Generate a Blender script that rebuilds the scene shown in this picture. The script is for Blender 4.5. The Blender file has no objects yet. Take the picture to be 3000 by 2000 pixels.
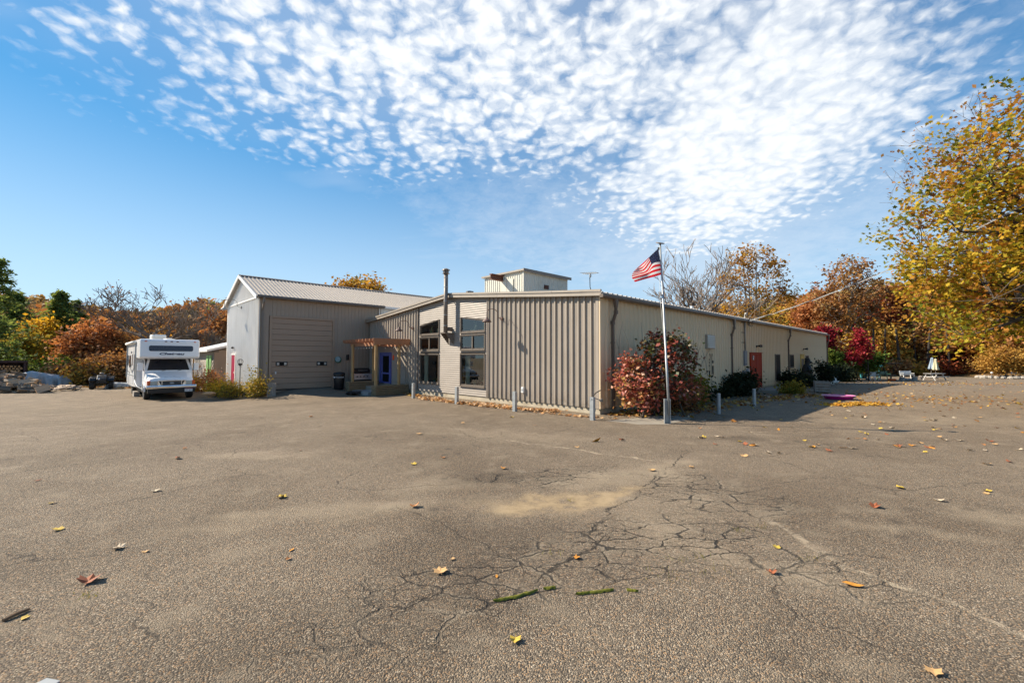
import bpy, bmesh, math, random
import numpy as np
from mathutils import Vector, Matrix
PI = math.pi
sc = bpy.context.scene
col = sc.collection
rnd = random.Random(7)

# ------------------------------------------------------------------ camera
F_PX, PITCH, ROLL, TH, CAM_H = 1281.63, .0361172, .00316476, .769766, 1.9
cp, sp, cr, sr = math.cos(PITCH), math.sin(PITCH), math.cos(ROLL), math.sin(ROLL)
cam_data = bpy.data.cameras.new('camera')
cam_data.sensor_width = 36.0
cam_data.lens = 36.0 * F_PX / 3000.0
cam_data.clip_start = 0.05
cam_data.clip_end = 4000
cam = bpy.data.objects.new('camera', cam_data)
col.objects.link(cam)
cam.matrix_world = Matrix(((cr, -sr, 0, 0), (-sp * sr, -sp * cr, -cp, 0), (cp * sr, cp * cr, -sp, CAM_H), (0, 0, 0, 1)))
sc.camera = cam

# ------------------------------------------------------------------ sun, sky, exposure
SUN_EL, SUN_AZ = math.radians(36.0), math.radians(-10.2)      # azimuth in which the shadows run
sun_travel = Vector((math.cos(SUN_EL) * math.cos(SUN_AZ), math.cos(SUN_EL) * math.sin(SUN_AZ), -math.sin(SUN_EL)))
sun_data = bpy.data.lights.new('sun', 'SUN')
sun_data.energy = 4.8
sun_data.angle = math.radians(0.53)
sun_data.color = (1.0, 0.89, 0.72)
sun = bpy.data.objects.new('sun', sun_data)
sun.rotation_euler = sun_travel.to_track_quat('-Z', 'Y').to_euler()
sun.location = (-30, 0, 40)
col.objects.link(sun)

sc.view_settings.view_transform = 'Standard'
sc.view_settings.look = 'None'
sc.view_settings.gamma = 1.0
sc.view_settings.use_curve_mapping = False
sc.view_settings.exposure = 0.97


sc.cycles.max_bounces = 5
sc.cycles.diffuse_bounces = 2
sc.cycles.glossy_bounces = 3
sc.cycles.transmission_bounces = 2
sc.cycles.transparent_max_bounces = 6
sc.cycles.caustics_reflective = False
sc.cycles.caustics_refractive = False
sc.cycles.use_adaptive_sampling = True
sc.cycles.adaptive_threshold = 0.02


class NT:
    """small helper that writes node trees"""
    def __init__(s, tree):
        s.t = tree
        s.n = tree.nodes
        s.l = tree.links

    def node(s, kind, ins=None, **props):
        nd = s.n.new(kind)
        for k, v in props.items():
            setattr(nd, k, v)
        for k, v in (ins or {}).items():
            s.put(nd.inputs[k], v)
        return nd

    def put(s, sock, v):
        if hasattr(v, 'links') or isinstance(v, bpy.types.NodeSocket):
            s.l.new(v, sock)
        else:
            sock.default_value = v

    def m(s, op, a, b=0.0, c=None, clamp=False):
        nd = s.n.new('ShaderNodeMath')
        nd.operation = op
        nd.use_clamp = clamp
        s.put(nd.inputs[0], a)
        s.put(nd.inputs[1], b)
        if c is not None:
            s.put(nd.inputs[2], c)
        return nd.outputs[0]

    def mr(s, v, a, b, c=0.0, d=1.0, smooth=True):
        nd = s.n.new('ShaderNodeMapRange')
        nd.interpolation_type = 'SMOOTHSTEP' if smooth else 'LINEAR'
        for i, q in enumerate((v, a, b, c, d)):
            s.put(nd.inputs[i], q)
        return nd.outputs[0]

    dim = '3D'

    def noise(s, vec, scale, detail=3.0, rough=0.55, out='Fac', dist=0.0):
        nd = s.node('ShaderNodeTexNoise', {'Scale': scale, 'Detail': detail, 'Roughness': rough, 'Distortion': dist}, noise_dimensions=s.dim)
        if vec is not None:
            s.l.new(vec, nd.inputs['Vector'])
        return nd.outputs[out]

    def voro(s, vec, scale, feature='F1', out='Distance', rand=1.0):
        nd = s.node('ShaderNodeTexVoronoi', {'Scale': scale, 'Randomness': rand}, feature=feature, voronoi_dimensions=s.dim)
        if vec is not None:
            s.l.new(vec, nd.inputs['Vector'])
        return nd.outputs[out]

    def ramp(s, fac, stops, interp='LINEAR'):
        nd = s.n.new('ShaderNodeValToRGB')
        nd.color_ramp.interpolation = interp
        el = nd.color_ramp.elements
        while len(el) < len(stops):
            el.new(0.5)
        for e, (p, c) in zip(el, stops):
            e.position = p
            e.color = (c[0], c[1], c[2], 1)
        s.put(nd.inputs[0], fac)
        return nd.outputs[0]

    def mix(s, fac, a, b, kind='MIX'):
        nd = s.n.new('ShaderNodeMix')
        nd.data_type = 'RGBA'
        nd.blend_type = kind
        s.put(nd.inputs[0], fac)
        s.put(nd.inputs[6], a if not isinstance(a, tuple) else (a[0], a[1], a[2], 1))
        s.put(nd.inputs[7], b if not isinstance(b, tuple) else (b[0], b[1], b[2], 1))
        return nd.outputs[2]

    def vm(s, op, a, b):
        nd = s.n.new('ShaderNodeVectorMath')
        nd.operation = op
        s.put(nd.inputs[0], a)
        s.put(nd.inputs[1], b)
        return nd.outputs[0]


world = bpy.data.worlds.new('World')
sc.world = world
world.use_nodes = True
w = NT(world.node_tree)
w.dim = '2D'
world.cycles.sampling_method = 'MANUAL'
world.cycles.sample_map_resolution = 256
w.n.clear()
sky = w.node('ShaderNodeTexSky', sky_type='NISHITA')
sky.sun_disc = False
sky.sun_elevation = SUN_EL
sky.sun_rotation = math.radians(-79.8)
sky.altitude = 250
sky.air_density = 1.0
sky.dust_density = 0.0
sky.ozone_density = 3.0
tc = w.node('ShaderNodeTexCoord')
sep = w.node('ShaderNodeSeparateXYZ', {0: tc.outputs['Generated']})
zz = w.m('ADD', w.m('MAXIMUM', sep.outputs[2], 0.0), 0.18)
px_ = w.m('DIVIDE', sep.outputs[0], zz)
py_ = w.m('DIVIDE', sep.outputs[1], zz)
pl = w.node('ShaderNodeCombineXYZ', {0: px_, 1: py_, 2: 0.0}).outputs[0]
# large fields of thin mid-level cloud: where the sheet is thick
big_n = w.noise(pl, 1.1, 3, out='Color')
warp = w.vm('ADD', pl, w.vm('MULTIPLY', w.vm('SUBTRACT', big_n, (.5, .5, .5)), (0.7, 0.7, 0)))
wsp = w.node('ShaderNodeSeparateXYZ', {0: warp})


def blob(cx, cy, rx, ry, rot=0.0):
    ca, sa = math.cos(rot), math.sin(rot)
    ax, ay = w.m('SUBTRACT', wsp.outputs[0], cx), w.m('SUBTRACT', wsp.outputs[1], cy)
    dx = w.m('DIVIDE', w.m('ADD', w.m('MULTIPLY', ax, ca), w.m('MULTIPLY', ay, sa)), rx)
    dy = w.m('DIVIDE', w.m('SUBTRACT', w.m('MULTIPLY', ay, ca), w.m('MULTIPLY', ax, sa)), ry)
    return w.m('SUBTRACT', 1.0, w.m('SQRT', w.m('ADD', w.m('MULTIPLY', dx, dx), w.m('MULTIPLY', dy, dy))))


f_a = blob(-0.18, 1.00, 1.08, 0.84)
f_b = blob(0.74, 1.55, 0.85, 1.15, -.35)
far = w.m('SUBTRACT', w.noise(pl, 0.35, 2), 0.66)
field = w.mr(w.m('MAXIMUM', w.m('MAXIMUM', f_a, f_b), far), -0.10, 0.80)
small = w.vm('ADD', pl, w.vm('MULTIPLY', w.vm('SUBTRACT', w.noise(pl, 12.0, 3, out='Color'), (.5, .5, .5)), (0.06, 0.06, 0)))
cell = w.voro(small, 26.0, 'SMOOTH_F1')
puff = w.noise(small, 9.0, 5, 0.68)
tex = w.m('ADD', w.m('MULTIPLY', w.m('SUBTRACT', puff, .5), 2.6), w.m('MULTIPLY', w.m('SUBTRACT', 0.42, cell), 1.5))
solid = w.mr(f_b, 0.0, 0.75)
dens = w.m('ADD', w.m('MULTIPLY', tex, w.m('SUBTRACT', 0.95, w.m('MULTIPLY', solid, .45))), w.m('SUBTRACT', w.m('ADD', w.m('MULTIPLY', field, 1.05), w.m('MULTIPLY', solid, 0.35)), 0.42))
clouds = w.m('MULTIPLY', w.mr(dens, -0.45, 1.35), w.mr(field, 0.0, 0.5))
veil = w.m('MAXIMUM', w.m('MULTIPLY', field, 0.22), w.m('MULTIPLY', w.mr(w.m('ADD', blob(1.0, 2.4, 2.2, 2.0), w.m('MULTIPLY', w.m('SUBTRACT', puff, .5), .5)), -0.1, 1.0), 0.50))
wisp = w.m('MULTIPLY', w.mr(w.noise(w.vm('MULTIPLY', pl, (0.55, 1.2, 1)), 0.9, 4, 0.6), 0.46, 0.80), 0.34)
cov = w.m('MAXIMUM', w.m('MAXIMUM', clouds, veil), wisp)
horizon_haze = w.mr(sep.outputs[2], 0.0, 0.48, 0.50, 0.0)
cov = w.m('MAXIMUM', cov, horizon_haze)
blue = w.mix(1.0, sky.outputs[0], (0.40, 1.20, 1.62), 'MULTIPLY')
KC = (5.2, 9.8, 14.2)
blue = w.vm('DIVIDE', w.vm('MULTIPLY', blue, KC), w.vm('ADD', blue, KC))
skycol = w.mix(cov, blue, (7.1, 7.3, 7.45))
bg = w.node('ShaderNodeBackground', {'Color': skycol, 'Strength': 0.075})
wo = w.node('ShaderNodeOutputWorld', {'Surface': bg.outputs[0]})

# ------------------------------------------------------------------ geometry of the place
u_ax = Vector((-math.sin(TH), math.cos(TH), 0))      # along the gable front, away to the rear left
v_ax = Vector((math.cos(TH), math.sin(TH), 0))       # along the long shaded wall, away to the rear right


def ray(px, py):
    x, y = (px - 1500) / F_PX, -(py - 1000) / F_PX
    x, y = cr * x - sr * y, sr * x + cr * y
    return Vector((x, cp - sp * y, sp + cp * y))


def at_depth(px, py, Y):
    d = ray(px, py)
    return Vector((0, 0, CAM_H)) + d * (Y / d.y)


def flat(px, py, z=0.0):
    d = ray(px, py)
    return Vector((0, 0, CAM_H)) + d * ((z - CAM_H) / d.z)


def SS(t):
    t = np.clip(t, 0, 1)
    return t * t * (3 - 2 * t)


def height(x, y):
    b = np.hypot(x + 11.1, y - 24.2)
    return (-.25 * SS((-x - 3.5) / 11) * SS((y - 10) / 9) - .45 * SS((y - 26) / 20) * SS((x - 6) / 14)
            + .36 * SS(1.2 - b / 3))


def P(px, py):
    """the point of the ground seen at a pixel of the photograph"""
    z = 0.0
    for i in range(40):
        q = flat(px, py, z)
        z = .5 * z + .5 * float(height(q.x, q.y))
    return q


C0 = flat(1758, 1214)


def W(U, V, z=0.0):
    return C0 + U * u_ax + V * v_ax + Vector((0, 0, z))


def on_ground(x, y):
    return Vector((x, y, float(height(x, y))))


# ------------------------------------------------------------------ mesh helpers
class MB:
    def __init__(s):
        s.v, s.f, s.mi = [], [], []

    def add(s, vs, fs, mi=0):
        o = len(s.v)
        s.v += [tuple(p) for p in vs]
        for f in fs:
            s.f.append(tuple(i + o for i in f))
            s.mi.append(mi)
        return s

    def box(s, x0, x1, y0, y1, z0, z1, mi=0):
        vs = [(x, y, z) for z in (z0, z1) for y in (y0, y1) for x in (x0, x1)]
        return s.add(vs, [(0, 2, 3, 1), (4, 5, 7, 6), (0, 1, 5, 4), (2, 6, 7, 3), (0, 4, 6, 2), (1, 3, 7, 5)], mi)

    def bar(s, a, b, w_, h_, up=(0, 0, 1), mi=0):
        a, b = Vector(a), Vector(b)
        d = (b - a).normalized()
        upv = Vector(up)
        if abs(d.dot(upv)) > .98:
            upv = Vector((1, 0, 0))
        x = d.cross(upv).normalized()
        y = x.cross(d)
        vs = []
        for p in (a, b):
            for i, j in ((-1, -1), (1, -1), (1, 1), (-1, 1)):
                vs.append(p + x * (i * w_ / 2) + y * (j * h_ / 2))
        return s.add(vs, [(3, 2, 1, 0), (4, 5, 6, 7), (0, 1, 5, 4), (1, 2, 6, 5), (2, 3, 7, 6), (3, 0, 4, 7)], mi)

    def tube(s, pts, rad, n=8, cap=True, mi=0):
        pts = [Vector(p) for p in pts]
        if not hasattr(rad, '__len__'):
            rad = [rad] * len(pts)
        o = len(s.v)
        ref = None
        for i, p in enumerate(pts):
            d = (pts[min(i + 1, len(pts) - 1)] - pts[max(i - 1, 0)])
            if d.length < 1e-9:
                d = Vector((0, 0, 1))
            d.normalize()
            if ref is None:
                ref = d.orthogonal().normalized()
            ref = (ref - d * ref.dot(d))
            if ref.length < 1e-6:
                ref = d.orthogonal()
            ref.normalize()
            bi = d.cross(ref)
            for k in range(n):
                a = 2 * PI * k / n
                s.v.append(tuple(p + (ref * math.cos(a) + bi * math.sin(a)) * rad[i]))
        for i in range(len(pts) - 1):
            for k in range(n):
                a, b = o + i * n + k, o + i * n + (k + 1) % n
                s.f.append((a, b, b + n, a + n))
                s.mi.append(mi)
        if cap:
            s.f.append(tuple(o + k for k in reversed(range(n))))
            e = o + (len(pts) - 1) * n
            s.f.append(tuple(e + k for k in range(n)))
            s.mi += [mi, mi]
        return s

    def lathe(s, prof, n=16, c=(0, 0, 0), axis='z', mi=0):
        o = len(s.v)
        for r, h_ in prof:
            for k in range(n):
                a = 2 * PI * k / n
                x, y = r * math.cos(a), r * math.sin(a)
                p = {'z': (x, y, h_), 'x': (h_, x, y), 'y': (y, h_, x)}[axis]
                s.v.append((p[0] + c[0], p[1] + c[1], p[2] + c[2]))
        for i in range(len(prof) - 1):
            for k in range(n):
                a, b = o + i * n + k, o + i * n + (k + 1) % n
                s.f.append((a, b, b + n, a + n))
                s.mi.append(mi)
        s.f.append(tuple(o + k for k in reversed(range(n))))
        e = o + (len(prof) - 1) * n
        s.f.append(tuple(e + k for k in range(n)))
        s.mi += [mi, mi]
        return s

    def prism(s, poly, d0, d1, axis='x', mi=0):
        """polygon extruded along an axis; the polygon is given in the two other axes, in order"""
        def pt(a, b, d):
            return {'x': (d, a, b), 'y': (a, d, b), 'z': (a, b, d)}[axis]
        n = len(poly)
        vs = [pt(a, b, d0) for a, b in poly] + [pt(a, b, d1) for a, b in poly]
        fs = [tuple(reversed(range(n))), tuple(range(n, 2 * n))]
        fs += [(i, (i + 1) % n, (i + 1) % n + n, i + n) for i in range(n)]
        return s.add(vs, fs, mi)

    def ball(s, c, r, n=10, m=6, mi=0):
        rx, ry, rz = r if hasattr(r, '__len__') else (r, r, r)
        o = len(s.v)
        for i in range(m + 1):
            t = PI * i / m
            for k in range(n):
                a = 2 * PI * k / n
                s.v.append((c[0] + rx * math.sin(t) * math.cos(a), c[1] + ry * math.sin(t) * math.sin(a), c[2] + rz * math.cos(t)))
        for i in range(m):
            for k in range(n):
                a, b = o + i * n + k, o + i * n + (k + 1) % n
                s.f.append((a, a + n, b + n, b))
                s.mi.append(mi)
        return s

    def mesh(s, name, mats, smooth=False, normals=True):
        me = bpy.data.meshes.new(name)
        me.from_pydata(s.v, [], s.f)
        for m_ in (mats if isinstance(mats, (list, tuple)) else [mats]):
            me.materials.append(m_)
        if any(s.mi):
            me.polygons.foreach_set('material_index', s.mi)
        if normals:
            bm = bmesh.new()
            bm.from_mesh(me)
            bmesh.ops.recalc_face_normals(bm, faces=bm.faces)
            bm.to_mesh(me)
            bm.free()
        if smooth:
            me.polygons.foreach_set('use_smooth', [True] * len(me.polygons))
        me.update()
        return me

    def build(s, name, mats, parent=None, smooth=False, bevel=0.0, sub=0):
        return link(name, s.mesh(name, mats, smooth), parent, bevel, sub)


def link(name, me, parent=None, bevel=0.0, sub=0):
    o = bpy.data.objects.new(name, me)
    col.objects.link(o)
    if parent is not None:
        o.parent = parent
    if bevel:
        b = o.modifiers.new('bevel', 'BEVEL')
        b.width = bevel
        b.segments = 2
        b.limit_method = 'ANGLE'
        b.angle_limit = math.radians(40)
    if sub:
        b = o.modifiers.new('sub', 'SUBSURF')
        b.levels = b.render_levels = sub
    return o


def tag(o, label=None, cat=None, group=None, kind=None):
    if label:
        o['label'] = label
    if cat:
        o['category'] = cat
    if group:
        o['group'] = group
    if kind:
        o['kind'] = kind
    return o


def thing(name, label, cat, loc=(0, 0, 0), rz=0.0, group=None):
    o = bpy.data.objects.new(name, None)
    o.empty_display_size = 0.2
    col.objects.link(o)
    o.location = loc
    o.rotation_euler = (0, 0, rz)
    return tag(o, label, cat, group)


def bthing(name, label, cat, V, U, z=0.0, group=None):
    """a thing whose local axes are those of the building: x = V, y = U"""
    return thing(name, label, cat, W(U, V, z), TH, group)


def copy_tree(o, parent=None):
    c = o.copy()
    col.objects.link(c)
    c.parent = parent
    for ch in list(o.children):
        copy_tree(ch, c)
    return c


def array_mesh(name, verts, faces, mats, rand=None, normals=False, smooth=False):
    """big mesh from numpy arrays; rand is one value per face"""
    me = bpy.data.meshes.new(name)
    k = faces.shape[1]
    nf = len(faces)
    me.vertices.add(len(verts))
    me.vertices.foreach_set('co', np.ascontiguousarray(verts, dtype=np.float32).ravel())
    me.loops.add(nf * k)
    me.loops.foreach_set('vertex_index', np.ascontiguousarray(faces, dtype=np.int32).ravel())
    me.polygons.add(nf)
    me.polygons.foreach_set('loop_start', np.arange(0, nf * k, k, dtype=np.int32))
    if smooth:
        me.polygons.foreach_set('use_smooth', np.ones(nf, dtype=bool))
    for m_ in (mats if isinstance(mats, (list, tuple)) else [mats]):
        me.materials.append(m_)
    me.update(calc_edges=True)
    if rand is not None:
        a = me.attributes.new('tint', 'FLOAT', 'FACE')
        a.data.foreach_set('value', np.ascontiguousarray(rand, dtype=np.float32))
    return me


# ------------------------------------------------------------------ materials
MATS = {}


def new_mat(name):
    m_ = bpy.data.materials.new(name)
    m_.use_nodes = True
    t = NT(m_.node_tree)
    t.n.clear()
    MATS[name] = m_
    return m_, t


def finish(t, bsdf):
    t.node('ShaderNodeOutputMaterial', {'Surface': bsdf})


def mat(name, c1, c2=None, scale=3.0, rough=0.6, metal=0.0, bump=0.0, bscale=40.0, stretch=(1, 1, 1), spec=0.5, dirt=None, coat=0.0, splash=None):
    """two-tone procedural surface with fine relief; dirt = (colour, scale, low, high) adds stains"""
    m_, t = new_mat(name)
    co = t.node('ShaderNodeTexCoord').outputs['Object']
    v = t.vm('MULTIPLY', co, stretch)
    c2 = c2 or tuple(x * .82 for x in c1)
    n1 = t.noise(v, scale, 5, 0.6)
    c = t.ramp(n1, [(0.3, c2), (0.7, c1)])
    if splash:
        zc = t.node('ShaderNodeSeparateXYZ', {0: co}).outputs[2]
        sm = t.m('MULTIPLY', t.mr(zc, .75, .2), t.mr(t.noise(v, 5, 5, .7), .38, .7))
        c = t.mix(t.m('MULTIPLY', sm, .7), c, splash)
        stv = t.noise(t.vm('MULTIPLY', co, (5, 5, .35)), 1.6, 4, .65)
        c = t.mix(t.m('MULTIPLY', t.mr(stv, .42, .75), .38), c, t.mix(1.0, c, (.72, .68, .62), 'MULTIPLY'))
    if dirt:
        dm = t.mr(t.noise(v, dirt[1], 5, 0.65), dirt[2], dirt[3])
        c = t.mix(dm, c, dirt[0])
    r = t.mr(n1, 0.2, 0.8, max(0.02, rough - .08), min(1, rough + .08))
    ins = {'Base Color': c, 'Roughness': r, 'Metallic': metal, 'Specular IOR Level': spec, 'Coat Weight': coat}
    if bump:
        b = t.node('ShaderNodeBump', {'Strength': bump, 'Distance': 0.01, 'Height': t.noise(v, bscale, 4, 0.6)})
        ins['Normal'] = b.outputs[0]
    finish(t, t.node('ShaderNodeBsdfPrincipled', ins).outputs[0])
    return m_


def leaf_mat(name, stops, trans=0.35, rough=0.75, spec=0.12, gain=1.3):
    stops = [(p, tuple(min(.75, q_ * gain) for q_ in c)) for p, c in stops]
    m_, t = new_mat(name)
    at = t.node('ShaderNodeAttribute', attribute_name='tint')
    c = t.ramp(at.outputs['Fac'], stops)
    d = t.node('ShaderNodeBsdfPrincipled', {'Base Color': c, 'Roughness': rough, 'Specular IOR Level': spec})
    tr = t.node('ShaderNodeBsdfTranslucent', {'Color': t.mix(1.0, c, (1.25, 1.1, 0.75), 'MULTIPLY')})
    mx = t.node('ShaderNodeMixShader', {0: trans, 1: d.outputs[0], 2: tr.outputs[0]})
    finish(t, mx.outputs[0])
    return m_


def glass_mat(name, tint=(0.93, 0.96, 0.95)):
    m_, t = new_mat(name)
    fr = t.node('ShaderNodeFresnel', {'IOR': 1.85})
    co = t.node('ShaderNodeTexCoord').outputs['Object']
    bp = t.node('ShaderNodeBump', {'Strength': 0.03, 'Distance': 0.02, 'Height': t.noise(co, 1.4, 1)})
    gl = t.node('ShaderNodeBsdfGlossy', {'Color': (1, 1, 1, 1), 'Roughness': 0.004, 'Normal': bp.outputs[0]})
    tr = t.node('ShaderNodeBsdfTransparent', {'Color': (*tint, 1)})
    mx = t.node('ShaderNodeMixShader', {0: fr.outputs[0], 1: tr.outputs[0], 2: gl.outputs[0]})
    finish(t, mx.outputs[0])
    return m_


M = {}
M['tan'] = mat('tan_steel_siding', (.34, .29, .24), (.31, .265, .218), 1.2, .5, bump=.05, bscale=6, dirt=((.24, .19, .145), 2.2, .62, .85), splash=(.19, .145, .10))
M['tan_dark'] = mat('taupe_steel_siding', (.36, .28, .215), (.325, .255, .195), 1.0, .5, bump=.05, bscale=6, dirt=((.22, .175, .14), 1.6, .6, .9))
M['cream'] = mat('cream_steel_siding', (.74, .58, .38), (.68, .53, .345), .9, .45, bump=.05, bscale=5, dirt=((.44, .34, .20), 1.5, .55, .9), splash=(.26, .19, .12))
M['white_steel'] = mat('white_steel_siding', (.84, .82, .79), (.79, .77, .74), 1.0, .42, bump=.05, bscale=6, dirt=((.64, .61, .56), 1.8, .62, .92), splash=(.42, .36, .28))
M['offwhite_steel'] = mat('offwhite_steel_siding', (.62, .60, .53), (.57, .55, .47), 1.0, .48, dirt=((.42, .35, .22), 1.4, .55, .85))
M['vinyl'] = mat('beige_vinyl_siding', (.325, .28, .24), (.30, .26, .222), 1.5, .5, bump=.04, bscale=30, stretch=(1, 1, 6))
M['trim'] = mat('brown_trim', (.20, .163, .135), (.172, .14, .115), 2, .42)
M['trim_light'] = mat('taupe_rake_trim', (.36, .31, .26), (.33, .285, .235), 2, .42)
M['fascia_brown'] = mat('brown_gutter', (.155, .118, .092), (.13, .098, .078), 2, .4)
M['roof_steel'] = mat('weathered_roof_steel', (.43, .385, .345), (.40, .36, .32), .5, .55, dirt=((.36, .28, .23), .8, .62, .85))
M['concrete'] = mat('foundation_concrete', (.46, .40, .30), (.36, .31, .235), 2.5, .9, bump=.3, bscale=30, dirt=((.24, .19, .13), 1.8, .5, .75))
M['concrete_pad'] = mat('concrete_pad', (.30, .26, .205), (.24, .21, .165), 2.2, .92, bump=.3, bscale=60, dirt=((.17, .14, .11), 1.4, .5, .8))
M['galv'] = mat('galvanised_steel', (.40, .42, .43), (.30, .32, .335), 7, .48, metal=.45, bump=.06, bscale=30, dirt=((.22, .2, .18), 4, .6, .85))
M['galv_dark'] = mat('dull_brown_pipe', (.23, .195, .17), (.17, .145, .125), 5, .5, metal=.1)
M['rust'] = mat('rusty_steel', (.20, .075, .04), (.11, .045, .03), 9, .8, bump=.2, bscale=40)
M['rust_dark'] = mat('dark_rusty_frame', (.075, .03, .024), (.045, .02, .018), 7, .75, bump=.2)
M['lamp_red'] = mat('weathered_lamp_enamel', (.15, .085, .07), (.11, .065, .055), 6, .55)
M['lamp_grey'] = mat('grey_lamp_enamel', (.24, .245, .24), (.19, .195, .19), 6, .5)
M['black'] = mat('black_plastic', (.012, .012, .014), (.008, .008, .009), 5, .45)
M['black_metal'] = mat('black_metal', (.02, .018, .017), (.012, .011, .011), 5, .5, metal=.3)
M['rubber'] = mat('tyre_rubber', (.022, .022, .023), (.015, .015, .016), 12, .85, bump=.2, bscale=60)
M['cedar'] = mat('orange_cedar', (.43, .20, .10), (.32, .14, .07), 3, .62, bump=.25, bscale=25, stretch=(2, 14, 14))
M['cedar_post'] = mat('yellow_pine_post', (.40, .27, .12), (.28, .175, .075), 2.5, .7, bump=.25, bscale=20, stretch=(9, 9, 1))
M['planter_wood'] = mat('weathered_landscape_timber', (.27, .195, .11), (.16, .12, .068), 3, .8, bump=.35, bscale=18, stretch=(4, 4, 12))
M['grey_wood'] = mat('grey_weathered_wood', (.33, .29, .25), (.22, .19, .16), 3, .85, bump=.35, bscale=16, stretch=(6, 6, 1.5))
M['white_wood'] = mat('white_painted_wood', (.72, .72, .70), (.58, .58, .56), 3, .6, bump=.1)
M['silver_wood'] = mat('silvered_picnic_wood', (.50, .48, .45), (.36, .34, .32), 3, .8, bump=.2, bscale=18, stretch=(1.5, 8, 8))
M['blue'] = mat('blue_door_paint', (.10, .125, .40), (.085, .108, .35), 3, .4)
M['crimson'] = mat('crimson_door_paint', (.33, .012, .06), (.27, .01, .05), 3, .4)
M['red_door'] = mat('orange_red_door_paint', (.36, .034, .008), (.31, .028, .007), 2, .65, spec=.15, dirt=((.2, .018, .006), 2, .6, .85))
M['yellow'] = mat('yellow_door_paint', (.62, .36, .03), (.55, .32, .03), 3, .5)
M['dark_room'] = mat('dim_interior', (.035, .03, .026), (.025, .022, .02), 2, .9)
M['dark_glass'] = mat('dark_window_glass', (.010, .011, .012), (.007, .008, .009), 1, .5, spec=.06)
M['glass'] = glass_mat('window_glass')
M['frame_brown'] = mat('bronze_window_frame', (.155, .125, .10), (.13, .105, .085), 4, .4)
M['frame_tan'] = mat('tan_window_frame', (.36, .31, .25), (.32, .275, .22), 4, .45)
M['curtain'] = mat('pale_green_curtain', (.50, .56, .47), (.42, .48, .40), 5, .9)
M['figurine'] = mat('cream_figurine', (.66, .64, .42), (.55, .53, .33), 6, .6)
M['toy_tree'] = mat('toy_tree_green', (.16, .27, .10), (.09, .17, .06), 9, .8, bump=.3)
M['terracotta'] = mat('terracotta', (.30, .10, .07), (.25, .08, .055), 5, .7)
M['plant_green'] = mat('potted_plant_green', (.10, .22, .05), (.06, .14, .03), 12, .6)
M['stainless'] = mat('stainless_steel', (.50, .50, .49), (.42, .42, .41), 9, .35, metal=.55)
M['rv_white'] = mat('rv_white_gelcoat', (.84, .83, .83), (.80, .79, .79), .8, .3, coat=.3, dirt=((.68, .65, .61), 1.2, .62, .9))
M['rv_ivory'] = mat('rv_ivory_plastic', (.74, .72, .66), (.66, .64, .58), 2, .45)
M['rv_grey'] = mat('rv_grey_decal', (.10, .105, .13), (.08, .085, .10), 3, .4)
M['rv_dark'] = mat('rv_tinted_glass', (.016, .017, .024), (.012, .013, .018), 1, .06, spec=.6)
M['rv_screen'] = mat('rv_tinted_bunk_window', (.03, .032, .052), (.026, .028, .046), 30, .3, spec=.5)
M['chrome'] = mat('chrome', (.78, .78, .8), (.7, .7, .72), 3, .14, metal=1.0)
M['amber'] = mat('amber_lens', (.85, .13, .015), (.7, .1, .01), 6, .2)
M['amber_dull'] = mat('dull_amber_lens', (.24, .09, .05), (.18, .07, .04), 6, .3)
M['lens'] = mat('headlamp_lens', (.52, .52, .47), (.42, .42, .38), 14, .12, coat=.5)
M['navy'] = mat('navy_letter', (.012, .014, .05), None, 3, .4)
M['white'] = mat('white_paint', (.78, .78, .77), (.72, .72, .71), 3, .5)
M['letter_white'] = mat('white_letter', (.6, .6, .6), None, 3, .5)
M['plate_red'] = mat('plate_red', (.4, .03, .04), None, 3, .5)
M['teal'] = mat('teal_plastic', (.06, .33, .36), (.05, .28, .31), 4, .4)
M['pink'] = mat('magenta_plastic', (.52, .02, .26), (.46, .018, .22), 3, .35)
M['pink_light'] = mat('pale_pink_rim', (.70, .32, .50), (.62, .27, .45), 3, .4)
M['plate_teal'] = mat('round_dial_face', (.32, .47, .50), (.22, .36, .40), 14, .4)
M['dial_green'] = mat('green_dial_rim', (.04, .13, .09), None, 4, .4)
M['orange_sign'] = mat('orange_red_tag', (.85, .10, .02), (.75, .08, .015), 6, .4)
M['bulb'] = mat('clear_bulb', (.62, .62, .6), (.5, .5, .48), 4, .15)


def cloth(name, c):
    m_, t = new_mat(name)
    co = t.node('ShaderNodeTexCoord').outputs['Object']
    cc = t.mix(t.mr(t.noise(co, 6, 3), .3, .7, 0, .25), c, tuple(q_ * .7 for q_ in c))
    d = t.node('ShaderNodeBsdfPrincipled', {'Base Color': cc, 'Roughness': .8})
    tr = t.node('ShaderNodeBsdfTranslucent', {'Color': cc})
    finish(t, t.node('ShaderNodeMixShader', {0: .5, 1: d.outputs[0], 2: tr.outputs[0]}).outputs[0])
    return m_


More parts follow.
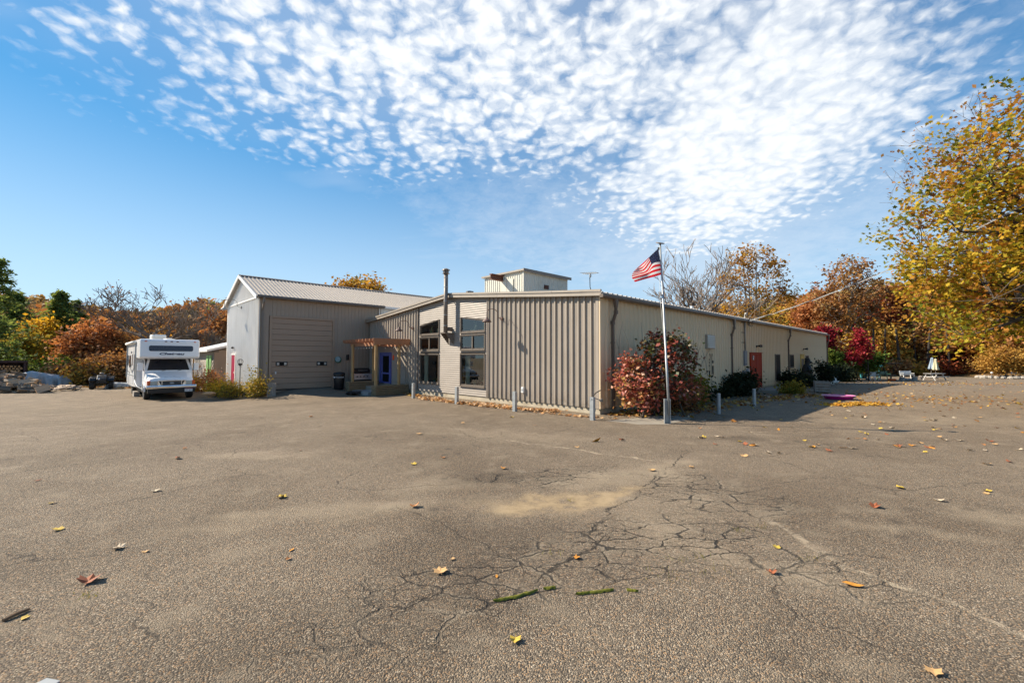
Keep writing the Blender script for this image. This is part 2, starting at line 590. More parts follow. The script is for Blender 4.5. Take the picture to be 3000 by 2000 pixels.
M['flag_red'] = cloth('flag_red', (.75, .018, .03))
M['flag_white'] = cloth('flag_white', (.85, .82, .80))
M['flag_blue'] = cloth('flag_navy', (.03, .035, .085))
M['tarp'] = mat('grey_blue_tarp', (.34, .365, .39), (.26, .285, .31), 3, .38, bump=.25, bscale=9)
M['tarp_pale'] = mat('pale_grey_tarp', (.42, .43, .43), (.30, .31, .31), 3, .45, bump=.3, bscale=8)
M['stone'] = mat('field_stone', (.42, .38, .33), (.27, .24, .20), 5, .9, bump=.4, bscale=20)
M['mortar'] = mat('mortar', (.30, .27, .235), (.25, .22, .19), 6, .95)
M['brick_wash'] = mat('pale_brick', (.44, .38, .33), (.30, .24, .20), 6, .9, bump=.3)
M['lime'] = mat('lime_green_shutter', (.30, .55, .22), (.26, .49, .19), 4, .5)
M['bark'] = mat('brown_bark', (.105, .08, .06), (.055, .042, .032), 5, .92, bump=.5, bscale=10, stretch=(3, 3, .7))
M['bark_grey'] = mat('grey_twig_bark', (.22, .185, .155), (.13, .11, .09), 5, .92)
M['bark_twig'] = mat('brown_twig_bark', (.21, .16, .125), (.12, .09, .07), 5, .92)
M['bark_pale'] = mat('pale_sycamore_bark', (.56, .53, .46), (.24, .20, .155), 1.4, .85, bump=.2)
M['bark_dark'] = mat('dark_bark', (.045, .035, .028), (.025, .02, .016), 5, .95)
M['log_end'] = mat('cut_log_end', (.60, .33, .15), (.42, .22, .10), 9, .85, bump=.2)
M['log_split'] = mat('split_firewood', (.56, .40, .27), (.36, .26, .18), 4, .85, bump=.35, bscale=12, stretch=(1, 6, 6), dirt=((.22, .18, .15), 2.5, .55, .75))
M['log_bark'] = mat('firewood_bark', (.20, .165, .135), (.11, .09, .075), 6, .95, bump=.5)
M['moss'] = mat('green_moss', (.21, .20, .018), (.12, .115, .012), 30, .95, bump=.6, bscale=120)
M['stick'] = mat('dry_stick', (.20, .12, .065), (.12, .07, .04), 12, .85)
M['statue'] = mat('dark_bronze_figure', (.022, .019, .017), (.013, .012, .011), 8, .55)
M['meter'] = mat('grey_meter_box', (.20, .22, .25), (.17, .19, .21), 5, .5)
M['conduit'] = mat('pale_conduit', (.42, .42, .41), (.36, .36, .35), 5, .45, metal=.3)
M['cable'] = mat('aluminium_cable', (.35, .34, .33), (.25, .24, .23), 30, .5)
M['door_panel'] = mat('taupe_door_steel', (.38, .262, .182), (.34, .238, .167), .9, .5, dirt=((.22, .17, .135), 1.2, .6, .85))
M['umbrella'] = mat('cream_umbrella_cloth', (.62, .58, .40), (.54, .50, .34), 4, .85)
M['umbrella_blue'] = mat('blue_grey_umbrella_cloth', (.34, .42, .50), (.26, .33, .40), 7, .85)

LEAF = {}
LEAF['sycamore'] = leaf_mat('sycamore_leaf', [(0, (.11, .14, .018)), (.28, (.27, .26, .03)), (.52, (.50, .35, .035)), (.78, (.46, .21, .035)), (1, (.22, .10, .03))], .40, gain=1.0)
LEAF['gold'] = leaf_mat('golden_leaf', [(0, (.24, .12, .03)), (.45, (.36, .20, .04)), (.8, (.42, .28, .06)), (1, (.24, .23, .05))], .38)
LEAF['rust'] = leaf_mat('rust_oak_leaf', [(0, (.18, .08, .04)), (.5, (.34, .14, .06)), (.85, (.42, .21, .085)), (1, (.30, .18, .09))], .35)
LEAF['brown'] = leaf_mat('russet_leaf', [(0, (.15, .07, .035)), (.5, (.27, .135, .055)), (.85, (.34, .20, .075)), (1, (.22, .17, .08))], .3)
LEAF['maroon'] = leaf_mat('maroon_leaf', [(0, (.09, .025, .018)), (.5, (.20, .05, .025)), (.85, (.30, .10, .035)), (1, (.36, .16, .04))], .35)
LEAF['crimson'] = leaf_mat('crimson_leaf', [(0, (.12, .012, .018)), (.5, (.26, .018, .03)), (.85, (.36, .05, .06)), (1, (.30, .12, .04))], .3)
LEAF['yellow'] = leaf_mat('yellow_leaf', [(0, (.36, .20, .02)), (.6, (.5, .31, .03)), (1, (.28, .24, .035))], .4)
LEAF['green'] = leaf_mat('green_leaf', [(0, (.03, .06, .012)), (.5, (.06, .105, .018)), (1, (.13, .16, .03))], .3)
LEAF['olive'] = leaf_mat('olive_leaf', [(0, (.10, .105, .02)), (.5, (.22, .18, .028)), (1, (.34, .22, .04))], .35)
LEAF['pine'] = leaf_mat('pine_needles', [(0, (.08, .12, .04)), (.6, (.15, .20, .06)), (1, (.28, .30, .09))], .45)
LEAF['hydrangea'] = leaf_mat('red_shrub_leaf', [(0, (.05, .06, .018)), (.25, (.09, .06, .02)), (.42, (.20, .045, .026)), (.66, (.30, .075, .055)), (.85, (.42, .17, .12)), (1, (.36, .22, .07))], .22, .42, .4, gain=1.35)  # leaf reds and greens; dark green and pale pink also paint shade and sunlit highlights
LEAF['darkshrub'] = leaf_mat('dark_shrub_leaf', [(0, (.012, .018, .01)), (.7, (.03, .04, .018)), (1, (.07, .06, .025))], .2, gain=1.0)
LEAF['weeping'] = leaf_mat('tan_weeping_leaf', [(0, (.26, .13, .03)), (.5, (.36, .20, .045)), (1, (.42, .27, .07))], .35)
LEAF['hill'] = leaf_mat('hillside_foliage', [(0, (.05, .075, .025)), (.18, (.18, .11, .06)), (.4, (.28, .12, .05)), (.62, (.36, .18, .06)), (.82, (.34, .23, .07)), (1, (.21, .15, .10))], .25)
LEAF['ground'] = leaf_mat('dry_ground_leaf', [(0, (.22, .075, .022)), (.3, (.36, .16, .04)), (.55, (.46, .26, .09)), (.8, (.50, .32, .05)), (1, (.52, .38, .24))], .2, .7, gain=1.0)
LEAF['drift'] = leaf_mat('pale_drift_leaf', [(0, (.30, .13, .05)), (.4, (.50, .28, .13)), (.75, (.60, .40, .22)), (1, (.62, .45, .30))], .2, .7, gain=1.0)
LEAF['drift_gold'] = leaf_mat('gold_drift_leaf', [(0, (.34, .14, .02)), (.5, (.56, .30, .04)), (1, (.62, .42, .10))], .25, .7, gain=1.0)
LEAF['grass'] = leaf_mat('dry_grass_blade', [(0, (.20, .15, .05)), (.5, (.28, .25, .06)), (1, (.15, .18, .04))], .3)

# ------------------------------------------------------------------ ground
def asphalt():
    m_, t = new_mat('weathered_asphalt')
    t.dim = '2D'
    co = t.node('ShaderNodeTexCoord').outputs['Object']
    sepn = t.node('ShaderNodeSeparateXYZ', {0: co})
    X, Y = sepn.outputs[0], sepn.outputs[1]
    flatv = t.node('ShaderNodeCombineXYZ', {0: X, 1: Y, 2: 0.0}).outputs[0]
    wob = t.vm('ADD', flatv, t.vm('MULTIPLY', t.vm('SUBTRACT', t.noise(flatv, 2.2, 4, .6, 'Color'), (.5, .5, .5)), (.38, .38, 0)))
    wsep = t.node('ShaderNodeSeparateXYZ', {0: wob})
    WX, WY = wsep.outputs[0], wsep.outputs[1]

    def att(name):
        return t.node('ShaderNodeAttribute', attribute_name=name).outputs['Fac']

    n_gap = t.noise(flatv, 2.6, 4, .65)

    def seam(p0, p1, width, amt=.5):
        a, b = P(*p0), P(*p1)
        d = (b - a)
        L = d.length
        d = d / L
        dx, dy = t.m('SUBTRACT', WX, a.x), t.m('SUBTRACT', WY, a.y)
        off = t.m('ABSOLUTE', t.m('SUBTRACT', t.m('MULTIPLY', dy, d.x), t.m('MULTIPLY', dx, d.y)))
        al = t.m('ADD', t.m('MULTIPLY', dx, d.x), t.m('MULTIPLY', dy, d.y))
        inside = t.m('MULTIPLY', t.mr(al, -.3, .2), t.mr(al, L + .3, L - .2))
        inside = t.m('MULTIPLY', inside, t.mr(n_gap, .36, .56, .25, 1.0))
        return t.m('MULTIPLY', t.mr(off, width, width * .25), inside)

    # stones in the surface: three sizes
    cell_c = t.voro(flatv, 92.0, 'F1', 'Color')
    cell_d = t.voro(flatv, 92.0, 'F1', 'Distance')
    tone = t.node('ShaderNodeSeparateColor', {0: cell_c})
    stone = t.ramp(tone.outputs[0], [(0, (.040, .031, .024)), (.30, (.10, .078, .058)), (.55, (.215, .172, .126)), (.76, (.34, .285, .22)), (.88, (.44, .25, .11)), (1, (.66, .60, .50))])
    gap = t.mr(cell_d, .34, .66)
    stone = t.mix(t.m('MULTIPLY', gap, .75), stone, (.03, .026, .023))
    fine = t.voro(flatv, 190.0, 'F1', 'Color')
    ft = t.node('ShaderNodeSeparateColor', {0: fine}).outputs[1]
    stone = t.mix(.30, stone, t.ramp(ft, [(0, (.05, .045, .04)), (.6, (.15, .133, .115)), (1, (.42, .39, .34))]))
    stone = t.mix(.06, stone, (.19, .15, .11))
    big = t.noise(flatv, .33, 4, .62)
    mid = t.noise(flatv, 1.7, 5, .62)
    base = t.mix(t.mr(big, .35, .72), stone, t.mix(1.0, stone, (.74, .72, .70), 'MULTIPLY'))
    base = t.mix(t.m('MULTIPLY', t.mr(mid, .52, .78), .55), base, (.25, .212, .165))
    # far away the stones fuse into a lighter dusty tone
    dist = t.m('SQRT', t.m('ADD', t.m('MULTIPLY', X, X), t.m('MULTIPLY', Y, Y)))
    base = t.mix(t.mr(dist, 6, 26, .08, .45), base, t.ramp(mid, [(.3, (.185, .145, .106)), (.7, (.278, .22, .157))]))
    # pale dusty patches, dark damp ones, and a worn hollow filled with silt
    base = t.mix(t.m('MULTIPLY', att('dust'), t.mr(mid, .3, .7, .55, 1.0)), base, (.34, .285, .215))
    base = t.mix(t.m('MULTIPLY', att('damp'), t.mr(mid, .3, .7, .6, 1.0)), base, t.mix(1.0, base, (.36, .34, .33), 'MULTIPLY'))
    n35 = t.noise(flatv, 3.5, 5, .65)
    silt = t.m('MULTIPLY', att('silt'), t.mr(n35, .30, .52))
    silt_c = t.mix(t.mr(n35, .4, .7), (.255, .195, .122), (.33, .26, .168))
    base = t.mix(t.m('MULTIPLY', silt, .92), base, silt_c)
    drip = t.m('MULTIPLY', t.mr(t.voro(flatv, .9, 'F1'), .10, .035), t.mr(big, .5, .62))
    base = t.mix(t.m('MULTIPLY', drip, .45), base, (.05, .043, .037))
    # alligator cracking
    area = att('crazing')
    wob2 = t.vm('ADD', flatv, t.vm('MULTIPLY', t.vm('SUBTRACT', t.noise(flatv, 5.0, 4, .65, 'Color'), (.5, .5, .5)), (.16, .16, 0)))
    rot = t.node('ShaderNodeMapping', {'Vector': wob2, 'Rotation': (0, 0, -.38), 'Scale': (.62, 1.25, 1)}).outputs[0]
    e1 = t.voro(rot, 3.1, 'DISTANCE_TO_EDGE')
    e2 = t.voro(rot, 6.8, 'DISTANCE_TO_EDGE')
    brk = t.noise(flatv, 2.3, 3, .6)
    wid = t.mr(brk, .28, .65, .016, .055)
    ck1 = t.m('MULTIPLY', t.m('MULTIPLY', t.mr(e1, wid, t.m('MULTIPLY', wid, .3)), t.mr(brk, .10, .24)), area)
    ck2 = t.m('MULTIPLY', t.m('MULTIPLY', t.mr(e2, .030, .008), t.mr(brk, .38, .50)), area)
    e3 = t.voro(wob, .42, 'DISTANCE_TO_EDGE')
    ck3 = t.m('MULTIPLY', t.mr(e3, .0065, .002), t.mr(t.noise(flatv, .5, 2), .42, .6))
    lines = t.m('MAXIMUM', seam((0, 1390), (560, 1312), .02), seam((1720, 1560), (2010, 1325), .018))
    lines = t.m('MAXIMUM', lines, seam((1420, 1800), (1790, 1560), .022))
    crack = t.m('MAXIMUM', t.m('MAXIMUM', ck1, ck2), t.m('MAXIMUM', t.m('MULTIPLY', ck3, .7), lines))
    crack = t.m('MULTIPLY', crack, t.mr(silt, .6, .2))
    grit = t.m('MULTIPLY', t.m('MULTIPLY', t.mr(e1, .13, .03), area), t.mr(mid, .4, .65))
    base = t.mix(t.m('MULTIPLY', grit, .5), base, (.33, .285, .225))
    # filled seams: pale sand and dust lines in the paving
    pale = t.m('MAXIMUM', seam((1490, 1290), (1915, 1348), .06), t.m('MAXIMUM', seam((2240, 1520), (2480, 1660), .075), seam((2480, 1660), (3000, 1850), .05)))
    pale = t.m('MAXIMUM', pale, t.m('MULTIPLY', seam((2190, 1265), (3000, 1262), .05), .6))
    base = t.mix(t.m('MULTIPLY', pale, t.mr(t.noise(flatv, 6, 4), .35, .6, .25, .8)), base, (.40, .34, .26))
    base = t.mix(t.m('MULTIPLY', crack, .88), base, (.022, .019, .017))
    base = t.mix(1.0, base, (1.05, .99, .90), 'MULTIPLY')
    hgt = t.m('SUBTRACT', t.m('MULTIPLY', t.m('SUBTRACT', .7, cell_d), t.mr(att('silt'), 0, 1, 1, .2)), t.m('MULTIPLY', t.m('MAXIMUM', ck1, ck2), 3.2))
    bp = t.node('ShaderNodeBump', {'Strength': .85, 'Distance': .009, 'Height': hgt})
    bs = t.node('ShaderNodeBsdfPrincipled', {'Base Color': base, 'Roughness': .88, 'Specular IOR Level': .28, 'Normal': bp.outputs[0]})
    finish(t, bs.outputs[0])
    return m_


def soil():
    m_, t = new_mat('leafy_soil')
    co = t.node('ShaderNodeTexCoord').outputs['Object']
    c = t.ramp(t.node('ShaderNodeSeparateColor', {0: t.voro(co, 7.0, 'F1', 'Color')}).outputs[0],
               [(0, (.06, .04, .02)), (.4, (.15, .08, .03)), (.7, (.24, .13, .045)), (1, (.30, .19, .08))])
    c = t.mix(t.mr(t.noise(co, .25, 3), .45, .6), c, (.12, .12, .035))
    bp = t.node('ShaderNodeBump', {'Strength': .7, 'Distance': .04, 'Height': t.noise(co, 9, 4)})
    finish(t, t.node('ShaderNodeBsdfPrincipled', {'Base Color': c, 'Roughness': .95, 'Normal': bp.outputs[0]}).outputs[0])
    return m_


M['asphalt'] = asphalt()
M['soil'] = soil()
def vnoise(x, y, scale, seed, octaves=3):
    """value noise on arrays, 0..1"""
    out = np.zeros_like(x)
    amp, tot = 1.0, 0.0
    for o_ in range(octaves):
        X, Y = x * scale, y * scale
        xi, yi = np.floor(X).astype(int), np.floor(Y).astype(int)
        fx, fy = X - xi, Y - yi
        fx, fy = fx * fx * (3 - 2 * fx), fy * fy * (3 - 2 * fy)

        def hsh(a, b):
            v_ = np.sin(a * 127.1 + b * 311.7 + seed * 74.7 + o_ * 19.3) * 43758.5453
            return v_ - np.floor(v_)
        out += amp * ((hsh(xi, yi) * (1 - fx) + hsh(xi + 1, yi) * fx) * (1 - fy) + (hsh(xi, yi + 1) * (1 - fx) + hsh(xi + 1, yi + 1) * fx) * fy)
        tot += amp
        amp *= .5
        scale *= 2.1
    return out / tot


def patch(x, y, items, seed, soft, warp_amp):
    wx = x + (vnoise(x, y, 1.6, seed) - .5) * warp_amp
    wy = y + (vnoise(x, y, 1.6, seed + 5) - .5) * warp_amp
    out = np.zeros_like(x)
    for px, py, rx, ry, an_, k in items:
        c = P(px, py)
        ca, sa = math.cos(an_), math.sin(an_)
        a_ = ((wx - c.x) * ca + (wy - c.y) * sa) / rx
        b_ = ((wy - c.y) * ca - (wx - c.x) * sa) / ry
        out = np.maximum(out, k * SS((1 + soft - np.hypot(a_, b_)) / (2 * soft)))
    return out


xs = np.unique(np.concatenate([[-900, -500, -260, -160, -120], np.arange(-90, -9, 1.0), np.arange(-9, 9, .125), np.arange(9, 111, 1.0), [140, 190, 300, 550, 900]]))
ys = np.unique(np.concatenate([[-400, -150, -70, -40], np.arange(-20, 2, 1.0), np.arange(2, 14, .125), np.arange(14, 91, 1.0), [110, 160, 260, 500, 1400]]))
gx, gy = np.meshgrid(xs, ys)
SILT = patch(gx, gy, [(1600, 1478, .80, .36, .05, 1), (1790, 1448, .74, .27, .25, 1), (1700, 1470, .5, .3, 0, 1)], 3, .3, .8)
DUST = patch(gx, gy, [(1000, 1485, 1.5, .35, .1, .45), (690, 1540, .8, .2, .2, .4), (1870, 1390, 1.6, .55, .55, .6), (1560, 1185, 3.2, .35, -.55, .3), (2700, 1560, .5, .18, 0, .5), (2960, 1525, .5, .2, 0, .5), (750, 1330, 1.0, .25, 0, .45),
                      (1950, 1495, .9, .5, .2, .4), (2080, 1600, 1.2, .3, -.6, .45), (1330, 1420, .7, .25, .2, .35), (1450, 1270, 2.0, .4, -.3, .3), (2700, 1230, 4, .6, 0, .3)], 11, .6, 1.2)
DAMP = patch(gx, gy, [(1400, 1585, 1.1, .55, .3, .6), (2145, 1284, .75, .32, 0, .75), (1500, 1700, 1.3, .5, .2, .3), (1250, 1780, 1.5, .5, .4, .35), (1480, 1390, .9, .3, .2, .4), (1000, 1175, 3.5, .8, .6, .3)], 17, .6, 1.0)
CRAZE = patch(gx, gy, [(1900, 1600, 1.6, .75, .25, 1), (1600, 1395, 1.3, .36, .28, 1), (1480, 1690, 1.3, .5, .45, .9), (1150, 1840, 1.1, .35, .5, .55), (2060, 1440, .8, 1.1, .2, 1), (2330, 1660, .9, .35, -.5, .7)], 23, .4, 1.0)
gz = height(gx, gy) - .012 * SILT + .010 * (vnoise(gx, gy, .55, 31) - .5) * (np.hypot(gx, gy) < 40)
vv = np.stack([gx, gy, gz], -1).reshape(-1, 3)
nx = len(xs)
ii, jj = np.meshgrid(np.arange(nx - 1), np.arange(len(ys) - 1))
a = (jj * nx + ii).ravel()
quads = np.stack([a, a + 1, a + nx + 1, a + nx], -1)
cx, cy = vv[quads].mean(1)[:, 0], vv[quads].mean(1)[:, 1]
edge = 31.5 + 1.0 * np.sin(cx * .7) + .6 * np.sin(cx * 1.9)
lot = np.where(cx < -12, cy < edge, cy < 57 + np.sin(cx * .5)) & (cx > -60) & (cx < 95) & (cy > -40)


def sub_mesh(name, mask, m_):
    q = quads[mask]
    used, inv = np.unique(q, return_inverse=True)
    me = array_mesh(name, vv[used], inv.reshape(-1, 4), m_, smooth=True)
    for an_, arr in (('silt', SILT), ('dust', DUST), ('damp', DAMP), ('crazing', CRAZE)):
        at_ = me.attributes.new(an_, 'FLOAT', 'POINT')
        at_.data.foreach_set('value', np.ascontiguousarray(arr.ravel()[used], dtype=np.float32))
    return tag(link(name, me), kind='structure')


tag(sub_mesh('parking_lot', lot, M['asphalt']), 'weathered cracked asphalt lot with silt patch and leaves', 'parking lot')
tag(sub_mesh('ground', ~lot, M['soil']), 'leaf-strewn bare soil beyond the edges of the asphalt', 'ground')


def hill(name, label, az0, az1, prof, r0, r1, r2):
    """a wooded rise: height profile over azimuth, foot at r0, crest at r1, back at r2"""
    na, nr = 40, 14
    vs = []
    for i in range(nr):
        for k in range(na):
            f = i / (nr - 1)
            az = az0 + (az1 - az0) * k / (na - 1)
            r = r0 + (r2 - r0) * f
            hgt = np.interp(az, prof[0], prof[1])
            s_ = float(SS((r - r0) / (r1 - r0)))
            z = -.8 + (hgt + .8) * s_ + 1.2 * math.sin(az * 31 + i) * s_
            vs.append((r * math.sin(az), r * math.cos(az), z))
    mb = MB()
    mb.add(vs, [(i * na + k, i * na + k + 1, (i + 1) * na + k + 1, (i + 1) * na + k) for i in range(nr - 1) for k in range(na - 1)])
    return tag(mb.build(name, M['soil'], smooth=True), label, 'hill', kind='structure')


PROF_L = ([-.95, -.86, -.78, -.70, -.62, -.56, -.45, -.30], [9, 8.5, 6.5, 6.0, 10, 11.5, 11, 8])
PROF_R = ([.10, .30, .45, .55, .65, .75, .85, 1.0], [7, 9, 10, 13, 14, 15, 15, 14])
hill('hill', 'low wooded rise beyond the recreational vehicle', -.95, -.30, PROF_L, 62, 150, 230)
hill('hill', 'wooded rise behind the far end of the building', .10, 1.0, PROF_R, 80, 150, 230)

# ------------------------------------------------------------------ long metal building
RIDGE, EAVE_Z, RIDGE_Z, LEN, WID = 8.4, 4.02, 4.78, 34.6, 16.8


def roof_z(U):
    return EAVE_Z + (RIDGE_Z - EAVE_Z) * (1 - abs(U - RIDGE) / RIDGE)


bld = bthing('metal_building', 'long low metal building with tan ribbed gable front and cream side wall', 'building', 0, 0, 0)


def rib_profile(p, depth, base=.10, top=.06, minor=True):
    """offset along the wall, outward depth; one pitch"""
    a = p - base
    pr = [(0, 0)]
    if minor:
        for c in (a * .33, a * .67):
            pr += [(c - .012, 0), (c - .005, .006), (c + .005, .006), (c + .012, 0)]
    s_ = (base - top) / 2
    pr += [(a, 0), (a + s_, depth), (a + s_ + top, depth), (p, 0)]
    return pr


def panel(prof, along, off, out, z0, ztop):
    """folded steel sheet: along(t) -> (x, y), out = outward unit vector"""
    vs, fs = [], []
    for t_, d in prof:
        x, y = along(off + t_)
        X, Y = x + out[0] * d, y + out[1] * d
        zt = ztop(off + t_) if callable(ztop) else ztop
        vs += [(X, Y, z0), (X, Y, zt)]
    n = len(prof)
    fs = [(2 * i, 2 * i + 2, 2 * i + 3, 2 * i + 1) for i in range(n - 1)]
    return MB().add(vs, fs)


# foundation
mb = MB()
mb.box(0, LEN, 0.0, .2, -1.2, .20)
mb.box(0, .2, .2, WID - .15, -1.2, .20)
mb.box(LEN - .2, LEN, .2, WID, -1.2, .2)
mb.build('foundation', M['concrete'], bld)
# rear and far walls, plain
mb = MB()
mb.box(LEN - .05, LEN - .02, .05, WID, .2, 4.0)
mb.build('far_wall', M['cream'], bld)
# front right ribbed panels: from the corner to the clapboard bay
PR = rib_profile(.2655, .056, .10, .055)
for i in range(21):
    panel(PR, lambda t_: (-.03, t_), .10 + i * .2655, (-1, 0), .20, lambda q: roof_z(q) - .04).build('wall_panel', M['tan'], bld)
for i in range(20):
    panel(PR, lambda t_: (-.03, t_), 11.24 + i * .2655, (-1, 0), .20, lambda q: roof_z(q) - .04).build('wall_panel', M['tan'], bld)
# corner and channel trim
mb = MB()
mb.prism([(-.092, -.02), (-.03, -.02), (-.03, .10), (-.092, .10)], .19, 3.98, 'z')
mb.build('corner_trim', M['tan'], bld)
mb = MB()
mb.prism([(-.085, -.075), (.13, -.075), (.13, -.022), (-.085, -.022)], .19, 3.98, 'z')
mb.build('corner_trim', M['cream'], bld)
for U in (5.68, 11.19):
    mb = MB()
    mb.prism([(-.10, U - .03), (-.02, U - .03), (-.02, U + .03), (-.10, U + .03)], .19, roof_z(U) - .03, 'z')
    mb.build('channel_trim', M['trim'], bld)
# windows of the clapboard bay: (U0, U1, z low left, z low right, z top at U0, z top at U1)
WIN = {}
for tagw, ua, ub, ta, tb in (('a', 9.32, 10.98, 3.72, 3.50), ('b', 5.88, 7.57, 3.52, 3.72)):
    WIN[tagw] = [(ua, ub, .62, 2.04, 2.04, 'big'), (ua, ub, 2.24, 2.89, 2.89, 'pair'), (ua, ub, 3.03, ta, tb, 'top')]
ALLW = WIN['a'] + WIN['b']
# clapboards
zb, k = .20, 0
while zb < 4.78:
    z1 = zb + .1005
    zm = zb + .05
    cuts = []
    for ua, ub, za, t0, t1, kd in ALLW:
        if za - .04 < zm < max(t0, t1) + .02:
            lo, hi = ua - .03, ub + .03
            if kd == 'top' and zm > min(t0, t1) + .02:
                f = (zm - t0) / (t1 - t0)
                cu = ua + (ub - ua) * f
                if t0 > t1:
                    hi = cu
                else:
                    lo = cu
            cuts.append((lo, hi))
    lim0, lim1 = 5.71, 11.16
    if zm > roof_z(lim0):
        lim0 = RIDGE - RIDGE * (1 - (zm - EAVE_Z) / (RIDGE_Z - EAVE_Z))
    if zm > roof_z(lim1):
        lim1 = RIDGE + RIDGE * (1 - (zm - EAVE_Z) / (RIDGE_Z - EAVE_Z))
    segs, c0 = [], lim0
    for lo, hi in sorted(cuts):
        if lo > c0:
            segs.append((c0, lo))
        c0 = max(c0, hi)
    if c0 < lim1:
        segs.append((c0, lim1))
    for s0, s1 in segs:
        MB().prism([(-.040, zb), (-.044, zb + .008), (-.022, z1), (-.010, z1), (-.010, zb)], s0, s1, 'y').build('siding_board', M['vinyl'], bld)
    zb = z1
    k += 1
# window frames, sashes, panes
for ua, ub, za, t0, t1, kd in ALLW:
    out = [(ua, za), (ub, za), (ub, t1), (ua, t0)]

    def inset(poly, d):
        c = (sum(p[0] for p in poly) / 4, sum(p[1] for p in poly) / 4)
        return [(p[0] + (d if p[0] < c[0] else -d), p[1] + (d if p[1] < c[1] else -d)) for p in poly]

    def ring(outer, inner, x0, x1):
        m2 = MB()
        vs = [(x0, y, z) for y, z in outer] + [(x0, y, z) for y, z in inner] + [(x1, y, z) for y, z in outer] + [(x1, y, z) for y, z in inner]
        fs = []
        for i in range(4):
            j = (i + 1) % 4
            fs += [(i, j, j + 4, i + 4), (i + 8, i + 12, j + 12, j + 8), (i, i + 8, j + 8, j), (i + 4, j + 4, j + 12, i + 12)]
        return m2.add(vs, fs)

    fr = ring(inset(out, -.03), inset(out, .012), -.075, .05).build('window', M['frame_brown'], bld)
    fr['label'] = {'big': 'large fixed picture window', 'pair': 'two-sash slider window', 'top': 'slant-topped upper window'}[kd]
    ring(inset(out, .014), inset(out, .055), -.045, .03).build('sash', M['frame_brown'], fr)
    g = MB()
    pin = inset(out, .05)
    g.add([(-.015, y, z) for y, z in pin], [(3, 2, 1, 0)])
    link('pane', g.mesh('pane', M['glass'], normals=False), fr)
    if kd == 'pair':
        um = (ua + ub) / 2
        MB().box(-.062, .03, um - .035, um + .035, za + .05, t0 - .05).build('mullion', M['frame_brown'], fr)
    MB().box(-.11, -.04, ua - .04, ub + .04, za - .055, za - .032).build('sill', M['frame_brown'], fr)
# room behind the windows
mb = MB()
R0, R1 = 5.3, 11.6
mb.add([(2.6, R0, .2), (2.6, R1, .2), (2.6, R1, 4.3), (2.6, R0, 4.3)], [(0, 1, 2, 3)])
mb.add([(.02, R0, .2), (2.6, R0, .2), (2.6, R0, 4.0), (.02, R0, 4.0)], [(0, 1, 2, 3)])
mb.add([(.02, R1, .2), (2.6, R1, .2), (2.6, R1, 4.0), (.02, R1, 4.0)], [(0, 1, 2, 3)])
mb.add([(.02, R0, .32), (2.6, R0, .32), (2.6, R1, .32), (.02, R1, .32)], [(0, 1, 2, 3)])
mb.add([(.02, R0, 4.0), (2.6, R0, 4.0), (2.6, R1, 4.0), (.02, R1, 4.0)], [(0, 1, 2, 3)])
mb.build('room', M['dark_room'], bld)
for ua, ub in ((9.32, 10.98), (5.88, 7.57)):
    MB().box(.04, .42, ua - .05, ub + .05, 2.94, 2.985).build('window_shelf', M['frame_tan'], bld)
    MB().box(.04, .55, ua - .05, ub + .05, .54, .575).build('window_shelf', M['frame_tan'], bld)
# side wall sheets
PS = rib_profile(.2995, .05, .14, .06)
me_side = panel(PS, lambda t_: (t_, -.022), 0.0, (0, -1), .20, 3.94).mesh('wall_panel', M['cream'])
for i in range(115):
    o = link('wall_panel', me_side, bld)
    o.location = (.13 + i * .2995, 0, 0)
# screw line trim at mid height is tiny; roof, rake and gutter follow
mb = MB()
for s_ in (0, 1):
    e = -.16 if s_ == 0 else WID + .05
    pz = lambda U: roof_z(U) if 0 <= U <= WID else EAVE_Z - .02
    ze = EAVE_Z - .015
    mb.add([(-.20, e, ze), (LEN + .2, e, ze), (LEN + .2, RIDGE, RIDGE_Z), (-.20, RIDGE, RIDGE_Z),
            (-.20, e, ze + .07), (LEN + .2, e, ze + .07), (LEN + .2, RIDGE, RIDGE_Z + .07), (-.20, RIDGE, RIDGE_Z + .07)],
           [(0, 1, 2, 3), (4, 7, 6, 5), (0, 4, 5, 1), (1, 5, 6, 2), (3, 2, 6, 7), (0, 3, 7, 4)])
    for i in range(116):
        x = -.05 + i * .3
        mb.add([(x - .05, e, ze + .07), (x - .025, e, ze + .105), (x + .025, e, ze + .105), (x + .05, e, ze + .07),
                (x - .05, RIDGE, RIDGE_Z + .07), (x - .025, RIDGE, RIDGE_Z + .105), (x + .025, RIDGE, RIDGE_Z + .105), (x + .05, RIDGE, RIDGE_Z + .07)],
               [(0, 1, 5, 4), (1, 2, 6, 5), (2, 3, 7, 6), (0, 3, 2, 1)])
roof = mb.build('roof', M['roof_steel'], bld)
# rake: lower fascia board and upper cap, in lengths
def rake(U0, U1, name, m_, x0, x1, d0, d1):
    mb2 = MB()
    z0, z1 = roof_z(max(0, min(WID, U0))), roof_z(max(0, min(WID, U1)))
    mb2.add([(x, y, z) for x in (x0, x1) for y, z in ((U0, z0 + d0), (U1, z1 + d0), (U1, z1 + d1), (U0, z0 + d1))],
            [(0, 1, 2, 3), (4, 7, 6, 5), (0, 4, 5, 1), (2, 6, 7, 3), (1, 5, 6, 2), (0, 3, 7, 4)])
    return mb2.build(name, m_, bld)


cutsU = [-.22, 1.9, 4.9, RIDGE, 11.5, 14.4, WID + .15]
for a_, b_ in zip(cutsU[:-1], cutsU[1:]):
    rake(a_ + .003, b_ - .003, 'rake_fascia', M['trim_light'], -.235, -.205, -.075, .045)
    rake(a_ + .004, b_ - .004, 'rake_cap', M['trim_light'], -.265, -.20, .058, .135)
MB().prism([(-.05, 0), (-.21, -.0)], 0, 1) if False else None
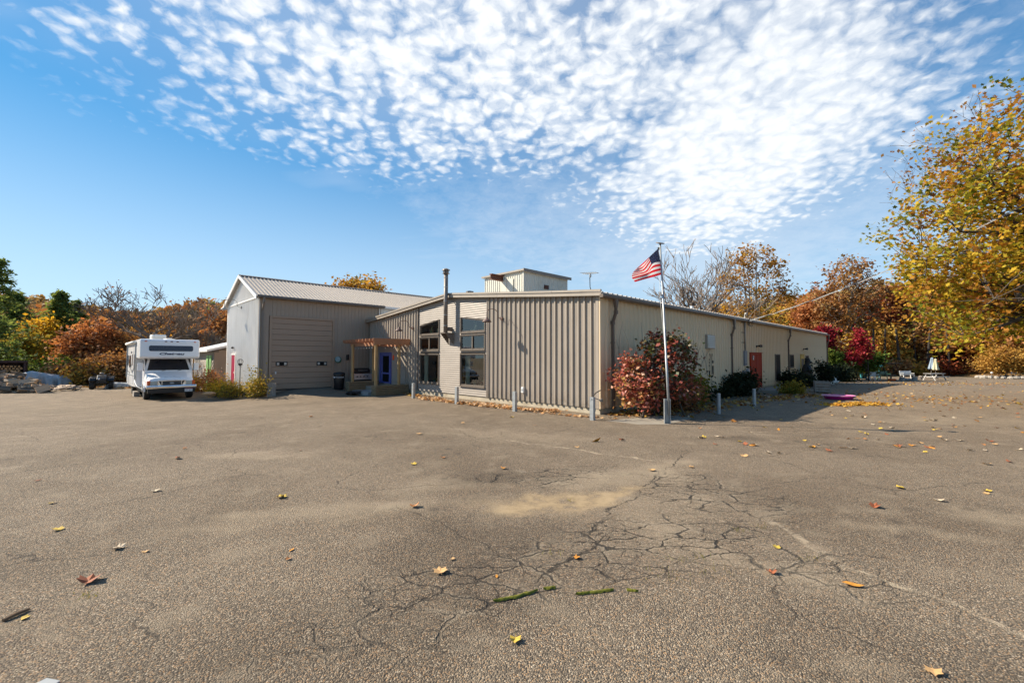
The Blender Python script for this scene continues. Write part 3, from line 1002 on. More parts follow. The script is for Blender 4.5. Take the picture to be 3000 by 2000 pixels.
# soffit strip under the rake
mb = MB()
for a_, b_ in ((-.2, RIDGE), (RIDGE, WID)):
    za_, zb_ = roof_z(max(0, a_)) - .05, roof_z(b_) - .05
    mb.add([(-.205, a_, za_), (-.02, a_, za_), (-.02, b_, zb_), (-.205, b_, zb_)], [(0, 1, 2, 3)])
mb.build('soffit', M['trim'], bld)
# gutter
gut = MB()
gut.prism([(-.30, 3.99), (-.30, 4.0), (-.165, 4.0), (-.165, 3.885), (-.285, 3.885), (-.31, 3.93)], -.24, LEN + .22, 'x')
gut = gut.build('gutter', M['fascia_brown'], bld)


def downspout(V, ztop=3.9, parent=bld, m_='fascia_brown', far=False):
    mb2 = MB()
    w2 = .085
    pts = [(V, -.235, ztop), (V, -.235, 3.45), (V, -.11, 3.1), (V, -.11, .12)]
    mb2.prism([(V - .11, 3.9), (V + .11, 3.9), (V + w2 / 2, 3.62), (V - w2 / 2, 3.62)], -.29, -.18, 'y')
    for a_, b_ in zip(pts[:-1], pts[1:]):
        mb2.bar(a_, b_, w2, w2 * .9, up=(1, 0, 0))
    for p in pts[1:3]:
        mb2.box(p[0] - .055, p[0] + .055, p[1] - .055, p[1] + .055, p[2] - .06, p[2] + .06)
    o = mb2.build('downspout', M[m_], parent)
    for z in (1.0, 2.4):
        MB().box(V - .06, V + .06, -.165, -.05, z, z + .035).build('strap', M[m_], o)
    return o


for V in (.62, 11.75, 22.35, LEN + .02):
    downspout(V)
# louvred vent
mb = MB()
mb.box(8.42, 9.36, -.16, -.05, 2.33, 2.99)
vent = mb.build('louvre_vent', M['frame_tan'], bld)
for i in range(6):
    z = 2.38 + i * .098
    MB().prism([(-.20, z), (-.165, z + .085), (-.155, z + .085), (-.185, z)], 8.47, 9.31, 'x').build('slat', M['offwhite_steel'], vent)
# mid-height lap with screws
mb = MB()
mb.box(.15, LEN - .1, -.0745, -.0725, 2.30, 2.308)
mb.build('sheet_lap', M['cream'], bld)


def framed_door(name, V0, V1, z0, z1, m_, out=.075, frame='offwhite_steel', leaves=1, label=None):
    d = MB().box(V0, V1, -out, -.02, z0, z1).build(name, M[m_], bld, bevel=.006)
    fr = MB()
    fr.box(V0 - .06, V0 - .004, -out - .02, -.02, z0 - .02, z1 + .06)
    fr.box(V1 + .004, V1 + .06, -out - .02, -.02, z0 - .02, z1 + .06)
    fr.box(V0 - .003, V1 + .003, -out - .02, -.02, z1 + .004, z1 + .06)
    fr.build('frame', M[frame], d)
    MB().box(V0 - .09, V1 + .09, -out - .07, -.02, z1 + .062, z1 + .085).build('drip_cap', M[frame], d)
    if label:
        d['label'] = label
    return d


d = framed_door('double_door', 14.70, 16.56, .18, 2.14, 'red_door', frame='red_door', label='orange-red double door with a dark and white emblem')
MB().box(15.62, 15.64, -.088, -.074, .2, 2.13).build('astragal', M['red_door'], d)
for z, r in ((1.05, .035), (.88, .03)):
    MB().lathe([(0.001, -.115), (r, -.115), (r, -.09), (.012, -.076)], 10, (15.73, 0, z), 'y').build('knob', M['chrome'], d)
MB().lathe([(.001, -.079), (.15, -.079), (.15, -.074)], 20, (15.12, 0, 1.92), 'y').build('emblem', M['black'], d)
em = MB()
em.prism([(15.13, 1.80), (15.24, 1.80), (15.22, 1.9), (15.26, 1.96), (15.22, 2.05), (15.14, 2.03), (15.18, 1.95), (15.12, 1.9)], -.084, -.0805, 'y')
em.build('emblem_mark', M['white'], d)
d2 = framed_door('door', 25.75, 26.6, .0, 2.12, 'black', frame='yellow', label='narrow dark door in a yellow frame')
MB().box(25.75, 26.6, -.082, -.076, 1.86, 2.1).build('transom_panel', M['yellow'], d2)


def plain_window(V0, V1, z0, z1):
    wn = MB().box(V0, V1, -.095, -.02, z0, z1).build('window', M['frame_brown'], bld)
    MB().box(V0 + .05, V1 - .05, -.101, -.0975, z0 + .05, z1 - .05).build('pane', M['dark_glass'], wn)
    MB().box(V0 - .03, V1 + .03, -.13, -.05, z0 - .04, z0 - .004).build('sill', M['frame_brown'], wn)
    return wn


plain_window(19.42, 20.42, .5, 2.16)
plain_window(22.75, 23.75, 1.25, 2.16)
plain_window(27.15, 28.05, .9, 2.12)
# service mast, meter boxes
mast = MB()
mast.tube([(13.74, -.11, 2.3), (13.74, -.11, 4.25)], .034, 10)
mast.tube([(13.74, -.11, 4.25), (13.74, -.16, 4.36), (13.74, -.24, 4.33)], [.045, .06, .05], 8)
mast = mast.build('service_mast', M['conduit'], bld, smooth=True)
for z in (2.75, 3.3, 3.85):
    MB().bar((13.3, -.085, z), (13.8, -.085, z), .03, .03).build('bracket', M['black_metal'], mast)
MB().box(13.52, 13.92, -.16, -.03, 1.48, 2.3).build('meter_box', M['meter'], bld, bevel=.01)
mt = MB().box(13.35, 13.8, -.22, -.03, .5, 1.2).build('meter_box', M['meter'], bld, bevel=.01)
MB().lathe([(.001, -.34), (.10, -.33), (.12, -.25), (.12, -.22)], 14, (13.62, 0, 1.22), 'y').build('meter_glass', M['galv'], mt)
MB().box(13.95, 14.28, -.16, -.03, .55, 1.28).build('meter_box', M['meter'], bld, bevel=.01)
lp = MB()
for k in range(3):
    lp.tube([(13.74 + .3 * math.sin(q) * (.7 + .2 * k) + .25, -.22 - .06 * k, 3.98 + .24 * math.cos(q) * (.7 + .15 * k) - .1) for q in np.linspace(0, 2 * PI, 14)], .012, 5)
lp.build('cable_loops', M['black'], bld)
# tower on the roof
tw = MB()
T0, T1, TV0, TV1, TZ = 9.0, 12.42, 5.53, 9.5, 6.86
pt = rib_profile(.19, .028, .07, .03, False)
n_ = int((T1 - T0) / .19)
for i in range(n_):
    tw.add(*(lambda q: (q.v, q.f))(panel(pt, lambda t_: (TV0, t_), T0 + i * .19, (-1, 0), 4.5, TZ)))
twl = tw.build('tower_wall', M['offwhite_steel'], bld)
tw = MB()
for i in range(int((TV1 - TV0) / .19) + 1):
    tw.add(*(lambda q: (q.v, q.f))(panel(pt, lambda t_: (t_, T0), TV0 + i * .19, (0, -1), 4.5, TZ)))
tw.build('tower_wall', M['offwhite_steel'], bld)
tw = MB()
tw.box(TV0 + .02, TV1, T1 - .05, T1, 4.5, TZ)
tw.box(TV1, TV1 + .04, T0 + .02, T1, 4.5, TZ)
tw.build('tower_wall', M['offwhite_steel'], bld)
MB().box(TV0 - .045, TV0 + .01, T0 - .045, T0 + .06, 4.5, TZ).build('corner_trim', M['offwhite_steel'], bld)
tr_ = MB().box(TV0 - .15, TV1 + .2, T0 - .16, T1 + .16, TZ + .0, TZ + .10).build('tower_roof', M['trim_light'], bld)
MB().box(TV0 - .17, TV1 + .22, T0 - .18, T0 - .161, TZ - .05, TZ + .125).build('edge_trim', M['trim'], tr_)
MB().box(TV0 - .055, TV0 - .03, 9.82, 10.88, 4.6, TZ - .32).build('hatch_panel', M['offwhite_steel'], bld)
MB().box(TV0 - .058, TV0 - .056, 10.33, 10.35, 4.6, TZ - .34).build('hatch_seam', M['rust'], bld)
bm_ = MB()
bm_.box(TV0 - 1.0, TV0 + .05, 10.62, 10.86, 6.76, 6.80)
bm_.box(TV0 - 1.0, TV0 + .05, 10.62, 10.86, 6.47, 6.51)
bm_.box(TV0 - 1.0, TV0 + .05, 10.725, 10.755, 6.51, 6.76)
bm_.build('hoist_beam', M['rust'], bld)
hv = MB().box(7.27, 7.66, T0 - .06, T0 - .03, 6.02, 6.26).build('tower_vent', M['rust_dark'], bld)
for i in range(3):
    MB().box(7.30, 7.63, T0 - .075, T0 - .061, 6.06 + i * .07, 6.085 + i * .07).build('slat', M['rust'], hv)
# small roof fittings
MB().tube([(13.2, 2.6, 4.2), (13.2, 2.6, 4.95)], .09, 12).build('roof_vent_pipe', M['white'], bld)
MB().box(.3, .55, 7.4, 7.65, 4.75, 4.98).build('roof_vent_box', M['galv_dark'], bld)
# stove flue
fl = MB()
fl.tube([(-.38, 8.3, 3.04), (-.38, 8.3, 5.86)], .098, 16)
fl = fl.build('stove_flue', M['galv_dark'], bld, smooth=True)
for z in (3.35, 3.85, 4.5, 5.15, 5.6):
    MB().lathe([(.098, 0), (.106, 0), (.106, .03), (.098, .03)], 16, (-.38, 8.3, z)).build('band', M['galv'], fl)
MB().lathe([(.1, 5.78), (.17, 5.80), (.17, 5.82), (.1, 5.83)], 16, (-.38, 8.3, 0)).build('collar', M['galv_dark'], fl)
cpn = MB()
cpn.lathe([(.125, 5.86), (.125, 5.93), (.115, 5.93)], 14, (-.38, 8.3, 0))
cpn.lathe([(.19, 5.955), (.18, 5.985), (.06, 6.05), (.01, 6.06)], 16, (-.38, 8.3, 0))
for k in range(5):
    a_ = 2 * PI * k / 5
    cpn.bar((-.38 + .12 * math.cos(a_), 8.3 + .12 * math.sin(a_), 5.84), (-.38 + .15 * math.cos(a_), 8.3 + .15 * math.sin(a_), 5.97), .015, .015)
cpn.build('cap', M['galv_dark'], fl)
MB().tube([(-.38, 8.3, 3.2), (-.2, 8.3, 3.22), (0, 8.3, 3.22)], .098, 14).build('wall_tee', M['galv_dark'], fl)
br = MB()
br.box(-.55, -.05, 8.08, 8.52, 3.0, 3.035)
for U in (8.1, 8.48):
    br.prism([(-.53, 3.0), (-.06, 3.0), (-.06, 2.48)], U, U + .02, 'y')
br.build('bracket', M['trim'], fl)
MB().bar((-.3, 8.3, 4.62), (-.06, 8.3, 4.62), .03, .03).build('roof_brace', M['galv_dark'], fl)
# outlet
oc = MB().box(-.14, -.06, 3.46, 3.58, .52, .74).build('outlet_box', M['white'], bld, bevel=.01)
MB().box(-.147, -.141, 3.49, 3.55, .58, .68).build('cover', M['galv'], oc)
MB().box(-.13, -.06, 12.05, 12.13, .56, .72).build('outlet_box', M['frame_tan'], bld)
# blue entrance door in the ribbed wall under the pergola
MB().box(-.115, -.02, 12.3, 16.4, .2, 2.62).build('entry_panel', M['tan'], bld)
bd = MB().box(-.155, -.118, 13.87, 14.98, .42, 2.06).build('door', M['blue'], bld, bevel=.005)
bd['label'] = 'blue screen door with two dark panes'
fr = MB()
fr.box(-.19, -.118, 13.78, 13.865, .4, 2.15)
fr.box(-.19, -.118, 14.985, 15.07, .4, 2.15)
fr.box(-.19, -.118, 13.866, 14.984, 2.065, 2.15)
fr.build('frame', M['blue'], bd)
MB().box(-.160, -.157, 14.0, 14.72, 1.02, 1.96).build('pane', M['dark_glass'], bd)
MB().box(-.160, -.157, 14.0, 14.72, .50, .93).build('pane', M['dark_glass'], bd)
MB().bar((-.18, 14.80, .95), (-.18, 14.80, 1.1), .02, .03).build('handle', M['chrome'], bd)

# ------------------------------------------------------------------ tall garage
GU, GV, GE, GP, GRZ, GEND = 16.82, -6.0, 5.06, 20.35, 6.50, 17.0
gar = bthing('tall_garage', 'tall gabled metal garage with taupe door wall and white ribbed end', 'garage', 0, 0)
mb = MB()
mb.box(GV, GEND, GU + .02, GU + .1, -.6, 5.0)
mb.box(GV + .02, GV + .1, GU + .1, 23.85, -.6, 5.0)
mb.box(GV + .1, GEND, 23.78, 23.88, -.6, 5.0)
mb.build('wall_core', M['tan_dark'], gar)
PG = rib_profile(.205, .014, .04, .016, False)
x = GV + .42
while x < 5.0:
    if x > .68:
        m_, z0 = M['white_steel'], 3.6
    else:
        m_, z0 = M['tan_dark'], .0
    if -5.64 < x + .1 < -2.12:
        z0 = 4.02
    panel(PG, lambda t_: (t_, GU), x, (0, -1), z0, 5.0).build('wall_panel', m_, gar)
    x += .205
MB().box(.62, .70, GU - .05, GU + .0, 3.4, 5.0).build('joint_trim', M['white_steel'], gar)
mb = MB()
mb.box(GV - .05, GV + .42, GU - .05, GU + .01, -.3, 5.0)
mb.build('corner_trim', M['tan_dark'], gar)
# overhead door
DV0, DV1, DZ0, DZ1 = -5.40, -2.25, .17, 3.94
tr2 = MB()
tr2.box(DV0 - .13, DV0 - .004, GU - .07, GU + .01, .0, DZ1 + .11)
tr2.box(DV1 + .004, DV1 + .13, GU - .07, GU + .01, .0, DZ1 + .11)
tr2.box(DV0 - .003, DV1 + .003, GU - .07, GU + .01, DZ1 + .004, DZ1 + .11)
dr = tr2.build('overhead_door', M['door_panel'], gar)
nsec = 13
hs = (DZ1 - DZ0) / nsec
for i in range(nsec):
    z0 = DZ0 + i * hs
    MB().prism([(GU + .0, z0), (GU - .022, z0 + .012), (GU - .022, z0 + hs - .012), (GU, z0 + hs - .002)], DV0, DV1, 'x').build('door_section', M['door_panel'], dr)
MB().box(DV0, DV1, GU - .035, GU + .0, DZ0 - .06, DZ0 - .002).build('bottom_seal', M['black'], dr)
for a_, b_ in ((-5.2, -4.62), (-3.1, -2.52)):
    wf = MB().box(a_, b_, GU - .05, GU - .02, 1.40, 1.63).build('door_window', M['black'], dr, bevel=.015)
    MB().box(a_ + .05, b_ - .05, GU - .056, GU - .051, 1.445, 1.585).build('pane', M['dark_glass'], wf)
    for q in (a_ + .055, b_ - .17):
        MB().box(q, q + .115, GU - .060, GU - .057, 1.45, 1.58).build('reflector', M['lens'], wf)
MB().box(-5.22, -5.16, GU - .05, GU - .02, .98, 1.10).build('lock', M['white'], dr)
# white ribbed gable end: fine ribs, top follows the slope
def g_roof(U):
    return GE + (GRZ - GE) * max(0, 1 - abs(U - GP) / (GP - GU))


mb = MB()
U = GU + .03
pf = [(0, 0), (.16, 0), (.18, .035), (.215, .035), (.235, 0)]
while U < 23.8:
    q = panel(pf, lambda t_: (GV, t_), U, (-1, 0), -.5, lambda s_: g_roof(s_) - .02)
    mb.add(q.v, q.f)
    U += .235
mb.build('gable_siding', M['white_steel'], gar)
MB().box(GV - .04, GV - .0, GU - .06, GU + .05, -.4, GE - .02).build('corner_trim', M['white_steel'], gar)
MB().box(GV - .045, GV - .003, 23.80, 23.90, -.4, GE - .05).build('corner_trim', M['white_steel'], gar)
MB().bar((GV - .045, GU - .02, GE - .06), (GV - .045, 23.86, GE - .06), .05, .07).build('eave_line_trim', M['white_steel'], gar)
# roof sheets with standing ribs
def gslope(name, ue, x0, x1, m_):
    mb2 = MB()
    ze = GE + .02 - (abs(ue - (GU if ue < GP else 23.88))) * .38
    zr = GRZ + .03
    for xa, xb, d in ((x0, x0 + .035, .05), (x0 + .035, x1, 0)):
        mb2.add([(xa, ue, ze + d), (xb, ue, ze + d), (xb, GP, zr + d), (xa, GP, zr + d)], [(0, 1, 2, 3)])
    mb2.add([(x0, ue, ze), (x1, ue, ze), (x1, ue, ze - .02), (x0, ue, ze - .02)], [(0, 1, 2, 3)])
    mb2.add([(x0, ue, ze), (x0, GP, zr), (x0, GP, zr + .035), (x0, ue, ze + .05)], [(0, 1, 2, 3)])
    mb2.add([(x0 + .035, ue, ze), (x0 + .035, GP, zr), (x0 + .035, GP, zr + .05), (x0 + .035, ue, ze + .05)], [(0, 1, 2, 3)])
    return mb2.build(name, m_, gar)


for i in range(int((GEND + .3 + 6.2) / .203)):
    gslope('roof_sheet', GU - .30, -6.22 + i * .203, -6.22 + (i + 1) * .203, M['roof_steel'])
mb = MB()
ze = GE + .02 - .3 * .38
mb.add([(-6.22, 24.2, ze), (GEND + .3, 24.2, ze), (GEND + .3, GP, GRZ + .03), (-6.22, GP, GRZ + .03)], [(0, 1, 2, 3)])
mb.build('rear_roof', M['roof_steel'], gar)
MB().prism([(GP - .16, GRZ + .03), (GP, GRZ + .10), (GP + .16, GRZ + .03)], -6.25, GEND + .3, 'x').build('ridge_cap', M['trim'], gar)
for ua, ub in ((GU - .32, GP), (24.22, GP)):
    za_ = GE + .02 - .3 * .38
    mb = MB()
    mb.add([(x_, y_, z_) for x_ in (-6.27, -6.225) for y_, z_ in ((ua, za_ - .13), (ub, GRZ - .09), (ub, GRZ + .065), (ua, za_ + .045))],
           [(0, 1, 2, 3), (4, 7, 6, 5), (0, 4, 5, 1), (2, 6, 7, 3), (1, 5, 6, 2), (0, 3, 7, 4)])
    mb.build('rake_trim', M['white_steel'], gar)
MB().prism([(GU - .43, GE - .11), (GU - .41, GE + .0), (GU - .30, GE + .0), (GU - .30, GE - .11)], -6.22, .85, 'x').build('gutter', M['fascia_brown'], gar)
MB().box(-6.2, .84, GU - .295, GU - .055, GE - .14, GE - .115).build('soffit', M['trim'], gar)
MB().box(.855, GEND, GU - .33, GU - .055, GE - .15, GE - .03).build('eave_fascia', M['white_steel'], gar)
ds = MB()
for a_, b_ in (((-5.9, GU - .36, GE - .05), (-5.9, GU - .36, GE - .35)), ((-5.9, GU - .36, GE - .35), (-5.9, GU - .13, GE - .75)), ((-5.9, GU - .13, GE - .75), (-5.9, GU - .13, .1))):
    ds.bar(a_, b_, .085, .08, up=(1, 0, 0))
ds.build('downspout', M['trim'], gar)
gd = MB().box(GV - .075, GV - .005, 21.50, 22.36, .05, 1.98).build('door', M['crimson'], gar, bevel=.005)
gd['label'] = 'crimson side door in the white end wall'
f2 = MB()
f2.box(GV - .09, GV - .005, 21.42, 21.495, .0, 2.06)
f2.box(GV - .09, GV - .005, 22.365, 22.44, .0, 2.06)
f2.box(GV - .09, GV - .005, 21.496, 22.364, 1.985, 2.06)
f2.build('frame', M['white_steel'], gd)
MB().box(GV - .11, GV - .078, 21.58, 21.63, .9, 1.02).build('handle', M['chrome'], gd)
MB().tube([(GV - .12, 21.9, 2.42), (GV - .12, 22.1, 2.42)], .06, 8).build('floodlight', M['black_metal'], gar)

# ------------------------------------------------------------------ stone cottage annex behind the garage
ann = bthing('stone_annex', 'small lean-to building with pale stone front, green shutters and white roof edge', 'building', -6.3, 26.2, -.2)
AW, AD, AH, AHR = 7.5, 5.0, 2.42, 3.9
mb = MB()
mb.prism([(0, -.3), (AD, -.3), (AD, AHR), (0, AH)], 0, .12, 'y')
side = mb.build('side_wall', M['trim'], ann)
for i in range(26):
    z = -.2 + i * .135
    ye = min(AD, AD)
    x0 = max(.02, (z + .135 - AH) / (AHR - AH) * AD) if z + .135 > AH else .02
    MB().prism([(-.035, z), (-.018, z + .128), (-.004, z + .128), (-.004, z)], x0, AD, 'x') if False else None
    mbb = MB()
    mbb.prism([(-.035, z), (-.018, z + .128), (-.002, z + .128), (-.002, z)], x0, AD, 'x')
    mbb.build('siding_board', M['tan_dark'], side)
core = MB().box(.0, .12, .125, AW, -.3, AH - .02).build('front_wall', M['mortar'], ann)
rr = random.Random(5)
meshes = []
for k in range(7):
    L, hh = rr.uniform(.2, .34), .115
    b = MB().box(-.03 - rr.uniform(0, .02), 0.0, 0, L, 0, hh)
    meshes.append((L, b.mesh('stone', M['brick_wash'] if k % 2 else M['stone'])))
z = -.2
row = 0
cnt = 0
while z < 2.2:
    y = .13 + (.12 if row % 2 else 0)
    while y < AW - .3 and cnt < 290:
        L, me = rr.choice(meshes)
        if not (.85 < y + L / 2 < 2.0 and .2 < z < 2.1):
            o = link('stone', me, core)
            o.location = (0, y, z)
            cnt += 1
        y += L + .02
    z += .135
    row += 1
aw = MB().box(-.03, .0, .95, 1.9, .35, 2.1).build('window', M['white_wood'], ann)
MB().box(-.036, -.031, 1.05, 1.8, .5, 2.0).build('pane', M['dark_glass'], aw)
for y0 in (.50, 1.52):
    sh = MB().box(-.075, -.038, y0, y0 + .62, -.05 if y0 > 1 else .1, 2.16).build('shutter', M['lime'], ann)
    for k in range(3):
        MB().box(-.085, -.076, y0 + .05 + k * .19, y0 + .05 + k * .19 + .15, .15, 2.1).build('board', M['lime'], sh)
    MB().box(-.092, -.086, y0 + .22, y0 + .4, 1.25, 1.75).build('cutout', M['plant_green'], sh)
mb = MB()
mb.add([(-.45, -.3, AH - .02), (AD + .2, -.3, AHR + .03), (AD + .2, AW + .2, AHR + .03), (-.45, AW + .2, AH - .02),
        (-.45, -.3, AH + .13), (AD + .2, -.3, AHR + .18), (AD + .2, AW + .2, AHR + .18), (-.45, AW + .2, AH + .13)],
       [(3, 2, 1, 0), (4, 5, 6, 7), (0, 1, 5, 4), (1, 2, 6, 5), (2, 3, 7, 6), (3, 0, 4, 7)])
mb.build('roof', M['white_steel'], ann)

# ------------------------------------------------------------------ pergola and the entrance
zg = .04
per = bthing('pergola', 'small cedar pergola with round posts beside the blue entrance door', 'pergola', 0, 0)
for (V, U) in ((-1.88, 12.15), (-.62, 12.1), (-1.88, 14.85), (-.62, 14.95)):
    MB().tube([(V, U, -.2), (V, U, 2.56)], [.085, .078], 14).build('post', M['cedar_post'], per, smooth=False)
for V in (-1.78, -.5):
    MB().box(V - .02, V + .02, 11.95, 15.35, 2.46, 2.63).build('beam', M['cedar'], per, bevel=.004)
me_r = MB().prism([(-2.15, 2.70), (-2.05, 2.635), (-.06, 2.635), (-.06, 2.83), (-2.15, 2.83)], -.02, .02, 'y').mesh('rafter', M['cedar'])
for i in range(10):
    o = link('rafter', me_r, per)
    o.location = (0, 11.98 + i * .395, 0)
# big outer board on the right side
MB().box(-2.12, -.06, 11.925, 11.955, 2.52, 2.84).build('rim_board', M['cedar'], per, bevel=.004)
sl = bthing('string_light', 'string of clear bulbs hung along the pergola beam', 'string lights', 0, 0)
pts = [(-1.83, 12.2 + i * .16, 2.44 - .05 * abs(math.sin(i * PI / 4))) for i in range(18)]
MB().tube(pts, .006, 4).build('wire', M['black'], sl)
pts2 = [(-1.75 + i * .16, 12.06, 2.44 - .05 * abs(math.sin(i * PI / 4))) for i in range(10)]
MB().tube(pts2, .006, 4).build('wire', M['black'], sl)
for p in pts[1::2] + pts2[2::3]:
    MB().ball((p[0], p[1], p[2] - .05), (.024, .024, .035), 8, 5).build('bulb', M['bulb'], sl, smooth=True)


def timber_box(name, label, V0, V1, U0, U1, z0, z1, n, m_='planter_wood', cat='planter'):
    t_ = bthing(name, label, cat, V0, U0, z0)
    hh = (z1 - z0) / n
    a_, b_ = V1 - V0, U1 - U0
    for i in range(n):
        g_ = .012 if i % 2 else 0
        for q in ((0 + g_, a_ - g_, 0, .07), (0 + g_, a_ - g_, b_ - .07, b_), (0, .07, .075, b_ - .075), (a_ - .07, a_, .075, b_ - .075)):
            MB().box(q[0], q[1], q[2], q[3], i * hh + .006, (i + 1) * hh - .008).build('timber', M[m_], t_, bevel=.02)
    MB().box(.07, a_ - .07, .07, b_ - .07, .0, z1 - z0 - .06).build('soil', M['soil'], t_)
    return t_


timber_box('timber_planter', 'dark timber planter under the right end of the pergola', -2.0, -.12, 11.92, 12.42, -.12, .47, 6)
timber_box('timber_planter', 'dark timber planter in front of the steel grill', -2.2, -.45, 14.55, 15.05, -.12, .56, 7)
st = bthing('concrete_step', 'grey concrete step at the blue entrance door', 'step', 0, 0)
MB().box(-1.25, -.12, 12.55, 15.4, -.3, .30).build('slab', M['concrete_pad'], st, bevel=.02)
MB().box(-2.1, -1.26, 12.6, 14.4, -.3, .10).build('slab', M['galv'], st, bevel=.01)
mat_ = bthing('black_mat', 'crumpled black rubber mat beside the pergola planter', 'mat', -2.35, 13.7, -.06)
mb = MB()
for i in range(7):
    for j in range(5):
        mb.v.append((i * .1 - .3, j * .22 - .4, .03 + .06 * math.sin(i * 1.3 + j) + .02 * i))
mb.f = [(i * 5 + j, i * 5 + j + 1, (i + 1) * 5 + j + 1, (i + 1) * 5 + j) for i in range(6) for j in range(4)]
mb.mi = [0] * len(mb.f)
mb.build('sheet', M['black'], mat_, smooth=True)
gr = bthing('gas_grill', 'stainless steel gas grill with four knobs behind the planter', 'grill', 0, 0, .12)
MB().box(-1.5, -.42, 15.55, 15.95, .12, .5).build('cabinet', M['black_metal'], gr, bevel=.01)
MB().prism([(15.42, .48), (15.52, .82), (16.0, .86), (16.0, .48)], -1.5, -.42, 'x').build('control_panel', M['stainless'], gr, bevel=.01)
MB().prism([(15.56, .865), (15.62, 1.05), (15.8, 1.14), (15.98, 1.05), (16.0, .865)], -1.45, -.48, 'x').build('hood', M['black_metal'], gr, bevel=.02)
for i in range(4):
    MB().lathe([(.001, 15.40), (.035, 15.40), (.035, 15.46)], 10, (-1.34 + i * .2, 0, .66), 'y').build('knob', M['black'], gr)
MB().bar((-1.25, 15.50, 1.0), (-.7, 15.50, 1.0), .025, .025).build('handle', M['stainless'], gr)
for V in (-1.42, -.5):
    MB().lathe([(.05, -.02), (.05, .02)], 10, (V, 15.7, .06), 'x').build('caster', M['rubber'], gr)


def text_mesh(body, size, m_, shear=0.0, bold=0.0, ext=.002):
    cu = bpy.data.curves.new('lettering', 'FONT')
    cu.body = body
    cu.size = size
    cu.shear = shear
    cu.offset = bold
    cu.extrude = ext
    cu.align_x = 'CENTER'
    cu.align_y = 'CENTER'
    o = bpy.data.objects.new('lettering', cu)
    col.objects.link(o)
    dg = bpy.context.evaluated_depsgraph_get()
    me = bpy.data.meshes.new_from_object(o.evaluated_get(dg))
    bpy.data.objects.remove(o)
    me.materials.clear()
    me.materials.append(m_)
    return me


tq = P(993, 1140)
tb = thing('trash_can', 'black lidded plastic trash can with white lettering by the garage wall', 'trash can', tq, .25)
MB().lathe([(.22, 0), (.25, .03), (.29, .80), (.285, .82)], 24).build('body', M['black'], tb, smooth=True)
MB().lathe([(.31, .80), (.315, .85), (.24, .92), (.1, .945), (.001, .95)], 24).build('lid', M['black'], tb, smooth=True)
o = link('lettering', text_mesh('YARDBEAR', .085, M['letter_white'], 0, .001), tb)
o.location = (.07, -.287, .66)
o.rotation_euler = (PI / 2, 0, 0.05)
MB().prism([(-.26, .72), (-.17, .69), (-.17, .62), (-.26, .65)], -.262, -.256, 'y').build('emblem', M['letter_white'], tb)
for s_ in (-1, 1):
    MB().box(s_ * .30 - .02, s_ * .30 + .02, -.06, .06, .62, .66).build('handle', M['black'], tb)
dl = bthing('wall_dial', 'round pale dial with green rim on the taupe wall', 'dial', -1.93, GU - .03, 1.76)
MB().lathe([(.001, -.06), (.19, -.06), (.19, -.01)], 24, (0.03, 0, -.03), 'y').build('rim', M['dial_green'], dl)
MB().lathe([(.001, -.07), (.15, -.07), (.155, -.061)], 24, (0, 0, 0), 'y').build('face', M['plate_teal'], dl)
MB().bar((0, -.073, 0), (.05, -.073, .08), .012, .004).build('hand', M['white'], dl)
wl = bthing('wall_lantern', 'black wall lantern between the dial and the pergola', 'lamp', -1.35, GU - .03, 1.75)
MB().box(-.06, .06, -.14, 0, -.05, .28).build('housing', M['black'], wl, bevel=.02)
sg = bthing('door_tag', 'orange-red oval tag on the wall beside the blue door', 'tag', -.118, 13.58, 1.86)
MB().lathe([(.001, -.012), (.12, -.012), (.12, 0)], 18, (0, 0, 0), 'x').build('tag_plate', M['orange_sign'], sg).scale = (1, .62, 1.3)
MB().box(-.016, -.0125, -.06, .06, -.2, -.16).build('tag_strip', M['teal'], sg)


# ------------------------------------------------------------------ gooseneck lamps
def gooseneck(label, V, U, z, reach, m_shade, m_arm, drop=.12, lift=.36, rz=TH):
    g_ = thing('gooseneck_lamp', label, 'wall lamp', W(U, V, z), TH, 'gooseneck lamps on the building walls')
    MB().lathe([(.001, -.06), (.075, -.055), (.075, 0)], 12, (0, 0, 0), 'x').build('wall_plate', M[m_shade], g_)
    pts = [(-.05, 0, 0)]
    for i in range(13):
        a_ = PI * i / 12
        rr_ = reach * .36
        pts.append((-.05 - reach * .22 - rr_ + rr_ * math.cos(a_), 0, lift - rr_ * .62 + rr_ * .62 * math.sin(a_) + (0 if i else 0)))
    pts.insert(1, (-.05 - reach * .18, 0, .02))
    pts.insert(2, (-.05 - reach * .23, 0, .12))
    pts.append((pts[-1][0], 0, -drop + .12))
    MB().tube(pts, .014, 8).build('arm', M[m_arm], g_, smooth=True)
    hx = pts[-1][0]
    prof = [(.03, .14), (.045, .10), (.05, .06), (.10, .04), (.165, -.02), (.19, -.07), (.185, -.075), (.15, -.03), (.06, .02), (.01, .03)]
    MB().lathe([(r, q - drop) for r, q in prof], 20, (hx, 0, 0)).build('shade', M[m_shade], g_, smooth=True)
    MB().ball((hx, 0, -drop - .03), .045, 8, 6).build('bulb', M['bulb'], g_, smooth=True)
    return g_


gooseneck('dark red gooseneck lamp left of the clapboard bay', -.07, 11.67, 3.42, .82, 'lamp_red', 'lamp_red')
gooseneck('dark red gooseneck lamp right of the clapboard bay', -.07, 4.77, 3.50, .82, 'lamp_red', 'lamp_red')
gooseneck('grey gooseneck lamp high on the white garage end', GV - .03, 20.4, 4.72, .85, 'lamp_grey', 'lamp_grey', lift=.42)


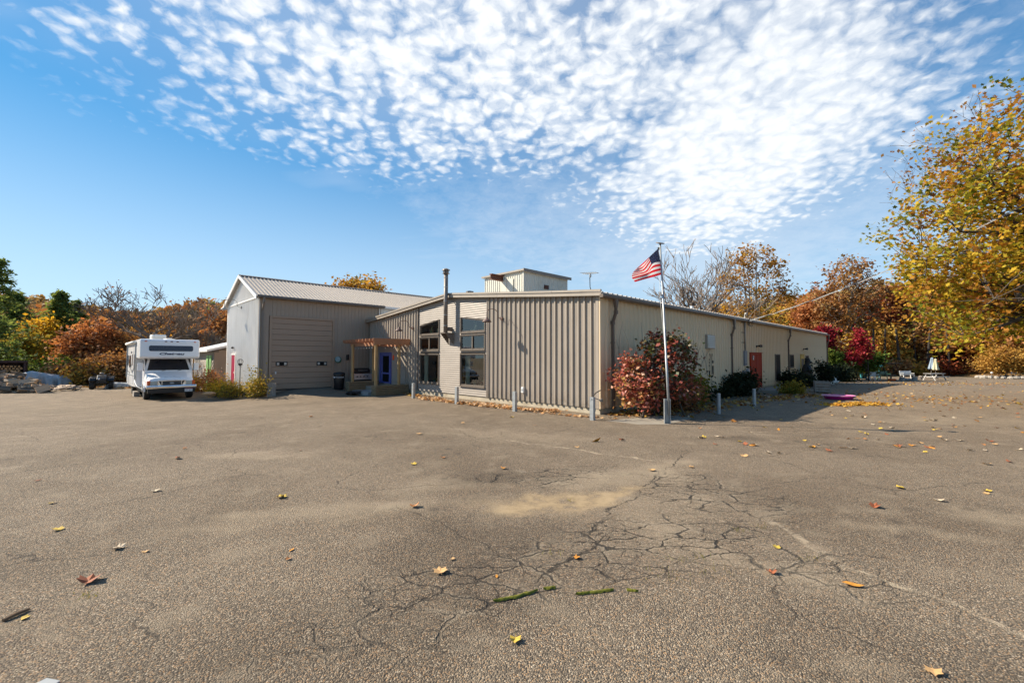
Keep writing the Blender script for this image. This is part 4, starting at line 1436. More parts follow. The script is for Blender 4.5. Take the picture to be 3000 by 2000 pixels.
def flood(label, V, z):
    f_ = bthing('floodlight', label, 'floodlight', V, -.06, z)
    MB().box(-.07, .07, -.05, 0, -.06, .06).build('base', M['black_metal'], f_)
    MB().bar((-.0, -.05, 0), (.0, -.14, .03), .03, .03).build('bracket', M['black_metal'], f_)
    for s_ in (-1, 1):
        MB().lathe([(.03, -.02), (.085, -.17), (.08, -.175)], 12, (s_ * .13, -.1, .02), 'y').build('lamp_head', M['black_metal'], f_)


flood('twin floodlight above the orange-red double door', 15.75, 2.58)
flood('twin floodlight above the yellow framed door', 26.5, 2.58)

# ------------------------------------------------------------------ things seen in the windows
def deer(label, V, U, z, lying):
    d_ = bthing('deer_figurine', label, 'figurine', V, U, z)
    mb_ = MB()
    zb_ = .09 if lying else .24
    mb_.tube([(0, .17, zb_ + .02), (0, .10, zb_ + .03), (0, -.02, zb_), (0, -.12, zb_ + .02), (0, -.17, zb_ + .07), (0, -.20, zb_ + .19), (0, -.21, zb_ + .25)], [.03, .075, .07, .078, .05, .035, .04], 10)
    mb_.tube([(0, -.20, zb_ + .25), (0, -.27, zb_ + .23), (0, -.31, zb_ + .215)], [.042, .03, .016], 8)
    mb_.tube([(0, .17, zb_ + .04), (0, .21, zb_ + .08)], [.02, .008], 6)
    for s_ in (-1, 1):
        mb_.tube([(s_ * .02, -.20, zb_ + .28), (s_ * .05, -.17, zb_ + .36), (s_ * .04, -.20, zb_ + .44)], [.01, .009, .005], 5)
        mb_.tube([(s_ * .05, -.17, zb_ + .36), (s_ * .09, -.16, zb_ + .42)], [.008, .004], 5)
        mb_.tube([(s_ * .03, -.19, zb_ + .27), (s_ * .08, -.17, zb_ + .29)], [.016, .004], 5)
        for y in (-.12, .10):
            if lying:
                mb_.tube([(s_ * .06, y, zb_ - .03), (s_ * .08, y - .12, .03), (s_ * .06, y - .02, .02)], [.03, .018, .012], 6)
            else:
                mb_.tube([(s_ * .045, y, zb_), (s_ * .045, y + .02, zb_ * .5), (s_ * .045, y, 0)], [.032, .017, .013], 6)
    mb_.build('body', M['figurine'], d_, smooth=True)


def toy_tree(label, V, U, z, hgt):
    d_ = bthing('toy_tree', label, 'ornament', V, U, z)
    MB().tube([(0, 0, 0), (0, 0, hgt * .3)], .02, 6).build('trunk', M['bark'], d_)
    mb_ = MB()
    for i in range(5):
        q = i / 5
        mb_.lathe([(.13 * (1 - q) + .02, hgt * (.18 + q * .72)), (.02, hgt * (.18 + q * .72) + hgt * .24)], 9)
    mb_.build('crown', M['toy_tree'], d_)


deer('standing cream deer figurine in the left upper window', .2, 9.62, 2.99, False)
deer('lying cream deer figurine in the right upper window', .2, 7.0, 2.99, True)
toy_tree('small toy fir tree in the left upper window', .2, 10.28, 2.99, .46)
toy_tree('small toy fir tree in the right upper window', .2, 6.22, 2.99, .46)


def curtain(label, U0, U1, top=2.02, bot=.6):
    c_ = bthing('curtain', label, 'curtain', .12, U0, 0)
    mb_ = MB()
    n = 24
    for i in range(n + 1):
        f = i / n
        for z_, sq in ((bot, 1.0), (1.0, .72), (top, .95)):
            mb_.v.append((.035 * math.sin(f * 22) * (1.2 if z_ == bot else 1), (U1 - U0) * (.5 + (f - .5) * sq), z_))
    for i in range(n):
        for j in range(2):
            a_ = i * 3 + j
            mb_.f.append((a_, a_ + 3, a_ + 4, a_ + 1))
            mb_.mi.append(0)
    mb_.build('cloth', M['curtain'], c_, smooth=True)


curtain('pale green curtain at the left of the left picture window', 10.45, 10.85)
curtain('pale green curtain at the right of the left picture window', 9.34, 9.62)
curtain('pale green curtain at the left of the right picture window', 7.05, 7.45)
curtain('pale green curtain at the right of the right picture window', 5.88, 6.05)


def pot(label, U, r, hgt, m_, leaf=True, V=.3):
    p_ = bthing('potted_plant', label, 'potted plant', V, U, .58)
    MB().lathe([(r * .7, 0), (r, hgt), (r * 1.08, hgt), (r * 1.08, hgt + .03), (r * .9, hgt + .03), (r * .85, hgt - .02), (.001, hgt - .02)], 16).build('pot', M[m_], p_, smooth=True)
    mb_ = MB()
    q = random.Random(int(U * 100))
    for k in range(40):
        a_, e_ = q.uniform(0, 2 * PI), q.uniform(.2, 1.4)
        d_ = Vector((math.cos(a_) * math.cos(e_), math.sin(a_) * math.cos(e_), math.sin(e_)))
        s_ = d_.cross(Vector((0, 0, 1))).normalized() * .02
        L = q.uniform(.08, .2)
        b_ = Vector((0, 0, hgt))
        mb_.add([b_, b_ + d_ * L * .6 + s_, b_ + d_ * L, b_ + d_ * L * .6 - s_], [(0, 1, 2, 3)])
    mb_.build('leaves', M['plant_green'], p_)


pot('large terracotta bowl with green plant in the right window', 6.35, .17, .2, 'terracotta')
pot('small teal pot in the right window', 6.95, .09, .13, 'teal')
pot('small teal pot in the left window', 10.2, .10, .12, 'teal')
pot('small pale pot with spiky plant in the left window', 9.75, .09, .09, 'white')
pot('small dark pot in the left window', 9.95, .08, .12, 'dial_green')

# ------------------------------------------------------------------ posts along the building
def post(label, px, py, hgt=.69, kind=0):
    p_ = thing('steel_post', label, 'bollard', P(px, py), TH, 'short steel posts around the building')
    if kind == 0:
        mb_ = MB()
        mb_.box(-.055, -.043, -.065, .065, -.3, hgt)
        mb_.box(.043, .055, -.065, .065, -.3, hgt)
        mb_.box(-.0425, .0425, -.008, .008, -.3, hgt - .001)
        mb_.box(-.0425, .0425, -.064, -.056, -.3, hgt - .003)
        mb_.build('web', M['galv'], p_)
        MB().box(-.057, .057, -.067, .067, hgt + .001, hgt + .008).build('cap', M['galv'], p_)
    else:
        MB().tube([(0, 0, -.3), (0, 0, hgt)], .062, 16).build('pipe', M['galv'], p_, smooth=False)
        MB().lathe([(.064, hgt + .001), (.06, hgt + .012), (.001, hgt + .014)], 16).build('cap', M['galv'], p_)
    return p_


post('grey steel post nearest the pergola on the gable front', 1211, 1166)
post('grey steel post in front of the clapboard bay', 1338, 1183)
post('grey steel post in the leaf drift before the ribbed panels', 1508, 1205)
b4 = post('grey steel post at the corner topped by a bent blade and knob', 1736, 1230)
mb = MB()
mb.bar((0, 0, .70), (.12, -.04, .82), .03, .02)
mb.bar((.12, -.04, .82), (.30, -.10, .90), .05, .015)
mb.bar((-.06, -.02, .62), (0, 0, .70), .03, .02)
mb.build('bent_blade', M['black_metal'], b4)
mb = MB()
mb.bar((.03, -.01, .68), (.22, -.12, .60), .022, .022)
mb.lathe([(.02, -.06), (.05, -.05), (.05, .03), (.02, .04)], 10, (.25, -.14, .60), 'z')
mb.build('knob', M['galv_dark'], b4)
post('round pale steel post in the shade nearest the flagpole', 2106, 1212, .68, 1)
post('round pale steel post in the shade before the orange-red door', 2210, 1191, .68, 1)

stp = thing('timber_stump', 'squat upright grey timber at the corner of the garage', 'stump', P(795, 1159), TH - .2)
mb = MB()
q = random.Random(3)
prof = [(-.2, -.13), (.0, -.15), (.19, -.13), (.2, .1), (.02, .14), (-.19, .12)]
vs = []
for z in (-.1, .12, .35, .53, .62):
    for i, (a_, b_) in enumerate(prof):
        k = 1 + .06 * math.sin(z * 9 + i)
        vs.append((a_ * k, b_ * k, z + (.04 * math.sin(i * 2.1) if z > .6 else 0)))
n = 6
mb.add(vs, [(r * n + i, r * n + (i + 1) % n, (r + 1) * n + (i + 1) % n, (r + 1) * n + i) for r in range(4) for i in range(n)] + [tuple(range(4 * n, 5 * n))])
mb.build('timber', M['grey_wood'], stp, bevel=.015)

# shepherd hook with an ornament in the bed by the white wall
sh = bthing('garden_hook', 'dark iron garden stake with round finial against the white wall', 'garden stake', -6.45, 18.5, -.1)
MB().tube([(0, 0, 0), (0, 0, 1.55)], .018, 8).build('stake', M['black_metal'], sh)
mb = MB()
for k in range(3):
    a_ = PI * k / 3
    mb.tube([(.14 * math.cos(q_) * math.cos(a_), .14 * math.cos(q_) * math.sin(a_), 1.72 + .14 * math.sin(q_)) for q_ in np.linspace(0, 2 * PI, 14)], .009, 5)
mb.lathe([(.02, 1.5), (.12, 1.56), (.1, 1.62), (.02, 1.64)], 12)
for s_ in (-1, 1):
    mb.tube([(0, s_ * .08, 1.6), (0, s_ * .2, 1.52), (0, s_ * .26, 1.4)], [.012, .01, .006], 5)
mb.build('finial', M['black_metal'], sh)

# ------------------------------------------------------------------ flag
fb = P(1955, 1240)
fpole = thing('flagpole', 'leaning galvanised flagpole with disc top, set in a steel beam', 'flagpole', fb, TH)
mb = MB()
mb.box(-.085, -.073, -.09, .09, -.2, .71)
mb.box(.073, .085, -.09, .09, -.2, .71)
mb.box(-.0725, .0725, .02, .034, -.2, .709)
mb.build('beam_base', M['galv'], fpole).rotation_euler = (0, 0, -TH - .22)
top = at_depth(1934, 712, fb.y) - fb
topl = Matrix.Rotation(-TH, 3, 'Z') @ top
p0 = Vector((.0, -.06, .25))
d_ = topl - p0
MB().tube([p0 + d_ * t_ for t_ in (0, .34, .341, .7, .701, 1.0)], [.034, .034, .028, .028, .023, .023], 12).build('pole', M['galv'], fpole, smooth=True)
dsk = MB().lathe([(.002, .02), (.125, .012), (.128, 0), (.12, -.012), (.02, -.03)], 20, (0, 0, 0)).build('disc', M['galv_dark'], fpole, smooth=True)
dsk.location = topl
dsk.rotation_euler = (.32, -.15, 0)
MB().box(-.02, .02, .03, .07, -.07, .0).build('pulley', M['black_metal'], fpole).location = topl + Vector((0, 0, -.12))
MB().tube([topl + Vector((.02, .05, -.1)), topl + Vector((.06, .05, -1.6)), topl * .35 + Vector((.08, 0, 0))], .004, 4).build('halyard', M['white'], fpole)

flag = thing('flag', 'folded red, white and blue striped flag with white stars on the leaning pole', 'flag', (0, 0, 0))
rows = {0: [(1929, 727), (1906, 749), (1882, 772), (1864, 787)], .3: [(1931.5, 750), (1909, 757), (1884, 788), (1856, 796)],
        .54: [(1934.5, 767), (1913, 772), (1893, 798), (1852, 803)], .77: [(1937, 785), (1914, 791), (1893, 801), (1851, 813)], 1: [(1939, 804), (1914, 811), (1888, 818), (1860, 826)]}
bs = sorted(rows)
nb, na = 39, 30


def flag_pt(a_, b_):
    def along(pl_, t_):
        x_ = t_ * 3
        i_ = min(2, int(x_))
        f_ = x_ - i_
        pts_ = [Vector(p + (0,)) for p in pl_]
        pm, p0_, p1_, p2_ = pts_[max(0, i_ - 1)], pts_[i_], pts_[i_ + 1], pts_[min(3, i_ + 2)]
        return .5 * ((2 * p0_) + (p1_ - pm) * f_ + (2 * pm - 5 * p0_ + 4 * p1_ - p2_) * f_ ** 2 + (3 * p0_ - pm - 3 * p1_ + p2_) * f_ ** 3)
    k_ = max(i for i in range(len(bs) - 1) if bs[i] <= b_ + 1e-9)
    f_ = (b_ - bs[k_]) / (bs[k_ + 1] - bs[k_])
    q_ = along(rows[bs[k_]], a_) * (1 - f_) + along(rows[bs[k_ + 1]], a_) * f_
    dep = fb.y + .03 + .16 * a_ * math.sin(2.2 * a_ * PI + 1.7 * b_) - .22 * a_ * (1 - b_) + .05 * math.sin(9 * a_ + 4 * b_) * a_
    return at_depth(q_.x, q_.y, dep)


mb = MB()
for j in range(nb + 1):
    for i in range(na + 1):
        mb.v.append(tuple(flag_pt(i / na, j / nb)))
for j in range(nb):
    for i in range(na):
        a_ = j * (na + 1) + i
        mb.f.append((a_, a_ + 1, a_ + na + 2, a_ + na + 1))
        stripe = int(j / 3)
        mb.mi.append(2 if (stripe < 7 and i < na * .4) else (0 if stripe % 2 == 0 else 1))
mb.build('cloth', [M['flag_red'], M['flag_white'], M['flag_blue']], flag, smooth=True)
mb = MB()
for r_ in range(9):
    for c_ in range(6 if r_ % 2 == 0 else 5):
        a0 = (.035 + c_ * .066 + (0 if r_ % 2 == 0 else .033))
        b0 = .03 + r_ * .0555
        o_ = flag_pt(a0, b0)
        dx = (flag_pt(a0 + .012, b0) - o_)
        dy = (flag_pt(a0, b0 + .018) - o_)
        nn = dx.cross(dy).normalized()
        if nn.y > 0:
            nn = -nn
        vs = []
        for k in range(10):
            rr_ = 1.0 if k % 2 == 0 else .42
            an = 2 * PI * k / 10
            vs.append(o_ + dx * math.sin(an) * rr_ - dy * math.cos(an) * rr_ + nn * .004)
        mb.add(vs, [tuple(range(10))])
mb.build('stars', M['flag_white'], flag)

# ------------------------------------------------------------------ antenna on the roof
an = bthing('roof_antenna', 'thin television antenna on a bent mast above the roof corner', 'antenna', 3.4, 2.75, 4.28)
MB().tube([(0, 0, 0), (0, 0, .45), (-.05, .05, .7), (-.03, .08, 1.25)], .018, 6).build('mast', M['black_metal'], an)
mb = MB()
mb.bar((-.03, -.32, 1.28), (-.03, .46, 1.34), .03, .03)
for k in range(8):
    y = -.3 + k * .1
    mb.bar((-.2 - .02 * k, y, 1.285 + .008 * k), (.14 + .02 * k, y, 1.285 + .008 * k), .012, .012)
mb.ball((-.03, .05, 1.2), (.05, .05, .1), 8, 5)
mb.build('boom', M['galv'], an)

# ------------------------------------------------------------------ service cable
cab = thing('service_cable', 'twisted overhead service cable running from the mast to the upper right', 'cable', (0, 0, 0))
a_ = W(-.22, 13.74, 3.95)
b_ = at_depth(3150, 520, 15.0)
pts = []
for i in range(41):
    f = i / 40
    p = a_.lerp(b_, f)
    p.z -= 1.1 * 4 * f * (1 - f) * .42
    pts.append(p)
MB().tube(pts, .011, 5).build('conductor', M['cable'], cab)
MB().tube([p + Vector((.03 * math.sin(i), 0, .03 * math.cos(i) - .01)) for i, p in enumerate(pts)], .009, 5).build('conductor', M['black'], cab)
MB().tube([p + Vector((0, 0, -.035 - .012 * math.sin(i * 1.7))) for i, p in enumerate(pts)], .009, 4).build('conductor', M['galv'], cab)

# wall ornament by the vent: wind chimes on a forked iron stake
wc = bthing('wind_chimes', 'black iron forked stake hung with wind chimes on the cream wall', 'wind chimes', 8.65, -.25, .1)
mb = MB()
mb.tube([(0, 0, 0), (0, 0, 1.75)], .010, 6)
for s_ in (-1, 1):
    mb.tube([(0, 0, 1.55), (s_ * .03, 0, 1.85), (s_ * .1, 0, 2.0), (s_ * .18, 0, 1.98), (s_ * .2, 0, 1.88)], .009, 6)
mb.build('stake', M['black_metal'], wc)
mb = MB()
mb.tube([(.2, 0, 1.88), (.2, 0, 1.5)], .004, 4)
mb.lathe([(.001, -.01), (.075, -.01), (.075, .01)], 12, (.2, 0, 1.62), 'y')
mb.bar((.1, 0, 1.43), (.3, 0, 1.43), .014, .014)
for i in range(3):
    mb.tube([(.14 + i * .06, 0, 1.42), (.14 + i * .06, 0, .95 + .1 * (i % 2))], .011, 6)
mb.lathe([(.001, -.01), (.05, -.01), (.05, .01)], 12, (.2, 0, .68), 'y')
mb.build('chime', M['black_metal'], wc)
mb = MB()
mb.tube([(-.2, 0, 1.88), (-.2, 0, 1.2)], .004, 4)
for z in (1.72, 1.58, 1.44):
    mb.ball((-.2 + .02 * math.sin(z * 20), 0, z), (.05, .015, .045), 7, 4)
mb.bar((-.3, 0, 1.2), (-.1, 0, 1.2), .014, .014)
for i in range(3):
    mb.tube([(-.26 + i * .05, 0, 1.2), (-.26 + i * .05, 0, .8 + .1 * i)], .010, 6)
mb.build('chime', M['black_metal'], wc)
wr = bthing('loose_wire', 'thin brown wire trailing down the cream wall from the vent', 'wire', 0, 0)
MB().tube([(8.9, -.09, 2.32), (8.6, -.1, 2.1), (8.1, -.1, 1.75), (7.6, -.1, 1.25), (7.15, -.1, .95), (7.05, -.12, .8), (7.2, -.14, .5)], .008, 5).build('wire', M['fascia_brown'], wr)

# concrete pads at the foot of the flagpole and at the red door
pd = tag(MB().prism([tuple(P(*q))[:2] for q in ((1775, 1232), (1965, 1216), (2030, 1225), (1958, 1243), (1870, 1243))], .002, .006, 'z').build('concrete_apron', M['concrete_pad']), 'thin concrete pad at the foot of the flagpole', 'concrete pad', kind='structure')
pd2 = bthing('door_slab', 'low concrete slab before the orange-red double door', 'slab', 14.4, -1.5, 0)
MB().box(0, 4.2, 0, 1.35, -.2, .14).build('slab', M['concrete_pad'], pd2, bevel=.02)

# ------------------------------------------------------------------ motorhome
rv = thing('motorhome', 'white class C motorhome with cab-over bunk and dark bunk window', 'motorhome', (-17.27, 22.15, -.25), .783)
HW = 1.2
body = MB()
prof = [(7.2, .62), (7.2, 2.9), (7.1, 2.98), (.10, 3.0), (.02, 2.93), (-.06, 2.12), (.0, 2.06), (.2, 2.02), (1.75, 2.05), (1.75, .55), (4.3, .48), (6.6, .50)]
body.prism([(a, b) for a, b in prof], -HW, HW, 'x')
rvb = body.build('house_body', M['rv_white'], rv, bevel=.045)
# bunk window with rounded corners, letters, marker lamps
def rounded(x0, x1, z0, z1, r, n=5):
    pts_ = []
    for cx_, cz_, a0 in ((x1 - r, z1 - r, 0), (x0 + r, z1 - r, PI / 2), (x0 + r, z0 + r, PI), (x1 - r, z0 + r, 1.5 * PI)):
        for i in range(n):
            a_ = a0 + PI / 2 * i / (n - 1)
            pts_.append((cx_ + r * math.cos(a_), cz_ + r * math.sin(a_)))
    return pts_


def front_y(z):
    return -.06 + (z - 2.12) / (2.93 - 2.12) * .08


def on_front(poly, lift, m_, name, parent):
    vs = [(x_, front_y(z_) - lift, z_) for x_, z_ in poly]
    vs += [(x_, front_y(z_) + .02, z_) for x_, z_ in poly]
    n_ = len(poly)
    mb_ = MB().add(vs, [tuple(range(n_)), tuple(reversed(range(n_, 2 * n_)))] + [(i, (i + 1) % n_, (i + 1) % n_ + n_, i + n_) for i in range(n_)])
    return mb_.build(name, m_, parent)


bw = on_front(rounded(-.86, .92, 2.40, 2.68, .075), .012, M['rv_screen'], 'bunk_window', rv)
on_front(rounded(-.885, .945, 2.376, 2.704, .09), .006, M['rv_white'], 'seal', bw)
o = link('lettering', text_mesh('Chateau', .145, M['navy'], .22, .006, .003), rv)
o.location = (.03, front_y(2.27) - .006, 2.265)
o.rotation_euler = (PI / 2 - .1, 0, 0)
o.scale = (2.05, 1, 1)
for x_, m_ in ((-.98, 'amber'), (-.2, 'amber_dull'), (.03, 'amber_dull'), (.27, 'amber_dull'), (1.0, 'amber')):
    MB().ball((x_, front_y(2.88), 2.885), (.06, .02, .026), 10, 6).build('marker_lamp', M[m_], rv, smooth=True)
# roof gear
ac = MB().prism([(3.0, 3.0), (2.9, 3.26), (3.0, 3.34), (3.75, 3.34), (3.9, 3.0)], -.5, .14, 'x').build('air_conditioner', M['rv_ivory'], rv, bevel=.04)
MB().lathe([(.27, 3.0), (.25, 3.06), (.1, 3.1), (.001, 3.11)], 16, (.12, 1.6, 0)).build('roof_dome', M['rv_ivory'], rv, smooth=True)
MB().box(-.75, -.4, 2.5, 3.0, 2.99, 3.08).build('roof_vent', M['rv_white'], rv)
MB().tube([(-.55, 2.2, 3.0), (-.75, 2.2, 3.12), (-.45, 2.2, 3.16)], .012, 6).build('tv_antenna', M['galv_dark'], rv)
aw = MB().tube([(-HW - .07, 1.6, 2.86), (-HW - .07, 6.9, 2.86)], .075, 10).build('awning_roll', M['rv_ivory'], rv, smooth=True)
for y in (1.75, 6.75):
    MB().box(-HW - .06, -HW - .005, y - .04, y + .04, .9, 2.82).build('awning_arm', M['galv'], aw)
# left side: windows, entry door, lockers, decal, rub rail
X0 = -HW - .012
for y0, y1, z0, z1 in ((2.1, 2.75, 1.45, 2.25), (4.55, 5.6, 1.5, 2.2), (6.1, 6.8, 1.6, 2.2)):
    wf = MB().box(X0, X0 + .02, y0, y1, z0, z1).build('side_window', M['rv_grey'], rv, bevel=.005)
    MB().box(X0 - .006, X0 - .001, y0 + .05, y1 - .05, z0 + .05, z1 - .05).build('pane', M['rv_dark'], wf)
dr_ = MB().box(X0 - .004, X0 + .01, 3.2, 3.95, .65, 2.45).build('entry_door', M['rv_white'], rv, bevel=.008)
MB().box(X0 - .010, X0 - .005, 3.38, 3.78, 1.65, 2.25).build('pane', M['rv_dark'], dr_)
MB().box(X0 - .03, X0 - .005, 3.28, 3.34, 1.25, 1.4).build('handle', M['black'], dr_)
for y0, y1, z0, z1 in ((1.95, 2.9, .68, 1.05), (4.1, 4.55, .62, 1.0), (5.75, 6.9, .66, 1.05)):
    MB().box(X0 - .003, X0 + .01, y0, y1, z0, z1).build('locker_door', M['rv_white'], rv, bevel=.006)
MB().box(X0 - .02, X0 + .005, 1.76, 7.19, 1.10, 1.15).build('rub_rail', M['galv'], rv)
dec = MB()
for k, (ya, za, yb, zb, w0, w1) in enumerate(((6.9, 1.55, 5.2, 2.05, .10, .16), (5.2, 2.05, 3.9, 1.45, .16, .05), (4.9, 1.5, 3.2, 1.18, .03, .12), (3.1, 1.35, 2.0, 1.75, .12, .03), (6.6, 1.3, 5.0, 1.2, .03, .07))):
    dec.add([(X0 - .002, ya, za - w0 / 2), (X0 - .002, yb, zb - w1 / 2), (X0 - .002, yb, zb + w1 / 2), (X0 - .002, ya, za + w0 / 2)], [(0, 1, 2, 3)])
dec.build('side_decal', M['rv_grey'], rv)
o = link('lettering', text_mesh('Chateau', .16, M['navy'], .22, .006, .002), rv)
o.location = (X0 - .003, 4.2, 2.36)
o.rotation_euler = (PI / 2, 0, -PI / 2)
o.scale = (1.5, 1, 1)
# cab: tapering nose in cross sections (y, half width, z low, z belt, z top)
secs = [(-.62, .80, .58, .86, .98), (-.54, .90, .56, .88, 1.08), (-.1, .95, .55, .92, 1.22), (.32, .98, .5, .95, 1.36), (.40, .99, .5, .98, 1.40)]
mb = MB()
ring_n = 12
for y, hw, zl, zbelt, zt in secs:
    half = [(0, zl), (hw * .86, zl), (hw, zl + .06), (hw * 1.0, zbelt), (hw * .93, zt - .06), (hw * .7, zt), (0, zt + .02)]
    ring_ = [(x_, z_) for x_, z_ in half] + [(-x_, z_) for x_, z_ in reversed(half[1:-1])]
    for x_, z_ in ring_:
        mb.v.append((x_, y, z_))
nr_ = 12
for r_ in range(len(secs) - 1):
    for i in range(nr_):
        j = (i + 1) % nr_
        mb.f.append((r_ * nr_ + i, r_ * nr_ + j, (r_ + 1) * nr_ + j, (r_ + 1) * nr_ + i))
        mb.mi.append(0)
mb.f.append(tuple(range(nr_)))
mb.mi.append(0)
hood = mb.build('hood', M['rv_white'], rv, bevel=.02)
# cab box behind the windscreen
mb = MB()
mb.prism([(.40, .5), (.40, 1.40), (.78, 2.04), (1.74, 2.04), (1.74, .5)], -.97, -.93, 'x')
mb.prism([(.40, .5), (.40, 1.40), (.78, 2.04), (1.74, 2.04), (1.74, .5)], .93, .97, 'x')
cab = mb.build('cab_side', M['rv_white'], rv)
for s_ in (-1, 1):
    MB().prism([(.62, 1.42), (.88, 1.94), (1.5, 1.94), (1.6, 1.42)], s_ * .972, s_ * .985, 'x').build('side_glass', M['rv_dark'], rv)
MB().add([(-.86, .40, 1.40), (.86, .40, 1.40), (.72, .78, 2.03), (-.72, .78, 2.03)], [(0, 1, 2, 3)]).build('windscreen', M['rv_dark'], rv)
wsf = MB()
for a_, b_ in (((-.93, .41, 1.39), (-.77, .79, 2.04)), ((.93, .41, 1.39), (.77, .79, 2.04)), ((-.93, .395, 1.39), (.93, .395, 1.39)), ((-.77, .79, 2.03), (.77, .79, 2.03))):
    wsf.bar(a_, b_, .10, .05, up=(0, -1, 0))
wsf.build('windscreen_pillar', M['rv_white'], rv)
for x_ in (-.3, .35):
    MB().bar((x_, .34, 1.41), (x_ + .5, .44, 1.52), .015, .015).build('wiper', M['black'], rv)
# grille, lamps, bumper, plate
MB().prism(rounded(-.55, .55, .70, .96, .05), -.655, -.60, 'y').build('grille_surround', M['chrome'], rv)
grl = MB().prism([(-.51, .93), (-.42, .73), (.42, .73), (.51, .93)], -.668, -.656, 'y').build('grille', M['black'], rv)
for z in (.77, .82, .87):
    MB().box(-.36, .36, -.675, -.669, z, z + .012).build('bar', M['rv_grey'], grl)
for x_ in (-.385, .385):
    MB().box(x_ - .012, x_ + .012, -.680, -.669, .735, .93).build('bar', M['chrome'], grl)
ov = MB().lathe([(.001, -.69), (.07, -.688), (.075, -.676)], 18, (0, 0, 0), 'y').build('oval_emblem', M['galv'], grl)
ov.scale = (1.25, 1, .55)
ov.location = (0, 0, .83)
for s_ in (-1, 1):
    MB().prism([(s_ * .56, .94), (s_ * .82, .93), (s_ * .82, .76), (s_ * .52, .75)], -.645, -.56, 'y').build('headlamp', M['lens'], rv, bevel=.008)
    MB().prism([(s_ * .825, .95), (s_ * .945, .95), (s_ * .945, .74), (s_ * .825, .75)], -.63, -.50, 'y').build('turn_lamp', M['amber'], rv, bevel=.012)
mb = MB()
mb.prism([(-.80, .56), (-.84, .60), (-.84, .70), (-.80, .73), (-.66, .73), (-.60, .56)], -.98, .98, 'x')
bmp = mb.build('bumper', M['chrome'], rv, bevel=.02)
MB().prism([(-.78, .36), (-.79, .555), (-.60, .555), (-.60, .36)], -.93, .93, 'x').build('air_dam', M['black'], bmp, bevel=.01)
pl_ = MB().box(.50, .82, -.815, -.80, .40, .56).build('number_plate', M['white'], rv)
MB().box(.50, .82, -.819, -.816, .525, .56).build('plate_band', M['plate_red'], pl_)
o = link('lettering', text_mesh('UVT 8516', .075, M['navy'], 0, .001, .001), pl_)
o.location = (.66, -.818, .465)
o.rotation_euler = (PI / 2, 0, 0)
for s_ in (-1, 1):
    mm = MB().box(s_ * 1.13 - .11, s_ * 1.13 + .11, .32, .42, 1.42, 1.80).build('mirror', M['rv_white'], rv, bevel=.03)
    MB().box(s_ * 1.13 - .08, s_ * 1.13 + .08, .425, .43, 1.46, 1.76).build('mirror_glass', M['dark_glass'], mm)
    MB().bar((s_ * .96, .5, 1.45), (s_ * 1.13, .38, 1.45), .03, .03).build('mirror_arm', M['black'], mm)
# chassis, wheels
MB().box(-.95, .95, .0, 7.0, .30, .5).build('chassis', M['black'], rv)


def wheel(parent, x, y, r, w_, outer):
    tq_ = MB()
    tq_.lathe([(r * .62, -w_ / 2), (r * .93, -w_ / 2), (r, -w_ / 3), (r, w_ / 3), (r * .93, w_ / 2), (r * .62, w_ / 2)], 22, (x, y, r), 'x')
    t_ = tq_.build('tyre', M['rubber'], parent, smooth=False)
    MB().lathe([(r * .6, -w_ * .42), (r * .6, w_ * .42)], 18, (x, y, r), 'x').build('rim', M['galv'], t_)
    MB().lathe([(r * .25, -w_ * .5), (r * .25, w_ * .5)], 12, (x, y, r), 'x').build('hub', M['chrome'], t_)
    return t_


for s_ in (-1, 1):
    wheel(rv, s_ * .86, .42, .38, .24, s_)
    wheel(rv, s_ * .98, 5.05, .38, .24, s_)
    wheel(rv, s_ * .70, 5.05, .38, .22, s_)
    MB().tube([(s_ * .975, .42 + .46 * math.cos(q_), .38 + .46 * math.sin(q_)) for q_ in np.linspace(.05, PI - .05, 12)], .035, 6).build('wheel_arch', M['rv_white'], rv)
MB().tube([(-HW - .02, 1.9, 1.02), (-HW - .05, 1.4, .85), (-HW + .02, .9, .62), (-1.0, .55, .5)], .014, 6).build('power_cord', M['white'], rv)
wb_ = MB().box(-.12, .12, -.45, .45, 0, .26).build('wood_block', M['grey_wood'])
tag(wb_, 'grey wooden block under the side of the motorhome', 'wood block')
wb_.location = rv.location + Matrix.Rotation(.783, 3, 'Z') @ Vector((-1.05, 3.1, 0))
wb_.rotation_euler = (0, 0, .783)

# ------------------------------------------------------------------ quad bike
aq = P(297, 1139)
atv = thing('quad_bike', 'black quad bike parked facing the lot beside the brush', 'quad bike', aq, .72)
for s_ in (-1, 1):
    wheel(atv, s_ * .46, 0, .29, .24, s_)
    wheel(atv, s_ * .44, 1.2, .29, .26, s_)
    MB().prism([(-.40, .56), (-.26, .72), (.22, .74), (.40, .56), (.34, .52), (-.34, .50)], s_ * .26, s_ * .60, 'x').build('front_fender', M['black'], atv, bevel=.03)
    MB().prism([(.82, .56), (.95, .76), (1.5, .78), (1.62, .6), (1.55, .56), (.9, .52)], s_ * .24, s_ * .6, 'x').build('rear_fender', M['black'], atv, bevel=.03)
    MB().bar((s_ * .12, .18, .86), (s_ * .42, .30, .98), .03, .03).build('handlebar', M['black_metal'], atv)
MB().prism([(-.42, .36), (-.44, .66), (-.2, .82), (.25, .92), (.5, .78), (1.3, .8), (1.4, .5), (.6, .3)], -.24, .24, 'x').build('body', M['black'], atv, bevel=.05)
MB().prism([(.45, .78), (.55, .9), (1.2, .9), (1.3, .78)], -.18, .18, 'x').build('seat', M['black'], atv, bevel=.04)
for z, x_ in ((.70, -.12), (.64, -.12)):
    MB().ball((x_, -.44, z), (.06, .03, .035), 8, 6).build('headlamp', M['chrome'], atv, smooth=True)
MB().box(-.30, .30, -.50, -.44, .40, .46).build('brush_guard', M['black_metal'], atv)
rk = MB()
